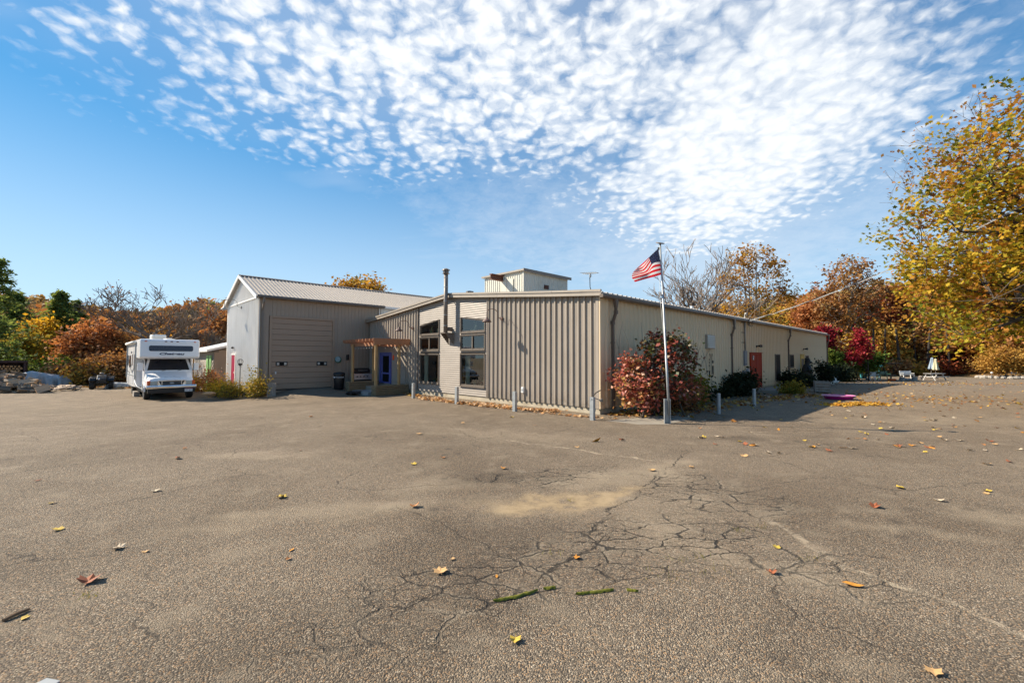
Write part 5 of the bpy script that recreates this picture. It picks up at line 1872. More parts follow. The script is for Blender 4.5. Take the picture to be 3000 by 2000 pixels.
for x_ in np.linspace(-.45, .45, 6):
    rk.bar((x_, -.42, .80), (x_, .12, .80), .018, .018)
rk.bar((-.47, -.42, .80), (.47, -.42, .80), .02, .02)
rk.bar((-.47, .12, .80), (.47, .12, .80), .02, .02)
for s_ in (-1, 1):
    rk.bar((s_ * .3, -.2, .70), (s_ * .3, -.2, .80), .02, .02)
rk.build('front_rack', M['black_metal'], atv)
MB().ball((0, .2, 1.0), (.13, .09, .07), 10, 6).build('instrument_pod', M['galv_dark'], atv, smooth=True)


def lump(name, label, cat, loc, rz, L, Wd, H, m_, folds, seed, skew=0.0):
    """cloth thrown over a heap: cross sections that fall to the ground in folds"""
    t_ = thing(name, label, cat, loc, rz)
    q = random.Random(seed)
    ph = [q.uniform(0, 6) for _ in range(6)]
    mb_ = MB()
    ns, nt = 44, 22
    for i in range(ns + 1):
        s_ = i / ns
        env = max(0.0, 1 - abs(2 * s_ - 1) ** 3.5)
        hh = H * (env ** .6) * (1 + .10 * math.sin(5 * s_ + ph[0]) - skew * (s_ - .35))
        for j in range(nt + 1):
            a_ = PI * j / nt
            c_, sn = math.cos(a_), math.sin(a_)
            k = abs(sn) ** .55
            low = 1 - k
            w2 = Wd / 2 * (abs(c_) ** .6) * (1 if c_ > 0 else -1)
            fold = folds * (.35 + low) * (math.sin(26 * s_ + 2.2 * c_ + ph[1]) + .6 * math.sin(47 * s_ + ph[2] + c_))
            y = w2 * (.9 + .2 * env) + fold * (1 if c_ > 0 else -1) * (abs(c_))
            mb_.v.append(((s_ - .5) * L + .06 * math.sin(9 * s_ + 3 * c_), y, max(-.02, hh * k + .25 * fold * k)))
    for i in range(ns):
        for j in range(nt):
            a_ = i * (nt + 1) + j
            mb_.f.append((a_, a_ + 1, a_ + nt + 2, a_ + nt + 1))
            mb_.mi.append(0)
    mb_.build('sheet', M[m_], t_, smooth=True)
    return t_


tp = P(130, 1130)
lump('tarp_heap', 'grey-blue tarp draped over a heap beside the firewood rack', 'tarp', tp, .68, 2.9, 1.3, 1.05, 'tarp', .12, 4, .35)
bt = P(364, 1135)
lump('folded_tarp', 'low pale grey tarp bundle lying beside the quad bike', 'tarp', bt, .75, 1.9, .9, .42, 'tarp_pale', .05, 9, .6)

# ------------------------------------------------------------------ firewood
q = random.Random(21)
split = []
for k in range(6):
    r = .105 + .022 * (k % 3)
    L = .55
    arc = [0.0, .5, 1.0, 1.57] if k % 2 == 0 else [0.0, .7, 1.5, 2.3, 3.14]
    poly = [(0, 0)] + [(r * math.cos(t_), r * math.sin(t_)) for t_ in arc]
    mb = MB()
    mb.prism([(a_ - r * .35, b_ - r * .35) for a_, b_ in poly], -L / 2, L / 2, 'x')
    mb.mi = [1, 1] + [0] + [2] * (len(poly) - 2) + [0]
    split.append(mb.mesh('firewood_log', [M['log_split'], M['log_end'], M['log_bark']]))
n_log = 0
for k in range(175):
    f = q.random()
    px = -70 + 205 * (f ** 1.1)
    peak = np.interp(px, [-70, 20, 60, 95, 130, 160], [1.2, 1.3, 1.1, .7, .3, .15])
    ly = q.uniform(-.75, .8)
    z = q.uniform(.15, 1) ** .7 * peak * (1 - abs(ly) / 1.2)
    b_ = P(px, 1151)
    d_ = Vector((b_.x, b_.y, 0)).normalized()
    o = link('firewood_log', split[k % 6])
    s_ = q.uniform(.8, 1.35)
    o.location = b_ + d_ * (ly + .75) + Vector((0, 0, .06 + z))
    o.rotation_euler = (q.uniform(0, 6.3), q.uniform(-.35, .35), .72 + q.gauss(0, .5))
    o.scale = (q.uniform(.85, 1.25), s_, s_)
    tag(o, 'split log in the loose heap before the firewood rack', 'firewood', 'split logs heaped by the rack')
# bark slabs and boards at the foot of the heap
slab = MB().prism([(-.09, 0), (.09, 0), (.06, .04), (-.05, .05)], -.32, .32, 'x').mesh('wood_slab', [M['log_split']])
slab2 = MB().prism([(-.10, 0), (.10, 0), (.07, .06), (-.06, .07)], -.3, .3, 'x').mesh('wood_slab', [M['log_bark']])
for k in range(44):
    px = q.uniform(20, 235)
    b_ = P(px, q.uniform(1142, 1153) - (px - 20) * .04)
    o = link('wood_slab', slab if k % 3 else slab2)
    o.location = b_ + Vector((0, 0, q.uniform(.03, .2)))
    o.rotation_euler = (q.uniform(-.4, .4), q.uniform(-.3, .3), q.uniform(0, 3.1))
    o.scale = (q.uniform(.6, 1.3), q.uniform(.8, 1.4), q.uniform(.8, 1.3))
    tag(o, 'bark slab or offcut lying at the foot of the firewood heap', 'firewood', 'offcuts below the firewood heap')
rb = P(70, 1127)
rz_ = .76
rack = thing('firewood_rack', 'dark rusty open-fronted steel rack full of stacked firewood', 'rack', rb, rz_)
RL, RD, RH = 5.4, 1.1, 1.75
for x_ in (-RL, -RL / 2, 0):
    for y in (0, RD):
        MB().box(x_ - .05, x_ + .05, y - .05, y + .05, 0, RH).build('upright', M['rust_dark'], rack)
for z in (.06, RH - .06):
    for y in (-.053, RD + .053):
        MB().box(-RL - .06, .06, y - .04, y + .04, z - .05, z + .05).build('rail', M['rust_dark'], rack)
MB().box(-RL - .1, .1, -.12, RD + .12, RH, RH + .04).build('roof_sheet', M['rust_dark'], rack)
MB().box(.051, .07, 0, RD, .1, RH - .02).build('end_sheet', M['rust_dark'], rack)
MB().box(-RL, 0, RD - .04, RD - .02, .1, RH - .02).build('back_sheet', M['rust_dark'], rack)
ends = []
for k in range(5):
    r = .070 + .006 * k
    nn = [7, 4, 5, 8, 4][k]
    mb = MB()
    mb.lathe([(r, 0), (r, .85)], nn, (0, 0, 0), 'y')
    mb.mi = [1] * nn + [0, 0]
    ends.append((r, mb.mesh('firewood_log', [M['log_end'], M['log_bark']])))
cnt = 0
z = .12
row = 0
Rot = Matrix.Rotation(rz_, 3, 'Z')
while z < 1.42 - .1:
    x_ = -2.6 + (.08 if row % 2 else 0)
    while x_ < -.12:
        r, me = ends[q.randrange(5)]
        o = link('firewood_log', me)
        o.location = rb + Rot @ Vector((x_, .22 + q.uniform(-.06, .06), z + .09 + q.uniform(-.015, .015)))
        o.rotation_euler = (0, 0, rz_)
        o.rotation_euler.rotate_axis('Y', q.uniform(0, 6))
        tag(o, 'log stacked end-on inside the rusty firewood rack', 'firewood', 'logs stacked in the rack')
        cnt += 1
        x_ += .185
    z += .165
    row += 1

# ------------------------------------------------------------------ yard at the right
def yard(px, py):
    return P(px, py)


pinkp = thing('wading_pool', 'magenta plastic wading pool lying on the leaf-strewn lot', 'wading pool', P(2457, 1169), 0)
mb = MB()
mb.lathe([(.50, .0), (.56, .02), (.64, .16), (.66, .175), (.70, .175), (.70, .16), (.67, .16)], 28)
mb.v = [(a_, b_ * .8, c_) for a_, b_, c_ in mb.v]
mb.build('tub', M['pink'], pinkp, smooth=True)
mb = MB()
mb.lathe([(.645, .172), (.66, .188), (.70, .188), (.71, .17)], 28)
mb.v = [(a_, b_ * .8, c_) for a_, b_, c_ in mb.v]
mb.f = [f for f in mb.f if len(f) == 4]
mb.mi = [0] * len(mb.f)
mb.build('rim', M['pink_light'], pinkp, smooth=True)

cq = P(2408, 1149)
crt = thing('slatted_planter', 'weathered slatted wooden planter box near the far shrubs', 'planter', cq, TH + .25)
for i in range(4):
    z = .06 + i * .145
    for y in (-.36, .34):
        MB().box(-.62, .62, y, y + .025, z, z + .115).build('slat', M['grey_wood'], crt)
    for x_ in (-.648, .622):
        MB().box(x_, x_ + .025, -.36, .365, z, z + .115).build('slat', M['grey_wood'], crt)
for x_ in (-.6, .56):
    for y in (-.33, .30):
        MB().box(x_, x_ + .04, y, y + .035, 0, .64).build('corner_post', M['grey_wood'], crt)
MB().box(-.6, .6, -.32, .3, .1, .52).build('soil', M['soil'], crt)


def swan(label, px, py, s_):
    w_ = thing('swan_planter', label, 'swan ornament', P(px, py), 2.4)
    mb_ = MB()
    mb_.tube([(.35, 0, .22), (.2, 0, .26), (0, 0, .2), (-.18, 0, .2), (-.28, 0, .32), (-.27, 0, .48), (-.19, 0, .58), (-.24, 0, .68), (-.33, 0, .66)], [.02, .12, .17, .14, .07, .05, .045, .05, .035], 10)
    mb_.tube([(-.33, 0, .66), (-.42, 0, .63)], [.025, .01], 6)
    mb_.ball((.0, 0, .1), (.22, .17, .12), 10, 6)
    mb_.build('body', M['white'], w_, smooth=True)
    w_.scale = (s_, s_, s_)


swan('white swan ornament beside the slatted planter', 2436, 1126, 1.0)
swan('white swan ornament farther behind the slatted planter', 2448, 1122, .9)

# dark bear-like carved figure with a pipe, and a small one beside it
def carved(label, px, py, hgt, pipe):
    f_ = thing('carved_figure', label, 'statue', P(px, py), -.5)
    mb_ = MB()
    k = hgt / 1.7
    mb_.tube([(0, 0, 0), (0, 0, .25 * k), (0, 0, .7 * k), (0, 0, 1.05 * k), (0, 0, 1.28 * k), (.02, 0, 1.36 * k), (.05, 0, 1.5 * k), (.05, 0, 1.64 * k), (.03, 0, 1.70 * k)],
             [.27 * k, .30 * k, .31 * k, .27 * k, .20 * k, .13 * k, .17 * k, .14 * k, .05 * k], 12)
    for s_ in (-1, 1):
        mb_.tube([(.02, s_ * .2 * k, 1.2 * k), (.12 * k, s_ * .32 * k, .95 * k), (.28 * k, s_ * .22 * k, .85 * k)], [.09 * k, .08 * k, .07 * k], 8)
        mb_.tube([(0, s_ * .14 * k, .15 * k), (.16 * k, s_ * .17 * k, .03)], [.13 * k, .1 * k], 8)
        mb_.ball((.0, s_ * .12 * k, 1.66 * k), .045 * k, 6, 4)
    mb_.tube([(.16 * k, 0, 1.48 * k), (.28 * k, 0, 1.45 * k)], [.09 * k, .05 * k], 8)
    mb_.build('body', M['statue'], f_, smooth=True)
    if pipe:
        pm = MB().tube([(.27 * k, 0, 1.44 * k), (.42 * k, .02, 1.36 * k)], .022, 6)
        pm.tube([(.42 * k, .02, 1.34 * k), (.43 * k, .02, 1.44 * k)], .035, 8)
        pm.build('pipe', M['statue'], f_)
        MB().lathe([(.23 * k, 1.62 * k), (.14 * k, 1.64 * k), (.13 * k, 1.74 * k), (.001, 1.76 * k)], 12, (.03, 0, 0)).build('hat', M['statue'], f_)


carved('tall dark carved figure with hat and pipe near the far door', 2365, 1130, 1.95, True)
carved('small dark carved figure beside the tall one', 2385, 1128, .85, False)


# right-hand garden furniture
def picnic_table(label, px, py, rz):
    t_ = thing('picnic_table', label, 'picnic table', yard(px, py), rz)
    for i in range(5):
        MB().box(-.95, .95, -.38 + i * .155, -.38 + i * .155 + .14, .72, .76).build('top_plank', M['silver_wood'], t_)
    for y in (-.80, .58):
        for k in range(2):
            MB().box(-.95, .95, y + k * .115, y + k * .115 + .105, .42, .455).build('seat_plank', M['silver_wood'], t_)
    for x_ in (-.68, .68):
        for s_ in (-1, 1):
            MB().bar((x_, s_ * .62, 0), (x_, -s_ * .08 + s_ * .3, .715), .09, .04, up=(1, 0, 0)).build('leg', M['silver_wood'], t_)
        MB().box(x_ + .03, x_ + .065, -.82, .82, .34, .418).build('cross_beam', M['silver_wood'], t_)
        MB().box(x_ + .03, x_ + .065, -.36, .36, .64, .718).build('cross_beam', M['silver_wood'], t_)
    return t_


picnic_table('silvery wooden picnic table under the closed umbrellas', 2738, 1114, .15)


def bench(label, px, py, rz, m_, w_=1.25):
    t_ = thing('garden_bench', label, 'bench', yard(px, py), rz)
    for i in range(3):
        MB().box(-w_ / 2, w_ / 2, -.2 + i * .14, -.2 + i * .14 + .125, .43, .46).build('seat_slat', M[m_], t_)
        MB().box(-w_ / 2, w_ / 2, .24 + i * .02, .265 + i * .02, .54 + i * .125, .65 + i * .125).build('back_slat', M[m_], t_)
    for x_ in (-w_ / 2 + .08, w_ / 2 - .08):
        MB().box(x_ - .035, x_ + .035, -.2, -.13, 0, .43).build('leg', M[m_], t_)
        MB().bar((x_, .2, 0), (x_, .3, .92), .07, .05, up=(1, 0, 0)).build('leg', M[m_], t_)
        MB().box(x_ - .03, x_ + .03, -.22, .26, .60, .64).build('armrest', M[m_], t_)
    return t_


bench('white slatted garden bench behind the log stumps', 2659, 1109, .1, 'white_wood', 1.5)
bench('dark green garden bench beside the swing frame', 2590, 1111, .15, 'dial_green', 1.5)


def chair(label, px, py, rz, m_, tip=0.0):
    t_ = thing('plastic_chair', label, 'chair', yard(px, py), rz)
    MB().box(-.24, .24, -.24, .22, .40, .44).build('seat', M[m_], t_, bevel=.02)
    MB().prism([(.22, .42), (.33, .86), (.36, .86), (.26, .42)], -.23, .23, 'x').build('backrest', M[m_], t_, bevel=.015)
    for x_ in (-.21, .21):
        MB().bar((x_, -.2, .4), (x_ * 1.15, -.24, 0), .05, .05).build('leg', M[m_], t_)
        MB().bar((x_, .2, .4), (x_ * 1.15, .26, 0), .05, .05).build('leg', M[m_], t_)
        MB().box(x_ * 1.12 - .03, x_ * 1.12 + .03, -.22, .26, .62, .65).build('armrest', M[m_], t_)
    if tip:
        t_.rotation_euler = (0, tip, rz)
        t_.location.z += .28
    return t_


chair('white plastic chair behind the small red tree trunk', 2556, 1113, 2.6, 'white')
chair('white plastic chair nearest the dark bench', 2568, 1112, 2.2, 'white')
chair('teal plastic chair lying tipped over on its side', 2534, 1112, 1.0, 'teal', 1.35)
sc_ = thing('teal_basin', 'round teal basin on a thin stand behind the benches', 'bird bath', yard(2576, 1106), 0)
MB().lathe([(.12, 0), (.05, .05), (.04, 1.2), (.1, 1.24), (.34, 1.36), (.36, 1.5), (.30, 1.55), (.001, 1.4)], 14).build('basin', M['teal'], sc_, smooth=True)
sw = thing('swing_frame', 'black metal swing frame with sloping canopy among the benches', 'swing', yard(2606, 1113), .2)
for x_ in (-.9, .9):
    for s_ in (-1, 1):
        MB().tube([(x_, s_ * .55, 0), (x_, 0, 1.75)], .028, 8).build('leg', M['black_metal'], sw)
MB().tube([(-.95, 0, 1.76), (.95, 0, 1.76)], .03, 8).build('top_bar', M['black_metal'], sw)
MB().box(-1.15, 1.15, -.5, .6, 1.80, 1.86).build('canopy', M['black_metal'], sw)
MB().box(-.7, .7, -.2, .25, .5, .56).build('swing_seat', M['black'], sw)
for x_ in (-.65, .65):
    MB().tube([(x_, 0, .55), (x_ * .95, 0, 1.74)], .012, 5).build('hanger', M['black_metal'], sw)
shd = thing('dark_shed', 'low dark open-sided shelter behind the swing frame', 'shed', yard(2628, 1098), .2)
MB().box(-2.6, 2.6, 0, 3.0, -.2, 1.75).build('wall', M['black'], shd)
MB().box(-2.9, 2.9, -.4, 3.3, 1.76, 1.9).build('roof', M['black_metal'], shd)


def umbrella(label, px, py, hgt, m_, lean):
    t_ = thing('closed_umbrella', label, 'umbrella', yard(px, py), 0)
    top_ = Vector((lean, 0, hgt))
    MB().tube([(0, 0, 0), top_], .022, 8).build('pole', M['galv_dark'], t_)
    mb_ = MB()
    n_ = 16
    for i, (f, r_) in enumerate(((.44, .27), (.47, .30), (.65, .22), (.85, .14), (.96, .12), (1.0, .02))):
        for k in range(n_):
            rr_ = r_ * (1.15 if k % 2 else .72)
            a_2 = 2 * PI * k / n_
            p_ = top_ * f
            mb_.v.append((p_.x + rr_ * math.cos(a_2), p_.y + rr_ * math.sin(a_2), p_.z))
    for i in range(5):
        for k in range(n_):
            j = (k + 1) % n_
            mb_.f.append((i * n_ + k, i * n_ + j, (i + 1) * n_ + j, (i + 1) * n_ + k))
            mb_.mi.append(0)
    mb_.build('canopy', M[m_], t_)
    MB().lathe([(.26, 0), (.24, .06), (.05, .09)], 12).build('base', M['black_metal'], t_)


umbrella('closed cream umbrella standing by the picnic table', 2742, 1109, 2.35, 'umbrella', .0)
umbrella('closed blue-grey umbrella leaning behind the cream one', 2727, 1107, 2.5, 'umbrella_blue', .22)
for lb, px, py, r, hgt in (('pale round log stump left of the fire ring', 2643, 1116, .22, .42), ('pale round log stump right of the fire ring', 2680, 1116, .24, .45), ('short reddish log stump beside the bench end', 2697, 1111, .17, .4)):
    s2 = thing('log_stump', lb, 'stump', yard(px, py), 0)
    MB().lathe([(r, 0), (r * .97, hgt * .5), (r, hgt)], 14).build('bark', M['grey_wood'] if 'pale' in lb else M['log_bark'], s2)
    MB().lathe([(r * .96, hgt + .002), (.001, hgt + .01)], 14).build('cut_face', M['log_end'], s2)
fr_ = thing('fire_ring', 'low ring of stones between the two log stumps', 'fire pit', yard(2660, 1114.5), 0)
st_me = []
for k in range(4):
    mb = MB()
    mb.ball((0, 0, .1), (.16 + .02 * k, .13, .13), 7, 5)
    q2 = random.Random(k)
    mb.v = [(a_ + q2.uniform(-.02, .02), b_ + q2.uniform(-.02, .02), c_ + q2.uniform(-.02, .02)) for a_, b_, c_ in mb.v]
    st_me.append(mb.mesh('stone', M['stone']))
for k in range(11):
    o = link('stone', st_me[k % 4], fr_)
    o.location = (.62 * math.cos(k * .571), .62 * math.sin(k * .571), 0)
    o.rotation_euler = (0, 0, k)
orr = thing('orange_tub', 'small orange plastic tub on the ground by the dark bench', 'tub', yard(2613, 1115), 0)
MB().lathe([(.3, 0), (.38, .2), (.36, .21), (.28, .04), (.001, .04)], 16).build('tub', M['amber'], orr, smooth=True)
rg = thing('stone_ring', 'ring of pale stones around the small weeping tree', 'stone border', yard(2946, 1108), 0)
for k in range(26):
    a_2 = 2 * PI * k / 26
    o = link('stone', st_me[k % 4], rg)
    o.location = (2.9 * math.cos(a_2), 1.5 * math.sin(a_2), -.02)
    o.scale = (1.7, 1.6, 1.5)
    o.rotation_euler = (0, 0, k * 1.3)
for k, (px, py) in enumerate(((2906, 1108), (2939, 1106), (2964, 1108), (2975, 1108))):
    fl_ = thing('white_mushroom_lamp', 'small white globe on a thin stake in the stone ring', 'garden lamp', yard(px, py), 0, 'garden lamps in the stone ring')
    MB().tube([(0, 0, 0), (0, 0, .62)], .015, 6).build('stake', M['galv'], fl_)
    MB().ball((0, 0, .68), (.13, .13, .09), 10, 6).build('globe', M['white'], fl_, smooth=True)
bq = thing('grey_barrel', 'grey upright barrel at the edge of the woods', 'barrel', P(2893, 1099), 0)
MB().lathe([(.33, 0), (.36, .3), (.36, .7), (.33, 1.0), (.001, 1.0)], 16).build('barrel', M['tarp_pale'], bq)
for k in range(2):
    MB().lathe([(.365, .3 + .38 * k), (.375, .32 + .38 * k), (.365, .34 + .38 * k)], 16).build('hoop', M['galv'], bq)

# ------------------------------------------------------------------ vegetation
def unit_rows(a):
    return a / np.maximum(np.linalg.norm(a, axis=1, keepdims=True), 1e-9)


def leaf_quads(rng, centers, size, jitter, tint0, flat_bias=.4, tint_amp=.22, aspect=1.5, shape='diamond'):
    """one small folded face per leaf; returns verts, faces, tint"""
    n = len(centers)
    c = centers + rng.normal(0, 1, (n, 3)) * jitter
    nrm = rng.normal(0, 1, (n, 3))
    nrm[:, 2] += flat_bias * np.sign(nrm[:, 2])
    nrm = unit_rows(nrm)
    t1 = unit_rows(np.cross(nrm, rng.normal(0, 1, (n, 3))))
    t2 = np.cross(nrm, t1)
    s = size * rng.uniform(.6, 1.35, (n, 1))
    if shape == 'maple':
        ang = np.array([90, 62, 38, 12, -25, -60, -90, -120, -155, 168, 142, 118]) * PI / 180
        rad = np.array([1.0, .55, .95, .5, .8, .42, .5, .42, .8, .5, .95, .55])
        k = len(ang)
        v = c[:, None, :] + s[:, None, :] * .62 * (t1[:, None, :] * (np.cos(ang) * rad)[None, :, None] + t2[:, None, :] * (np.sin(ang) * rad)[None, :, None])
        v = v + nrm[:, None, :] * (s[:, None, :] * .16 * (np.abs(np.cos(ang) * rad))[None, :, None])
    else:
        k = 4
        v = np.stack([c - t1 * s * aspect * .5, c + t2 * s * .5 + nrm * s * .12, c + t1 * s * aspect * .5, c - t2 * s * .5 + nrm * s * .12], 1)
    f = np.arange(n * k).reshape(n, k)
    tint = np.clip(tint0 + rng.normal(0, tint_amp, n), 0, 1)
    return v.reshape(-1, 3), f, tint


def bez(a, b, c, n):
    t = np.linspace(0, 1, n)[:, None]
    return (1 - t) ** 2 * a + 2 * t * (1 - t) * b + t * t * c


def tree(name, label, base, crown, bark, leaf, ncl=110, lpc=60, lsize=.24, clr=.55, tr=.16, seed=1, lean=(0, 0), stems=1, group=None,
         shape='diamond', tint=(0.5, .18), low=.25, cat='tree', limbs=None, flat_bias=.4, twig=.012, droop=0.0, hollow=.35, keep=None, tint_fn=None):
    """trunk and limbs reach into the crown's lobes; leaves hang in clusters round the twig ends"""
    rng = np.random.default_rng(seed)
    root = thing(name, label, cat, base, 0, group)
    crown = np.array(crown, float)
    vol = np.prod(crown[:, 3:], 1) ** .75
    pick = rng.choice(len(crown), ncl, p=vol / vol.sum())
    d = unit_rows(rng.normal(0, 1, (ncl, 3)))
    r = (hollow + (1 - hollow) * rng.random(ncl)) ** (1 / 2.0)
    pts = crown[pick, :3] + d * r[:, None] * crown[pick, 3:] * rng.uniform(.85, 1.12, (ncl, 1))
    pts[:, 2] = np.maximum(pts[:, 2], .15)
    if keep is not None:
        pts = pts[keep(pts)]
        ncl = len(pts)
    top = crown[:, 2].max() + crown[np.argmax(crown[:, 2]), 5] * .55
    mb = MB()
    stem_paths = []
    for s_ in range(stems):
        off = np.array([rng.normal(0, .05 * stems), rng.normal(0, .05 * stems), 0]) if stems > 1 else np.zeros(3)
        tip = np.array([lean[0], lean[1], top]) + (np.append(rng.normal(0, .18 * top * .35, 2), 0) if stems > 1 else 0)
        midp = (off + tip) / 2 + np.append(rng.normal(0, .03 * top, 2), 0) - np.array([lean[0] * .2, lean[1] * .2, 0])
        path = bez(off, midp, tip, 9)
        rad = np.linspace(tr, tr * .16, 9)
        rad[0] *= 1.35
        mb.tube(path, list(rad), 8)
        stem_paths.append((path, rad))
    nl = limbs if limbs else max(6, ncl // 9)
    order = rng.permutation(ncl)
    limb_paths = []
    for k in order[:nl]:
        path, rad = stem_paths[k % stems]
        p = pts[k]
        hz = max(low * top, min(p[2] - .35 * math.hypot(p[0], p[1]) - .1 * top * rng.random(), top * .92))
        i = int(np.argmin(np.abs(path[:, 2] - hz)))
        a = path[i]
        m = (a + p) / 2 + np.array([0, 0, .12 * np.linalg.norm(p - a)])
        lp_ = bez(a, m, p, 7) + np.vstack([np.zeros((1, 3)), rng.normal(0, .03 * np.linalg.norm(p - a), (5, 3)), np.zeros((1, 3))])
        r0 = min(rad[i] * .6, .03 * np.linalg.norm(p - a) + .01)
        mb.tube(lp_, list(np.linspace(r0, twig, 7)), 5, cap=False)
        limb_paths.append(lp_)
    nodes = np.vstack([lp_[2:] for lp_ in limb_paths] + [stem_paths[0][0][4:]])
    for k in order[nl:]:
        p = pts[k]
        dd = np.linalg.norm(nodes - p, axis=1) + np.maximum(0, nodes[:, 2] - p[2]) * .6
        a = nodes[int(np.argmin(dd))]
        m = (a + p) / 2 + rng.normal(0, .08, 3) * np.linalg.norm(p - a)
        mb.tube(bez(a, m, p, 4), list(np.linspace(twig * 1.6, twig * .5, 4)), 4, cap=False)
    link('trunk', mb.mesh('trunk', bark, smooth=True, normals=False), root)
    per = rng.poisson(lpc, ncl)
    cen = np.repeat(pts, per, 0)
    ct = np.repeat(np.clip(rng.normal(tint[0], tint[1], ncl), 0, 1), per)
    if tint_fn is not None:
        ct = np.clip(ct + tint_fn(cen), 0, 1)
    jit = clr * rng.uniform(.6, 1.2, (len(cen), 1))
    cen = cen.copy()
    if droop:
        cen[:, 2] -= rng.random(len(cen)) * droop
    v, f, tt = leaf_quads(rng, cen, lsize, jit, ct, flat_bias, .12, 1.4, shape)
    v[:, 2] = np.maximum(v[:, 2], .02)
    link('crown', array_mesh('crown', v, f, LEAF[leaf], tt), root)
    return root


def bare_tree(name, label, base, hgt, spread, bark, seed, levels=5, tr=.16, up=.25, kids=(3, 4), group=None, rise=.28, leafy=0, twig=.010, along=.75, first=0):
    rng = random.Random(seed)
    root = thing(name, label, 'tree', base, 0, group)
    mb = MB()
    tips = []

    def grow(p, d, L, r, lv):
        n = 4 if lv < 3 else 3
        pts, rad = [p], [r]
        dd = d.copy()
        for i in range(n):
            dd = (dd + Vector((rng.gauss(0, .13), rng.gauss(0, .13), rng.gauss(0, .10) + up * .16 * (lv > 0)))).normalized()
            pts.append(pts[-1] + dd * (L / n))
            rad.append(max(twig * .5, r * (1 - .62 * (i + 1) / n)))
        mb.tube(pts, rad, 7 if lv == 0 else (5 if lv < 3 else 3), cap=False)
        if lv >= levels:
            tips.append(pts[-1])
            return
        for k in range(rng.randint(*kids) + (1 + first if lv == 0 else 0)):
            f = rng.uniform(.35, 1.0) if lv > 0 else rng.uniform(.55, 1.0)
            x = f * n
            i = min(n - 1, int(x))
            q_ = pts[i].lerp(pts[i + 1], x - i)
            side = Vector((rng.gauss(0, 1) * spread, rng.gauss(0, 1) * spread, rng.uniform(.1, .9)))
            nd = (dd * (along if lv else along * .6) + side.normalized() * .85).normalized()
            grow(q_, nd, L * rng.uniform(.55, .8), max(twig * .6, rad[i] * rng.uniform(.5, .68)), lv + 1)
    grow(Vector((0, 0, -.1)), Vector((rng.gauss(0, .05), rng.gauss(0, .05), 1)).normalized(), hgt * rise, tr, 0)
    zmax = max(v[2] for v in mb.v)
    k = hgt / zmax
    mb.v = [(a * k, b * k, c * k) for a, b, c in mb.v]
    link('trunk', mb.mesh('trunk', bark, normals=False), root)
    if leafy:
        r2 = np.random.default_rng(seed)
        t_ = np.array([list(p) for p in tips]) * k
        sel = t_[r2.choice(len(t_), leafy)]
        v, f, tt = leaf_quads(r2, sel, .14, .25, .5)
        link('crown', array_mesh('crown', v, f, LEAF['brown'], tt), root)
    return root


def conifer(name, label, base, hgt, rad, seed, leaf='pine', skip=.0, group=None, low=.08, n=46, tuft=26):
    rng = np.random.default_rng(seed)
    root = thing(name, label, 'tree', base, 0, group)
    mb = MB()
    path = np.array([[rng.normal(0, .05), rng.normal(0, .05), z] for z in np.linspace(-.1, hgt, 9)])
    mb.tube(path, list(np.linspace(.018 * hgt + .03, .02, 9)), 7)
    cents, dirs = [], []
    for k in range(n):
        f = low + (1 - low) * (k + rng.random()) / n
        if rng.random() < skip:
            continue
        L = rad * (1 - f) ** .75 * rng.uniform(.65, 1.15) + .25
        for _ in range(rng.integers(3, 6)):
            a = rng.random() * 2 * PI
            o = np.array([0, 0, f * hgt])
            d = np.array([math.cos(a), math.sin(a), rng.uniform(-.15, .25)])
            e = o + d * L
            m = (o + e) / 2 + np.array([0, 0, .08 * L])
            bp = bez(o, m, e, 5)
            mb.tube(bp, list(np.linspace(.035, .008, 5)), 4, cap=False)
            for j in range(tuft):
                t_ = rng.uniform(.25, 1.05)
                cents.append(o + (e - o) * t_ + np.array([0, 0, .08 * L * 2 * t_ * (1 - t_)]))
    link('trunk', mb.mesh('trunk', M['bark_dark'], normals=False), root)
    cents = np.array(cents)
    v, f, tt = leaf_quads(rng, cents, .17, .14, np.clip(.35 + rng.normal(0, .2, len(cents)), 0, 1), .8, .1, 2.4)
    link('crown', array_mesh('crown', v, f, LEAF[leaf], tt), root)
    return root


def spot(px, Y):
    x = (px - 1500) / F_PX * Y
    return on_ground(x, Y)


G_L, G_R = 'trees beyond the left edge of the lot', 'trees beyond the right-hand yard'
# left
conifer('pine_tree', 'tall dark pine cut by the left edge of the picture', spot(-22, 33), 9.6, 2.7, 3, skip=.25, group=G_L, n=40)
conifer('evergreen_tree', 'broad dark green evergreen at the far left', spot(36, 45), 8.6, 3.6, 4, group=G_L, n=54)
conifer('evergreen_tree', 'tall green evergreen between the yellow tree and the rust oak', spot(172, 43), 8.4, 2.7, 5, group=G_L, n=52)
conifer('evergreen_tree', 'shorter green evergreen touching the rust oak', spot(216, 46), 7.8, 2.5, 6, group=G_L, n=48)
conifer('evergreen_tree', 'low green evergreen behind the firewood rack', spot(-20, 39), 5.6, 2.8, 8, group=G_L)
tree('yellow_tree', 'slender yellow-leaved tree among the evergreens', spot(118, 41), [(0, 0, 4.4, 1.35, 1.2, 1.1), (.3, 0, 3.1, 1.2, 1.2, .9)], M['bark_dark'], 'yellow', 40, 60, .22, .4, .08, 11, group=G_L)
tree('young_tree', 'thin olive-leaved young tree behind the tarp heap', spot(75, 38), [(0, 0, 2.9, 1.2, 1.1, 1.3)], M['bark_dark'], 'olive', 26, 45, .2, .45, .05, 12, group=G_L)
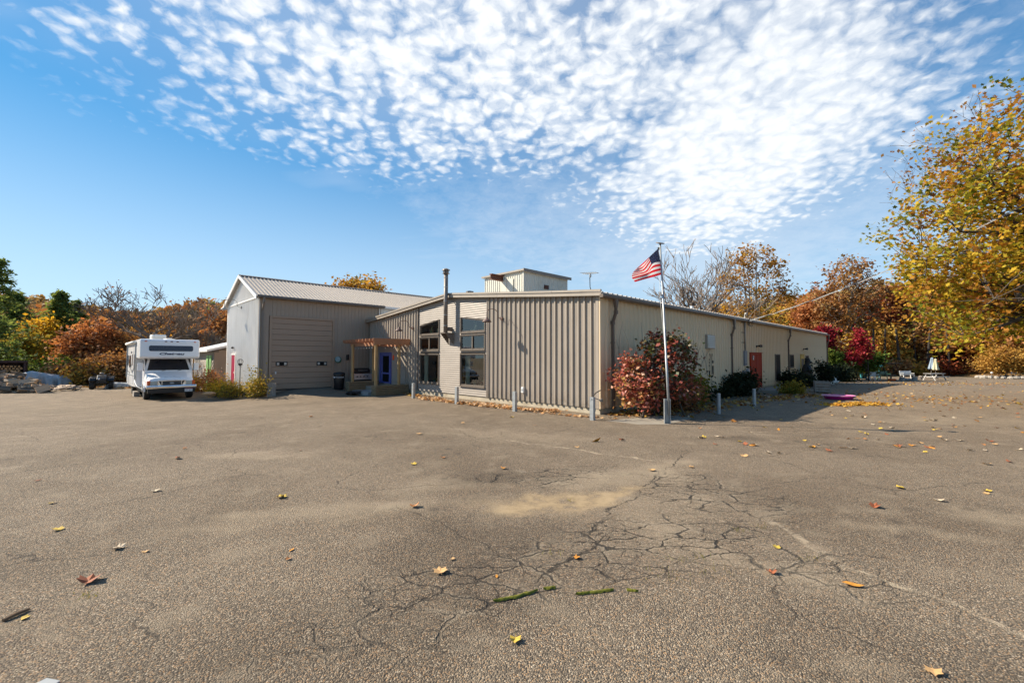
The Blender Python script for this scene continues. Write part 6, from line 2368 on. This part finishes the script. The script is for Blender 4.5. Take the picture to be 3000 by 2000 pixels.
tree('rust_oak', 'rounded rust-red oak left of the motorhome', spot(266, 37), [(0, 0, 4.0, 1.4, 1.5, 1.4), (-.8, -.3, 2.6, 1.2, 1.3, 1.4), (.8, 0, 2.7, 1.3, 1.3, 1.5), (0, -.4, 1.3, 1.6, 1.2, 1.1)], M['bark'], 'rust', 120, 56, .21, .42, .12, 13, group=G_L, tint=(.5, .2))
tree('oak_tree', 'brown-orange oak behind the quad bike', spot(345, 39), [(0, 0, 2.8, 1.6, 1.5, 1.6), (.8, 0, 1.6, 1.7, 1.3, 1.3)], M['bark'], 'brown', 90, 70, .2, .45, .1, 14, group=G_L)
tree('oak_tree', 'gold-brown leafy tree behind the front of the motorhome', spot(425, 43), [(0, 0, 2.9, 2.3, 1.5, 1.9)], M['bark'], 'gold', 70, 65, .2, .5, .1, 15, group=G_L, tint=(.3, .2))
tree('oak_tree', 'copper-leaved tree close behind the stone annex', spot(645, 55), [(0, 0, 5.0, 2.2, 2, 3.2)], M['bark'], 'rust', 90, 60, .26, .5, .12, 16, group=G_L, tint=(.7, .2))
conifer('evergreen_tree', 'dark green evergreen rising above the stone annex', spot(622, 62), 9.5, 2.6, 17, group=G_L)
bare_tree('bare_tree', 'wide leafless tree spreading above the motorhome', spot(448, 36), 8.2, 1.5, M['bark_twig'], 21, 5, .15, .14, (3, 4), G_L, .13, 120, .011, .8, 2)
bare_tree('bare_tree', 'smaller leafless tree above the right end of the motorhome', spot(522, 40), 7.4, 1.4, M['bark_twig'], 24, 5, .13, .14, (3, 4), G_L, .14, 120, .011, .8, 1)
bare_tree('bare_tree', 'twiggy leafless tree between motorhome and annex', spot(580, 41), 5.8, 1.4, M['bark_grey'], 23, 5, .12, .14, (3, 4), G_L, .14, 150, .011, .8, 1)
for k, (px, Y, hh, lf, lb) in enumerate(((215, 33.5, 1.6, 'brown', 'low brown shrub at the lot edge right of the tarp'), (262, 33, 1.5, 'gold', 'low golden shrub at the lot edge left of the quad bike'), (318, 33.5, 1.9, 'brown', 'brown leafy brush right behind the quad bike'),
                                     (372, 34, 2.2, 'brown', 'brown brush at the rear corner of the motorhome'), (170, 35, 1.7, 'green', 'green shrub behind the tarp heap'), (20, 35, 1.9, 'green', 'green shrub behind the firewood rack'), (420, 36, 2.0, 'rust', 'rust-coloured brush behind the motorhome cab'),
                                     (560, 37, 1.8, 'gold', 'golden brush beside the stone annex'))):
    tree('brush_shrub', lb, spot(px, Y), [(0, 0, hh * .5, 1.5, 1.0, hh * .5)], M['bark_dark'], lf, 34, 60, .15, .38, .03, 40 + k, cat='shrub', stems=3, group='brush along the left edge of the lot', low=.05)

# behind the buildings
tree('oak_tree', 'golden treetop showing over the garage roof', spot(1045, 78), [(0, 0, 12.0, 5.2, 4, 3.6), (3.5, 0, 11.0, 3, 3, 2.6)], M['bark'], 'gold', 110, 60, .4, .8, .3, 31, tint=(.6, .2))
bare_tree('bare_tree', 'tall leafless tree rising behind the long cream wall', spot(2050, 50), 15.4, .85, M['bark_twig'], 52, 5, .24, .16, (3, 3), G_R, .12, 0, .014, .95, 3)
bare_tree('bare_tree', 'slim leafless tree beside the taller one behind the roof', spot(2000, 54), 12.5, .95, M['bark_twig'], 57, 5, .18, .16, (2, 3), G_R, .12, 0, .014, .95, 4)
tree('sycamore_tree', 'tall sycamore with pale trunks and thin golden crown', spot(2208, 62), [(-1.6, 0, 16.6, 2.0, 2, 2.2), (1.0, 0, 16.3, 2.0, 2, 2.2), (3.4, 0, 14.2, 1.9, 2, 2.6), (-3.2, 0, 13.2, 1.8, 2, 2.8), (4.8, 0, 11.4, 1.6, 2, 2.4), (0, 0, 12.0, 4.2, 3, 2.4), (0, 0, 8.4, 4.4, 3, 2.4)], M['bark_pale'], 'gold', 210, 19, .27, .42, .2, 32, stems=6, group=G_R, limbs=60, twig=.022, tint=(.3, .2), hollow=.05)
tree('oak_tree', 'russet-brown tree with leaning pale trunk beyond the building end', spot(2478, 66), [(.6, 0, 15.2, 3.4, 3, 2.6), (-2.8, 0, 12.2, 2.8, 2.6, 2.9), (3.0, 0, 12.4, 3.2, 2.8, 2.9), (.5, 0, 9.0, 4.8, 3, 3.0), (0, 0, 5.5, 4.0, 3, 2.5)], M['bark_pale'], 'brown', 270, 24, .29, .45, .34, 33, group=G_R, lean=(2.2, 0), limbs=40, twig=.02, tint=(.55, .22), hollow=.12)
for k, (px, Y, zc, rx, rz_, lf, lb) in enumerate(((2140, 74, 6.6, 4.2, 5.2, 'yellow', 'yellow-gold tree just above the roof left of the sycamore trunks'), (2330, 76, 7.2, 4.4, 5.6, 'gold', 'golden tree just above the roof right of the sycamore trunks'), (2405, 70, 8.0, 3.6, 4.8, 'rust', 'orange tree above the far end of the roof'), (2240, 80, 7.0, 5, 5, 'olive', 'olive-gold tree behind the pale sycamore trunks'), (2610, 68, 8.5, 4.6, 5.2, 'maroon', 'maroon tree right of the leaning russet tree'), (2730, 72, 8.2, 5.0, 5.4, 'rust', 'rust-red tree behind the closed umbrellas'), (2835, 70, 7.4, 4.6, 5.2, 'maroon', 'dark maroon tree behind the weeping tree'),
                                            (2560, 64, 4.0, 3.2, 3.6, 'gold', 'golden-brown tree behind the small crimson tree'), (2690, 64, 4.2, 3.4, 3.6, 'brown', 'brown tree above the dark shelter'), (2900, 66, 6.0, 4.4, 4.8, 'brown', 'brown tree behind the stone ring'), (2990, 72, 8.0, 5, 5.5, 'gold', 'golden tree at the right edge of the woods'),
                                            (2790, 63, 3.6, 3.0, 3.2, 'maroon', 'low dark red tree right of the umbrellas'))):
    tree('woodland_tree', lb, spot(px, Y), [(0, 0, zc, rx, 3, rz_), (rx * .5, 0, zc * .6, rx * .7, 2.6, rz_ * .6)], M['bark_dark'], lf, 120, 52, .34, .7, .2, 50 + k, group=G_R, tint=(.5, .2))
for k in range(12):
    px = 2560 + k * 38 + 9 * math.sin(k * 5)
    t_ = thing('tree_trunk', 'dark bare trunk standing in the shade of the woods behind the yard', 'tree', spot(px, 61 + 2 * math.sin(k * 3)), 0, 'dark trunks at the edge of the woods')
    MB().tube([(0, 0, -.2), (.1 * math.sin(k), 0, 2.5), (.3 * math.sin(k * 2), 0, 6.5)], [.2 + .05 * (k % 3), .16, .1], 8).build('trunk', M['bark_dark'], t_)
tree('crimson_tree', 'small crimson-leaved tree standing before the white chairs', yard(2545, 1115), [(-.8, 0, 4.3, .5, .5, 1.1), (-1.25, 0, 3.1, .8, .7, 1.0), (-.35, 0, 3.3, .65, .7, .9), (-1.5, 0, 2.3, .7, .6, .6)], M['bark_dark'], 'crimson', 80, 40, .17, .26, .07, 61, group=G_R, low=.3)
tree('green_shrub', 'low green and reddish foliage under the small crimson tree', yard(2538, 1113), [(-.4, .6, 1.9, 1.7, 1.0, .8), (.9, .6, 2.0, 1.3, 1.0, .9)], M['bark_dark'], 'green', 60, 50, .2, .35, .05, 62, group=G_R, tint=(.7, .25))
tree('crimson_tree', 'crimson-topped small tree just past the building end', spot(2412, 48), [(0, 0, 4.6, 1.0, .9, .9), (.7, 0, 3.2, .7, .7, .8)], M['bark_dark'], 'crimson', 40, 60, .2, .32, .06, 63, group=G_R)
tree('green_tree', 'dense green small tree beside the building end', spot(2448, 47), [(0, 0, 1.9, .95, 1.0, 1.2), (-.4, 0, 1.0, 1.0, 1.0, .9)], M['bark_dark'], 'green', 60, 70, .19, .32, .06, 64, group=G_R, tint=(.65, .2))
tree('weeping_tree', 'small tan weeping tree standing in the ring of stones', yard(2946, 1107), [(0, 0, 2.7, 2.5, 1.6, 1.0), (-1.3, 0, 2.0, 1.8, 1.2, .9), (1.4, 0, 2.0, 1.8, 1.2, .9)], M['bark_grey'], 'weeping', 130, 70, .15, .4, .16, 65, group=G_R, low=.35, droop=.5)
for k, (px, Y, hh, rx, lf, lb) in enumerate(((2445, 44, 1.2, 1.6, 'darkshrub', 'dark low shrub beyond the building corner'), (2480, 52, 1.6, 2.0, 'olive', 'olive brush left of the leaning trunk'), (2520, 60, 2.0, 2.6, 'gold', 'golden undergrowth behind the tipped chair'), (2615, 60, 1.8, 2.6, 'brown', 'brown undergrowth behind the dark shelter'),
                                          (2850, 60, 1.6, 2.6, 'brown', 'brown undergrowth at the wood edge near the barrel'), (2760, 60, 1.6, 2.4, 'maroon', 'dark red undergrowth right of the umbrellas'), (2700, 60, 1.5, 2.2, 'gold', 'golden undergrowth left of the umbrellas'), (2960, 62, 2.2, 3.0, 'darkshrub', 'dark evergreen undergrowth behind the stone ring'))):
    tree('brush_shrub', lb, spot(px, Y), [(0, 0, hh * .55, rx, 1.0, hh * .55)], M['bark_dark'], lf, 40, 60, .2, .42, .03, 80 + k, cat='shrub', stems=3, group='undergrowth along the woods', low=.05)

# the near sycamore whose crown hangs in from the right
SYC = on_ground(24.6, 18.6)
tree('sycamore_tree', 'near sycamore with large yellow-green leaves overhanging from the right edge', SYC,
     [(-1.5, -.5, 7.0, 7.2, 5.6, 5.2), (-4.0, -1.6, 4.6, 5.2, 3.2, 2.6), (-1.2, 0, 10.5, 5.4, 4.6, 3.6), (-5.6, -.6, 6.8, 3.4, 2.6, 2.6), (2.5, 1, 7, 5, 5, 5)],
     M['bark'], 'sycamore', 1000, 34, .17, .34, .46, 71, limbs=110, shape='maple', tint=(.5, .24), twig=.013, hollow=.3, flat_bias=.5)
bare_tree('bare_tree', 'thin-leaved bare branches high in the upper right corner', on_ground(20.2, 16.0), 15.0, .9, M['bark'], 77, 6, .2, .2, (2, 3), None, .40, 260, .010)

# planting round the building
sb = W(-1.5, 1.2)
rs_ = tree('red_shrub', 'big red-leaved shrub at the corner of the building', sb, [(-.1, -.1, 1.2, 1.35, .9, .95), (-.85, -.25, 1.1, .85, .8, .8), (.6, .15, 1.7, .8, .7, .8), (.15, .1, 2.2, .95, .7, .55), (-.6, -.4, .75, .8, .6, .5)], M['bark'], 'hydrangea', 165, 30, .092, .16, .03, 91, cat='shrub', stems=7, low=.02, limbs=70, tint=(.55, .22), twig=.006, hollow=.2, tint_fn=lambda p: -.22 * (p[:, 2] - 1.0) - .24 * p[:, 0])  # tint_fn paints shade as green at top right, sun as pink at lower left
mb = MB()
q = random.Random(8)
for k in range(34):
    x_, y_ = q.uniform(-1.3, 1.5), q.uniform(-.4, .6)
    z0 = 1.5 + q.uniform(-.2, .6)
    p = Vector((x_, y_, z0))
    e = p + Vector((q.uniform(-.25, .3), q.uniform(-.1, .1), q.uniform(.5, 1.1)))
    mb.tube([p, p.lerp(e, .5) + Vector((q.uniform(-.06, .06), 0, 0)), e], [.008, .006, .003], 4, cap=False)
mb.build('shoots', M['bark_grey'], rs_)
tree('brown_shrub', 'browning low bush under the red shrub behind the flagpole', W(-1.0, 3.4), [(0, 0, .55, .9, .7, .55)], M['bark'], 'rust', 40, 46, .11, .2, .02, 92, cat='shrub', stems=4, low=.02, tint=(.25, .2))
tree('green_shrub', 'yellow-green low bush right of the flagpole in the shade', W(-.7, 4.9), [(0, 0, .6, .9, .6, .55)], M['bark'], 'olive', 40, 46, .11, .2, .02, 93, cat='shrub', stems=4, low=.02, tint=(.35, .25))
for k, (V, U, hh, r, lf, lb) in enumerate(((11.9, -.6, 1.15, .7, 'darkshrub', 'tall dark shrub before the meter boxes'), (10.9, -.6, .9, .7, 'darkshrub', 'dark shrub beside the second downspout'), (20.0, -.8, .95, .8, 'darkshrub', 'wide dark shrub under the first dark window'), (22.2, -1.0, .7, .7, 'darkshrub', 'dark shrub below the third downspout'),
                                        (26.0, -1.4, 1.4, .8, 'darkshrub', 'rounded dark shrub before the yellow framed door'), (33.8, -1.1, 1.1, 1.5, 'darkshrub', 'dark shrub at the far corner of the long wall'), (6.9, -.6, .75, .3, 'darkshrub', 'thin dark plant stems against the cream wall'), (9.4, -.5, .35, .25, 'darkshrub', 'small dark plant at the foot of the wind chimes'),
                                        (14.9, -2.0, .3, .7, 'olive', 'low olive plant at the slab of the red door'))):
    tree('foundation_shrub', lb, W(U, V), [(0, 0, hh * .55, r * .8, r * .6, hh * .5)], M['bark_dark'], lf, 34 if r > .4 else 9, 52, .10, .2, .02, 100 + k, cat='shrub', stems=3, low=.02, group='shrubs along the shaded wall')
# bed by the white garage end
for k, (V, U, hh, r, lf, lb) in enumerate(((-7.0, 23.1, 1.75, 1.2, 'rust', 'tall orange-brown bush in the bed by the crimson door'), (-7.5, 24.6, .9, 1.0, 'yellow', 'bright yellow bush at the left of the bed'), (-7.0, 20.9, .7, .9, 'olive', 'low green-yellow plants under the crimson door'), (-7.0, 19.3, .8, 1.0, 'yellow', 'pale yellow plants below the garden stake'),
                                        (-6.9, 17.7, .75, 1.0, 'olive', 'yellow-green plants at the garage corner'), (-6.2, 16.2, 1.25, .85, 'olive', 'leafy yellow-green shrub behind the timber stump'))):
    tree('bed_shrub', lb, on_ground(*W(U, V)[:2]), [(0, 0, hh * .42, r * .7, r * .8, hh * .42), (.15, -.3, hh * .6, r * .35, r * .4, hh * .5), (-.2, .35, hh * .35, r * .5, r * .5, hh * .35)], M['bark'], lf, 46, 26, .075, .19, .012, 120 + k, cat='shrub', stems=6, low=.02, group='plants in the bed by the garage', tint=(.62, .28), hollow=.02, limbs=30)
br2 = bthing('arched_cane', 'long bare arching cane leaning over the bed by the white wall', 'plant', -6.9, 18.2, -.1)
MB().tube([(0, 0, 0), (-.1, .8, .75), (-.05, 1.7, 1.15), (0, 2.5, 1.4)], [.02, .016, .012, .006], 6).build('cane', M['bark_grey'], br2)
fs = bthing('flat_stone', 'tan flat stone at the edge of the garage bed', 'stone', -7.9, 17.9, -.05)
mb = MB()
mb.ball((0, 0, .08), (.3, .45, .10), 9, 5)
mb.build('stone', M['log_end'], fs)

# ------------------------------------------------------------------ wooded hillsides
def hillside(name, label, az0, az1, prof, r0, r1, n, seed, lo, tint_mu):
    rng = np.random.default_rng(seed)
    az = rng.uniform(az0, az1, n)
    r = r0 + (r1 - r0) * rng.random(n) ** 1.1
    hgt = np.interp(az, prof[0], prof[1])
    s_ = SS((r - lo) / (150 - lo))
    z = -.8 + (hgt + .8) * s_
    hh = rng.uniform(5.5, 8.5, n)
    rad = rng.uniform(2.0, 3.4, n)
    V, Fc, T = [], [], []
    o = 0
    for i in range(n):
        m = 130
        d = unit_rows(rng.normal(0, 1, (m, 3)))
        d[:, 2] = np.abs(d[:, 2]) * 1.0 - .35
        c = np.array([r[i] * math.sin(az[i]), r[i] * math.cos(az[i]), z[i] + hh[i] * .62]) + d * np.array([rad[i], rad[i], hh[i] * .42]) * rng.uniform(.75, 1.05, (m, 1))
        v, f, t_ = leaf_quads(rng, c, .62, .2, np.full(m, np.clip(rng.normal(tint_mu, .24), 0, 1)), .5, .07)
        V.append(v)
        Fc.append(f + o)
        T.append(t_)
        o += len(v)
    return tag(link(name, array_mesh(name, np.vstack(V), np.vstack(Fc), LEAF['hill'], np.concatenate(T))), label, 'forest', kind='stuff')


hillside('forest', 'orange and brown autumn forest covering the rise at the left', -.93, -.40, PROF_L, 74, 165, 420, 5, 62, .62)
hillside('forest', 'golden autumn forest covering the rise behind the building', .18, .98, PROF_R, 86, 165, 560, 6, 80, .66)

# ------------------------------------------------------------------ fallen leaves
def flat_leaf(seed, kind):
    q2 = random.Random(seed)
    if kind == 0:
        ang = [90, 66, 40, 14, -24, -60, -90, -120, -156, 166, 140, 114]
        rad = [1.0, .66, .92, .62, .76, .5, .4, .5, .76, .62, .92, .66]
    else:
        ang = [90, 60, 25, -15, -55, -90, -125, -165, 155, 120]
        rad = [1.0, .62, .42, .38, .5, .9, .5, .38, .42, .62]
    cv = q2.uniform(.35, .9)
    vs = [(0, 0, .12)]
    for a_, r_ in zip(ang, rad):
        x_, y_ = r_ * math.cos(a_ * PI / 180), r_ * math.sin(a_ * PI / 180)
        vs.append((x_, y_, .06 + cv * (x_ * x_) * .8 + q2.uniform(0, .3) * r_ * r_))
    n_ = len(ang)
    mb_ = MB().add(vs, [(0, i + 1, (i + 1) % n_ + 1) for i in range(n_)])
    st_ = len(mb_.v)
    mb_.add([(-.02, -.45, .06), (.02, -.45, .06), (.05, -1.05, .16), (.02, -1.05, .16)], [(0, 1, 2, 3)])
    return mb_


leaf_m = []
for k, (c1, c2) in enumerate((((.46, .20, .06), (.32, .12, .035)), ((.55, .33, .14), (.44, .25, .10)), ((.30, .09, .03), (.20, .055, .02)), ((.55, .38, .05), (.46, .30, .04)), ((.60, .26, .03), (.50, .20, .02)), ((.50, .40, .28), (.40, .31, .21)))):
    leaf_m.append(mat('fallen_leaf_%d' % k, c1, c2, 2.5, .75, bump=.2, bscale=6))
leaf_me = [flat_leaf(k, 0 if k % 4 else 1).mesh('fallen_leaf', leaf_m[k % 6], normals=False) for k in range(12)]
q = random.Random(77)


def put_leaf(px, py, size, k=None, label=None, group=None, rot=None, tilt=.14):
    k = q.randrange(12) if k is None else k
    o = link('fallen_leaf', leaf_me[k])
    o.location = P(px, py) + Vector((0, 0, .004))
    o.rotation_euler = (q.uniform(-tilt, tilt), q.uniform(-tilt, tilt), q.uniform(0, 6.28) if rot is None else rot)
    o.scale = (size, size, size)
    o.location.z += size * .03
    hue = ('rust-orange', 'tan', 'dark red-brown', 'yellow', 'bright orange', 'pale beige')[k % 6]
    across = ('far left', 'left', 'centre', 'right', 'far right')[min(4, max(0, int(px / 600)))]
    if label is None:
        near = 'in the near foreground' if py > 1560 else ('halfway to the building' if py > 1330 else 'close to the building')
        label = '%s leaf %s on the asphalt at the %s' % (hue, near, across)
    elif label == 'scatter':
        near = 'far out' if py < 1150 else ('midway' if py < 1200 else 'nearest')
        label = '%s leaf among those scattered %s on the right-hand lot, %s part' % (hue, near, 'shaded' if px < 2250 else ('middle' if px < 2650 else 'outer'))
    return tag(o, label, 'leaf', group or 'leaves on the foreground asphalt')


put_leaf(2500, 1716, .085, 4, 'bright orange leaf on the asphalt at the lower right', rot=1.2)
put_leaf(258, 1708, .11, 2, 'curled red-brown leaf on the asphalt at the lower left', rot=.5)
put_leaf(1290, 1678, .085, 1, 'large tan leaf on the cracked asphalt left of the moss', rot=.3)
put_leaf(2640, 1431, .085, 3, 'yellow folded leaf on the asphalt at the right')
put_leaf(2563, 1486, .085, 2, 'dark brown curled leaf left of two tan leaves at the right', tilt=.8)
put_leaf(1747, 1294, .15, 4, 'orange-red leaf standing on the asphalt before the building corner', tilt=.7)
put_leaf(1790, 1212, .0, 0) if False else None
for px, py, s_ in ((170, 1553, .07), (352, 1607, .07), (425, 1618, .04), (152, 1474, .05), (108, 1409, .06), (455, 1440, .075), (822, 1458, .09), (520, 1343, .12), (880, 1320, .05), (1215, 1484, .085), (1212, 1361, .08), (1297, 1342, .07),
                   (1475, 1373, .07), (1908, 1378, .08), (2024, 1369, .07), (1228, 1272, .1), (1355, 1240, .08), (1500, 1223, .09), (1567, 1247, .08), (1690, 1310, .07), (1820, 1290, .09), (2262, 1680, .06), (2275, 1605, .05), (1510, 1875, .055),
                   (855, 1612, .04), (845, 1638, .035), (2895, 1440, .07), (2752, 1468, .08), (2955, 1353, .09), (2888, 1360, .09), (2735, 1968, .06), (1690, 1636, .045), (2890, 1447, .05), (1455, 1690, .03), (1325, 1638, .03), (910, 1222, .09), (540, 1315, .06)):
    put_leaf(px, py, s_)
# many leaves at the right: thicker towards the trees
n = 0
while n < 215:
    px = 1990 + 1010 * q.random() ** .75
    py = 1122 + 215 * q.random() ** 1.9
    if py < 1140 and px < 2380:
        continue
    put_leaf(px, py, q.uniform(.055, .10), None, 'scatter', 'leaves scattered over the right-hand lot', tilt=.25)
    n += 1


def drift(name, label, paths, n, leaf, size, seed, spread, lift):
    """leaf litter blown into a band along a ground path given in pixels"""
    rng = np.random.default_rng(seed)
    pts = np.array([list(P(*p)) for p in paths])
    seg = np.linalg.norm(np.diff(pts, axis=0), axis=1)
    cum = np.concatenate([[0], np.cumsum(seg)])
    t = rng.random(n) * cum[-1]
    dens = .35 + .65 * (np.sin(t * 1.7 + seed) * .5 + .5)
    c = np.stack([np.interp(t, cum, pts[:, i]) for i in range(3)], 1)
    c[:, :2] += rng.normal(0, 1, (n, 2)) * spread * dens[:, None]
    c[:, 2] = height(c[:, 0], c[:, 1]) + .02 + lift * dens * rng.random(n)
    v, f, tt = leaf_quads(rng, c, size, .004, rng.random(n), 1.6, .1, 1.2, 'maple')
    v[:, 2] = np.maximum(v[:, 2], height(v[:, 0], v[:, 1]) + .004)
    return tag(link(name, array_mesh(name, v, f, LEAF[leaf], tt)), label, 'leaf litter', kind='stuff')


drift('leaf_drift', 'pale dry leaves drifted along the foot of the gable front', [(1245, 1168), (1330, 1180), (1470, 1194), (1560, 1203), (1630, 1208)], 1100, 'drift', .125, 1, .24, .09)
drift('leaf_drift', 'thin scatter of leaves near the building corner', [(1560, 1206), (1720, 1222), (1800, 1226)], 60, 'drift', .12, 2, .3, .02)
drift('leaf_drift', 'heap of golden leaves on the lot beside the magenta pool', [(2440, 1188), (2520, 1184), (2590, 1186)], 620, 'drift_gold', .125, 3, .5, .07)
drift('leaf_drift', 'brown leaves lying in the shade along the cream wall', [(1830, 1218), (2000, 1206), (2120, 1185), (2250, 1168), (2400, 1158)], 900, 'ground', .14, 4, .75, .04)
drift('leaf_drift', 'brown leaves under the red shrub', [(1800, 1216), (1900, 1208), (1990, 1200)], 420, 'ground', .13, 5, .35, .05)
drift('leaf_drift', 'leaf litter in the bed by the white garage end', [(575, 1143), (690, 1152), (780, 1158)], 420, 'ground', .13, 6, .3, .04)
drift('leaf_drift', 'leaves caught between the pergola planters', [(1085, 1150), (1180, 1152), (1235, 1162)], 240, 'ground', .13, 7, .2, .04)
drift('leaf_drift', 'scattered leaves over the far right-hand yard', [(2450, 1120), (2700, 1125), (2990, 1122)], 560, 'ground', .14, 8, 6.5, .02)
drift('leaf_drift', 'scattered leaves across the middle of the right-hand lot', [(2520, 1165), (2750, 1170), (2990, 1175)], 460, 'ground', .12, 9, 4.5, .02)
drift('leaf_drift', 'leaf litter along the brush at the left lot edge', [(200, 1134), (300, 1133), (380, 1137)], 500, 'ground', .16, 10, .6, .05)

# moss in the cracks
def moss(label, pts_px, w_, seed):
    q2 = random.Random(seed)
    mb_ = MB()
    pts_ = [P(*p) for p in pts_px]
    line = []
    for a_, b_ in zip(pts_[:-1], pts_[1:]):
        for i in range(10):
            line.append(a_.lerp(b_, i / 10))
    line.append(pts_[-1])
    nn_ = len(line)
    for i, p in enumerate(line):
        d_ = (line[min(i + 1, nn_ - 1)] - line[max(i - 1, 0)]).normalized()
        n_ = Vector((-d_.y, d_.x, 0))
        ww = w_ * math.sin(PI * (i + .5) / nn_) ** .4 * q2.uniform(.6, 1.2)
        for s_, z_ in ((-1, .001), (-.5, .012), (0, .018), (.5, .012), (1, .001)):
            mb_.v.append(tuple(p + n_ * (s_ * ww + q2.uniform(-.004, .004)) + Vector((0, 0, z_ + q2.uniform(0, .006)))))
    for i in range(nn_ - 1):
        for j in range(4):
            a_ = i * 5 + j
            mb_.f.append((a_, a_ + 5, a_ + 6, a_ + 1))
            mb_.mi.append(0)
    return tag(mb_.build('moss_strip', M['moss'], smooth=True), label, 'moss')


moss('longest strip of green moss in the asphalt crack', [(1445, 1762), (1510, 1750), (1575, 1731)], .018, 1)
moss('short moss tuft right of the longest moss strip', [(1592, 1726), (1628, 1722)], .014, 2)
moss('middle strip of green moss in the asphalt crack', [(1686, 1742), (1740, 1736), (1798, 1729)], .016, 3)
moss('small moss tuft at the right end of the crack', [(1836, 1730), (1870, 1733)], .013, 4)
stk = thing('dry_stick', 'dry brown stick lying at the lower left edge', 'stick', P(45, 1800), 0)
a_, b_ = P(8, 1822) - P(45, 1800), P(86, 1788) - P(45, 1800)
MB().tube([a_ + Vector((0, 0, .015)), (a_ + b_) / 2 + Vector((0, 0, .02)), b_ + Vector((0, 0, .015))], [.012, .014, .009], 7).build('stick', M['stick'], stk)
lf = put_leaf(70, 1813, .035, 3, 'small green-yellow leaf beside the dry stick')
pp = P(125, 2008)
tag(MB().prism([(-.07, -.04), (.06, -.05), (.07, .03), (-.03, .05)], .003, .010, 'z').build('paper_scrap', M['tarp_pale']), 'grey scrap lying at the very bottom left', 'scrap').location = pp
# grass wisps in the worst cracks
rng = np.random.default_rng(3)
V_, F_, T_ = [], [], []
o = 0
for px, py, k, r in ((2000, 1640, 14, .05), (2170, 1555, 16, .06), (2235, 1545, 12, .06), (1955, 1690, 22, .12), (2380, 1640, 18, .06), (2060, 1635, 10, .05), (260, 1745, 20, .06), (1670, 1468, 12, .03), (1620, 1620, 10, .06), (2100, 1680, 14, .08)):
    c = P(px, py)
    for i in range(k):
        b0 = np.array([c.x + rng.normal(0, r), c.y + rng.normal(0, r * .6), c.z])
        d = np.array([rng.normal(0, .6), rng.normal(0, .6), 1.0])
        L = rng.uniform(.02, .06)
        s_ = np.array([.002, .001, 0])
        V_.append(np.array([b0 - s_, b0 + s_, b0 + d * L * .5 + s_, b0 + d * L]))
        F_.append(np.arange(4) + o)
        T_.append(rng.random())
        o += 4
tag(link('dry_grass', array_mesh('dry_grass', np.vstack(V_), np.array(F_), LEAF['grass'], np.array(T_))), 'wisps of dry grass growing in the asphalt cracks', 'grass', kind='stuff')
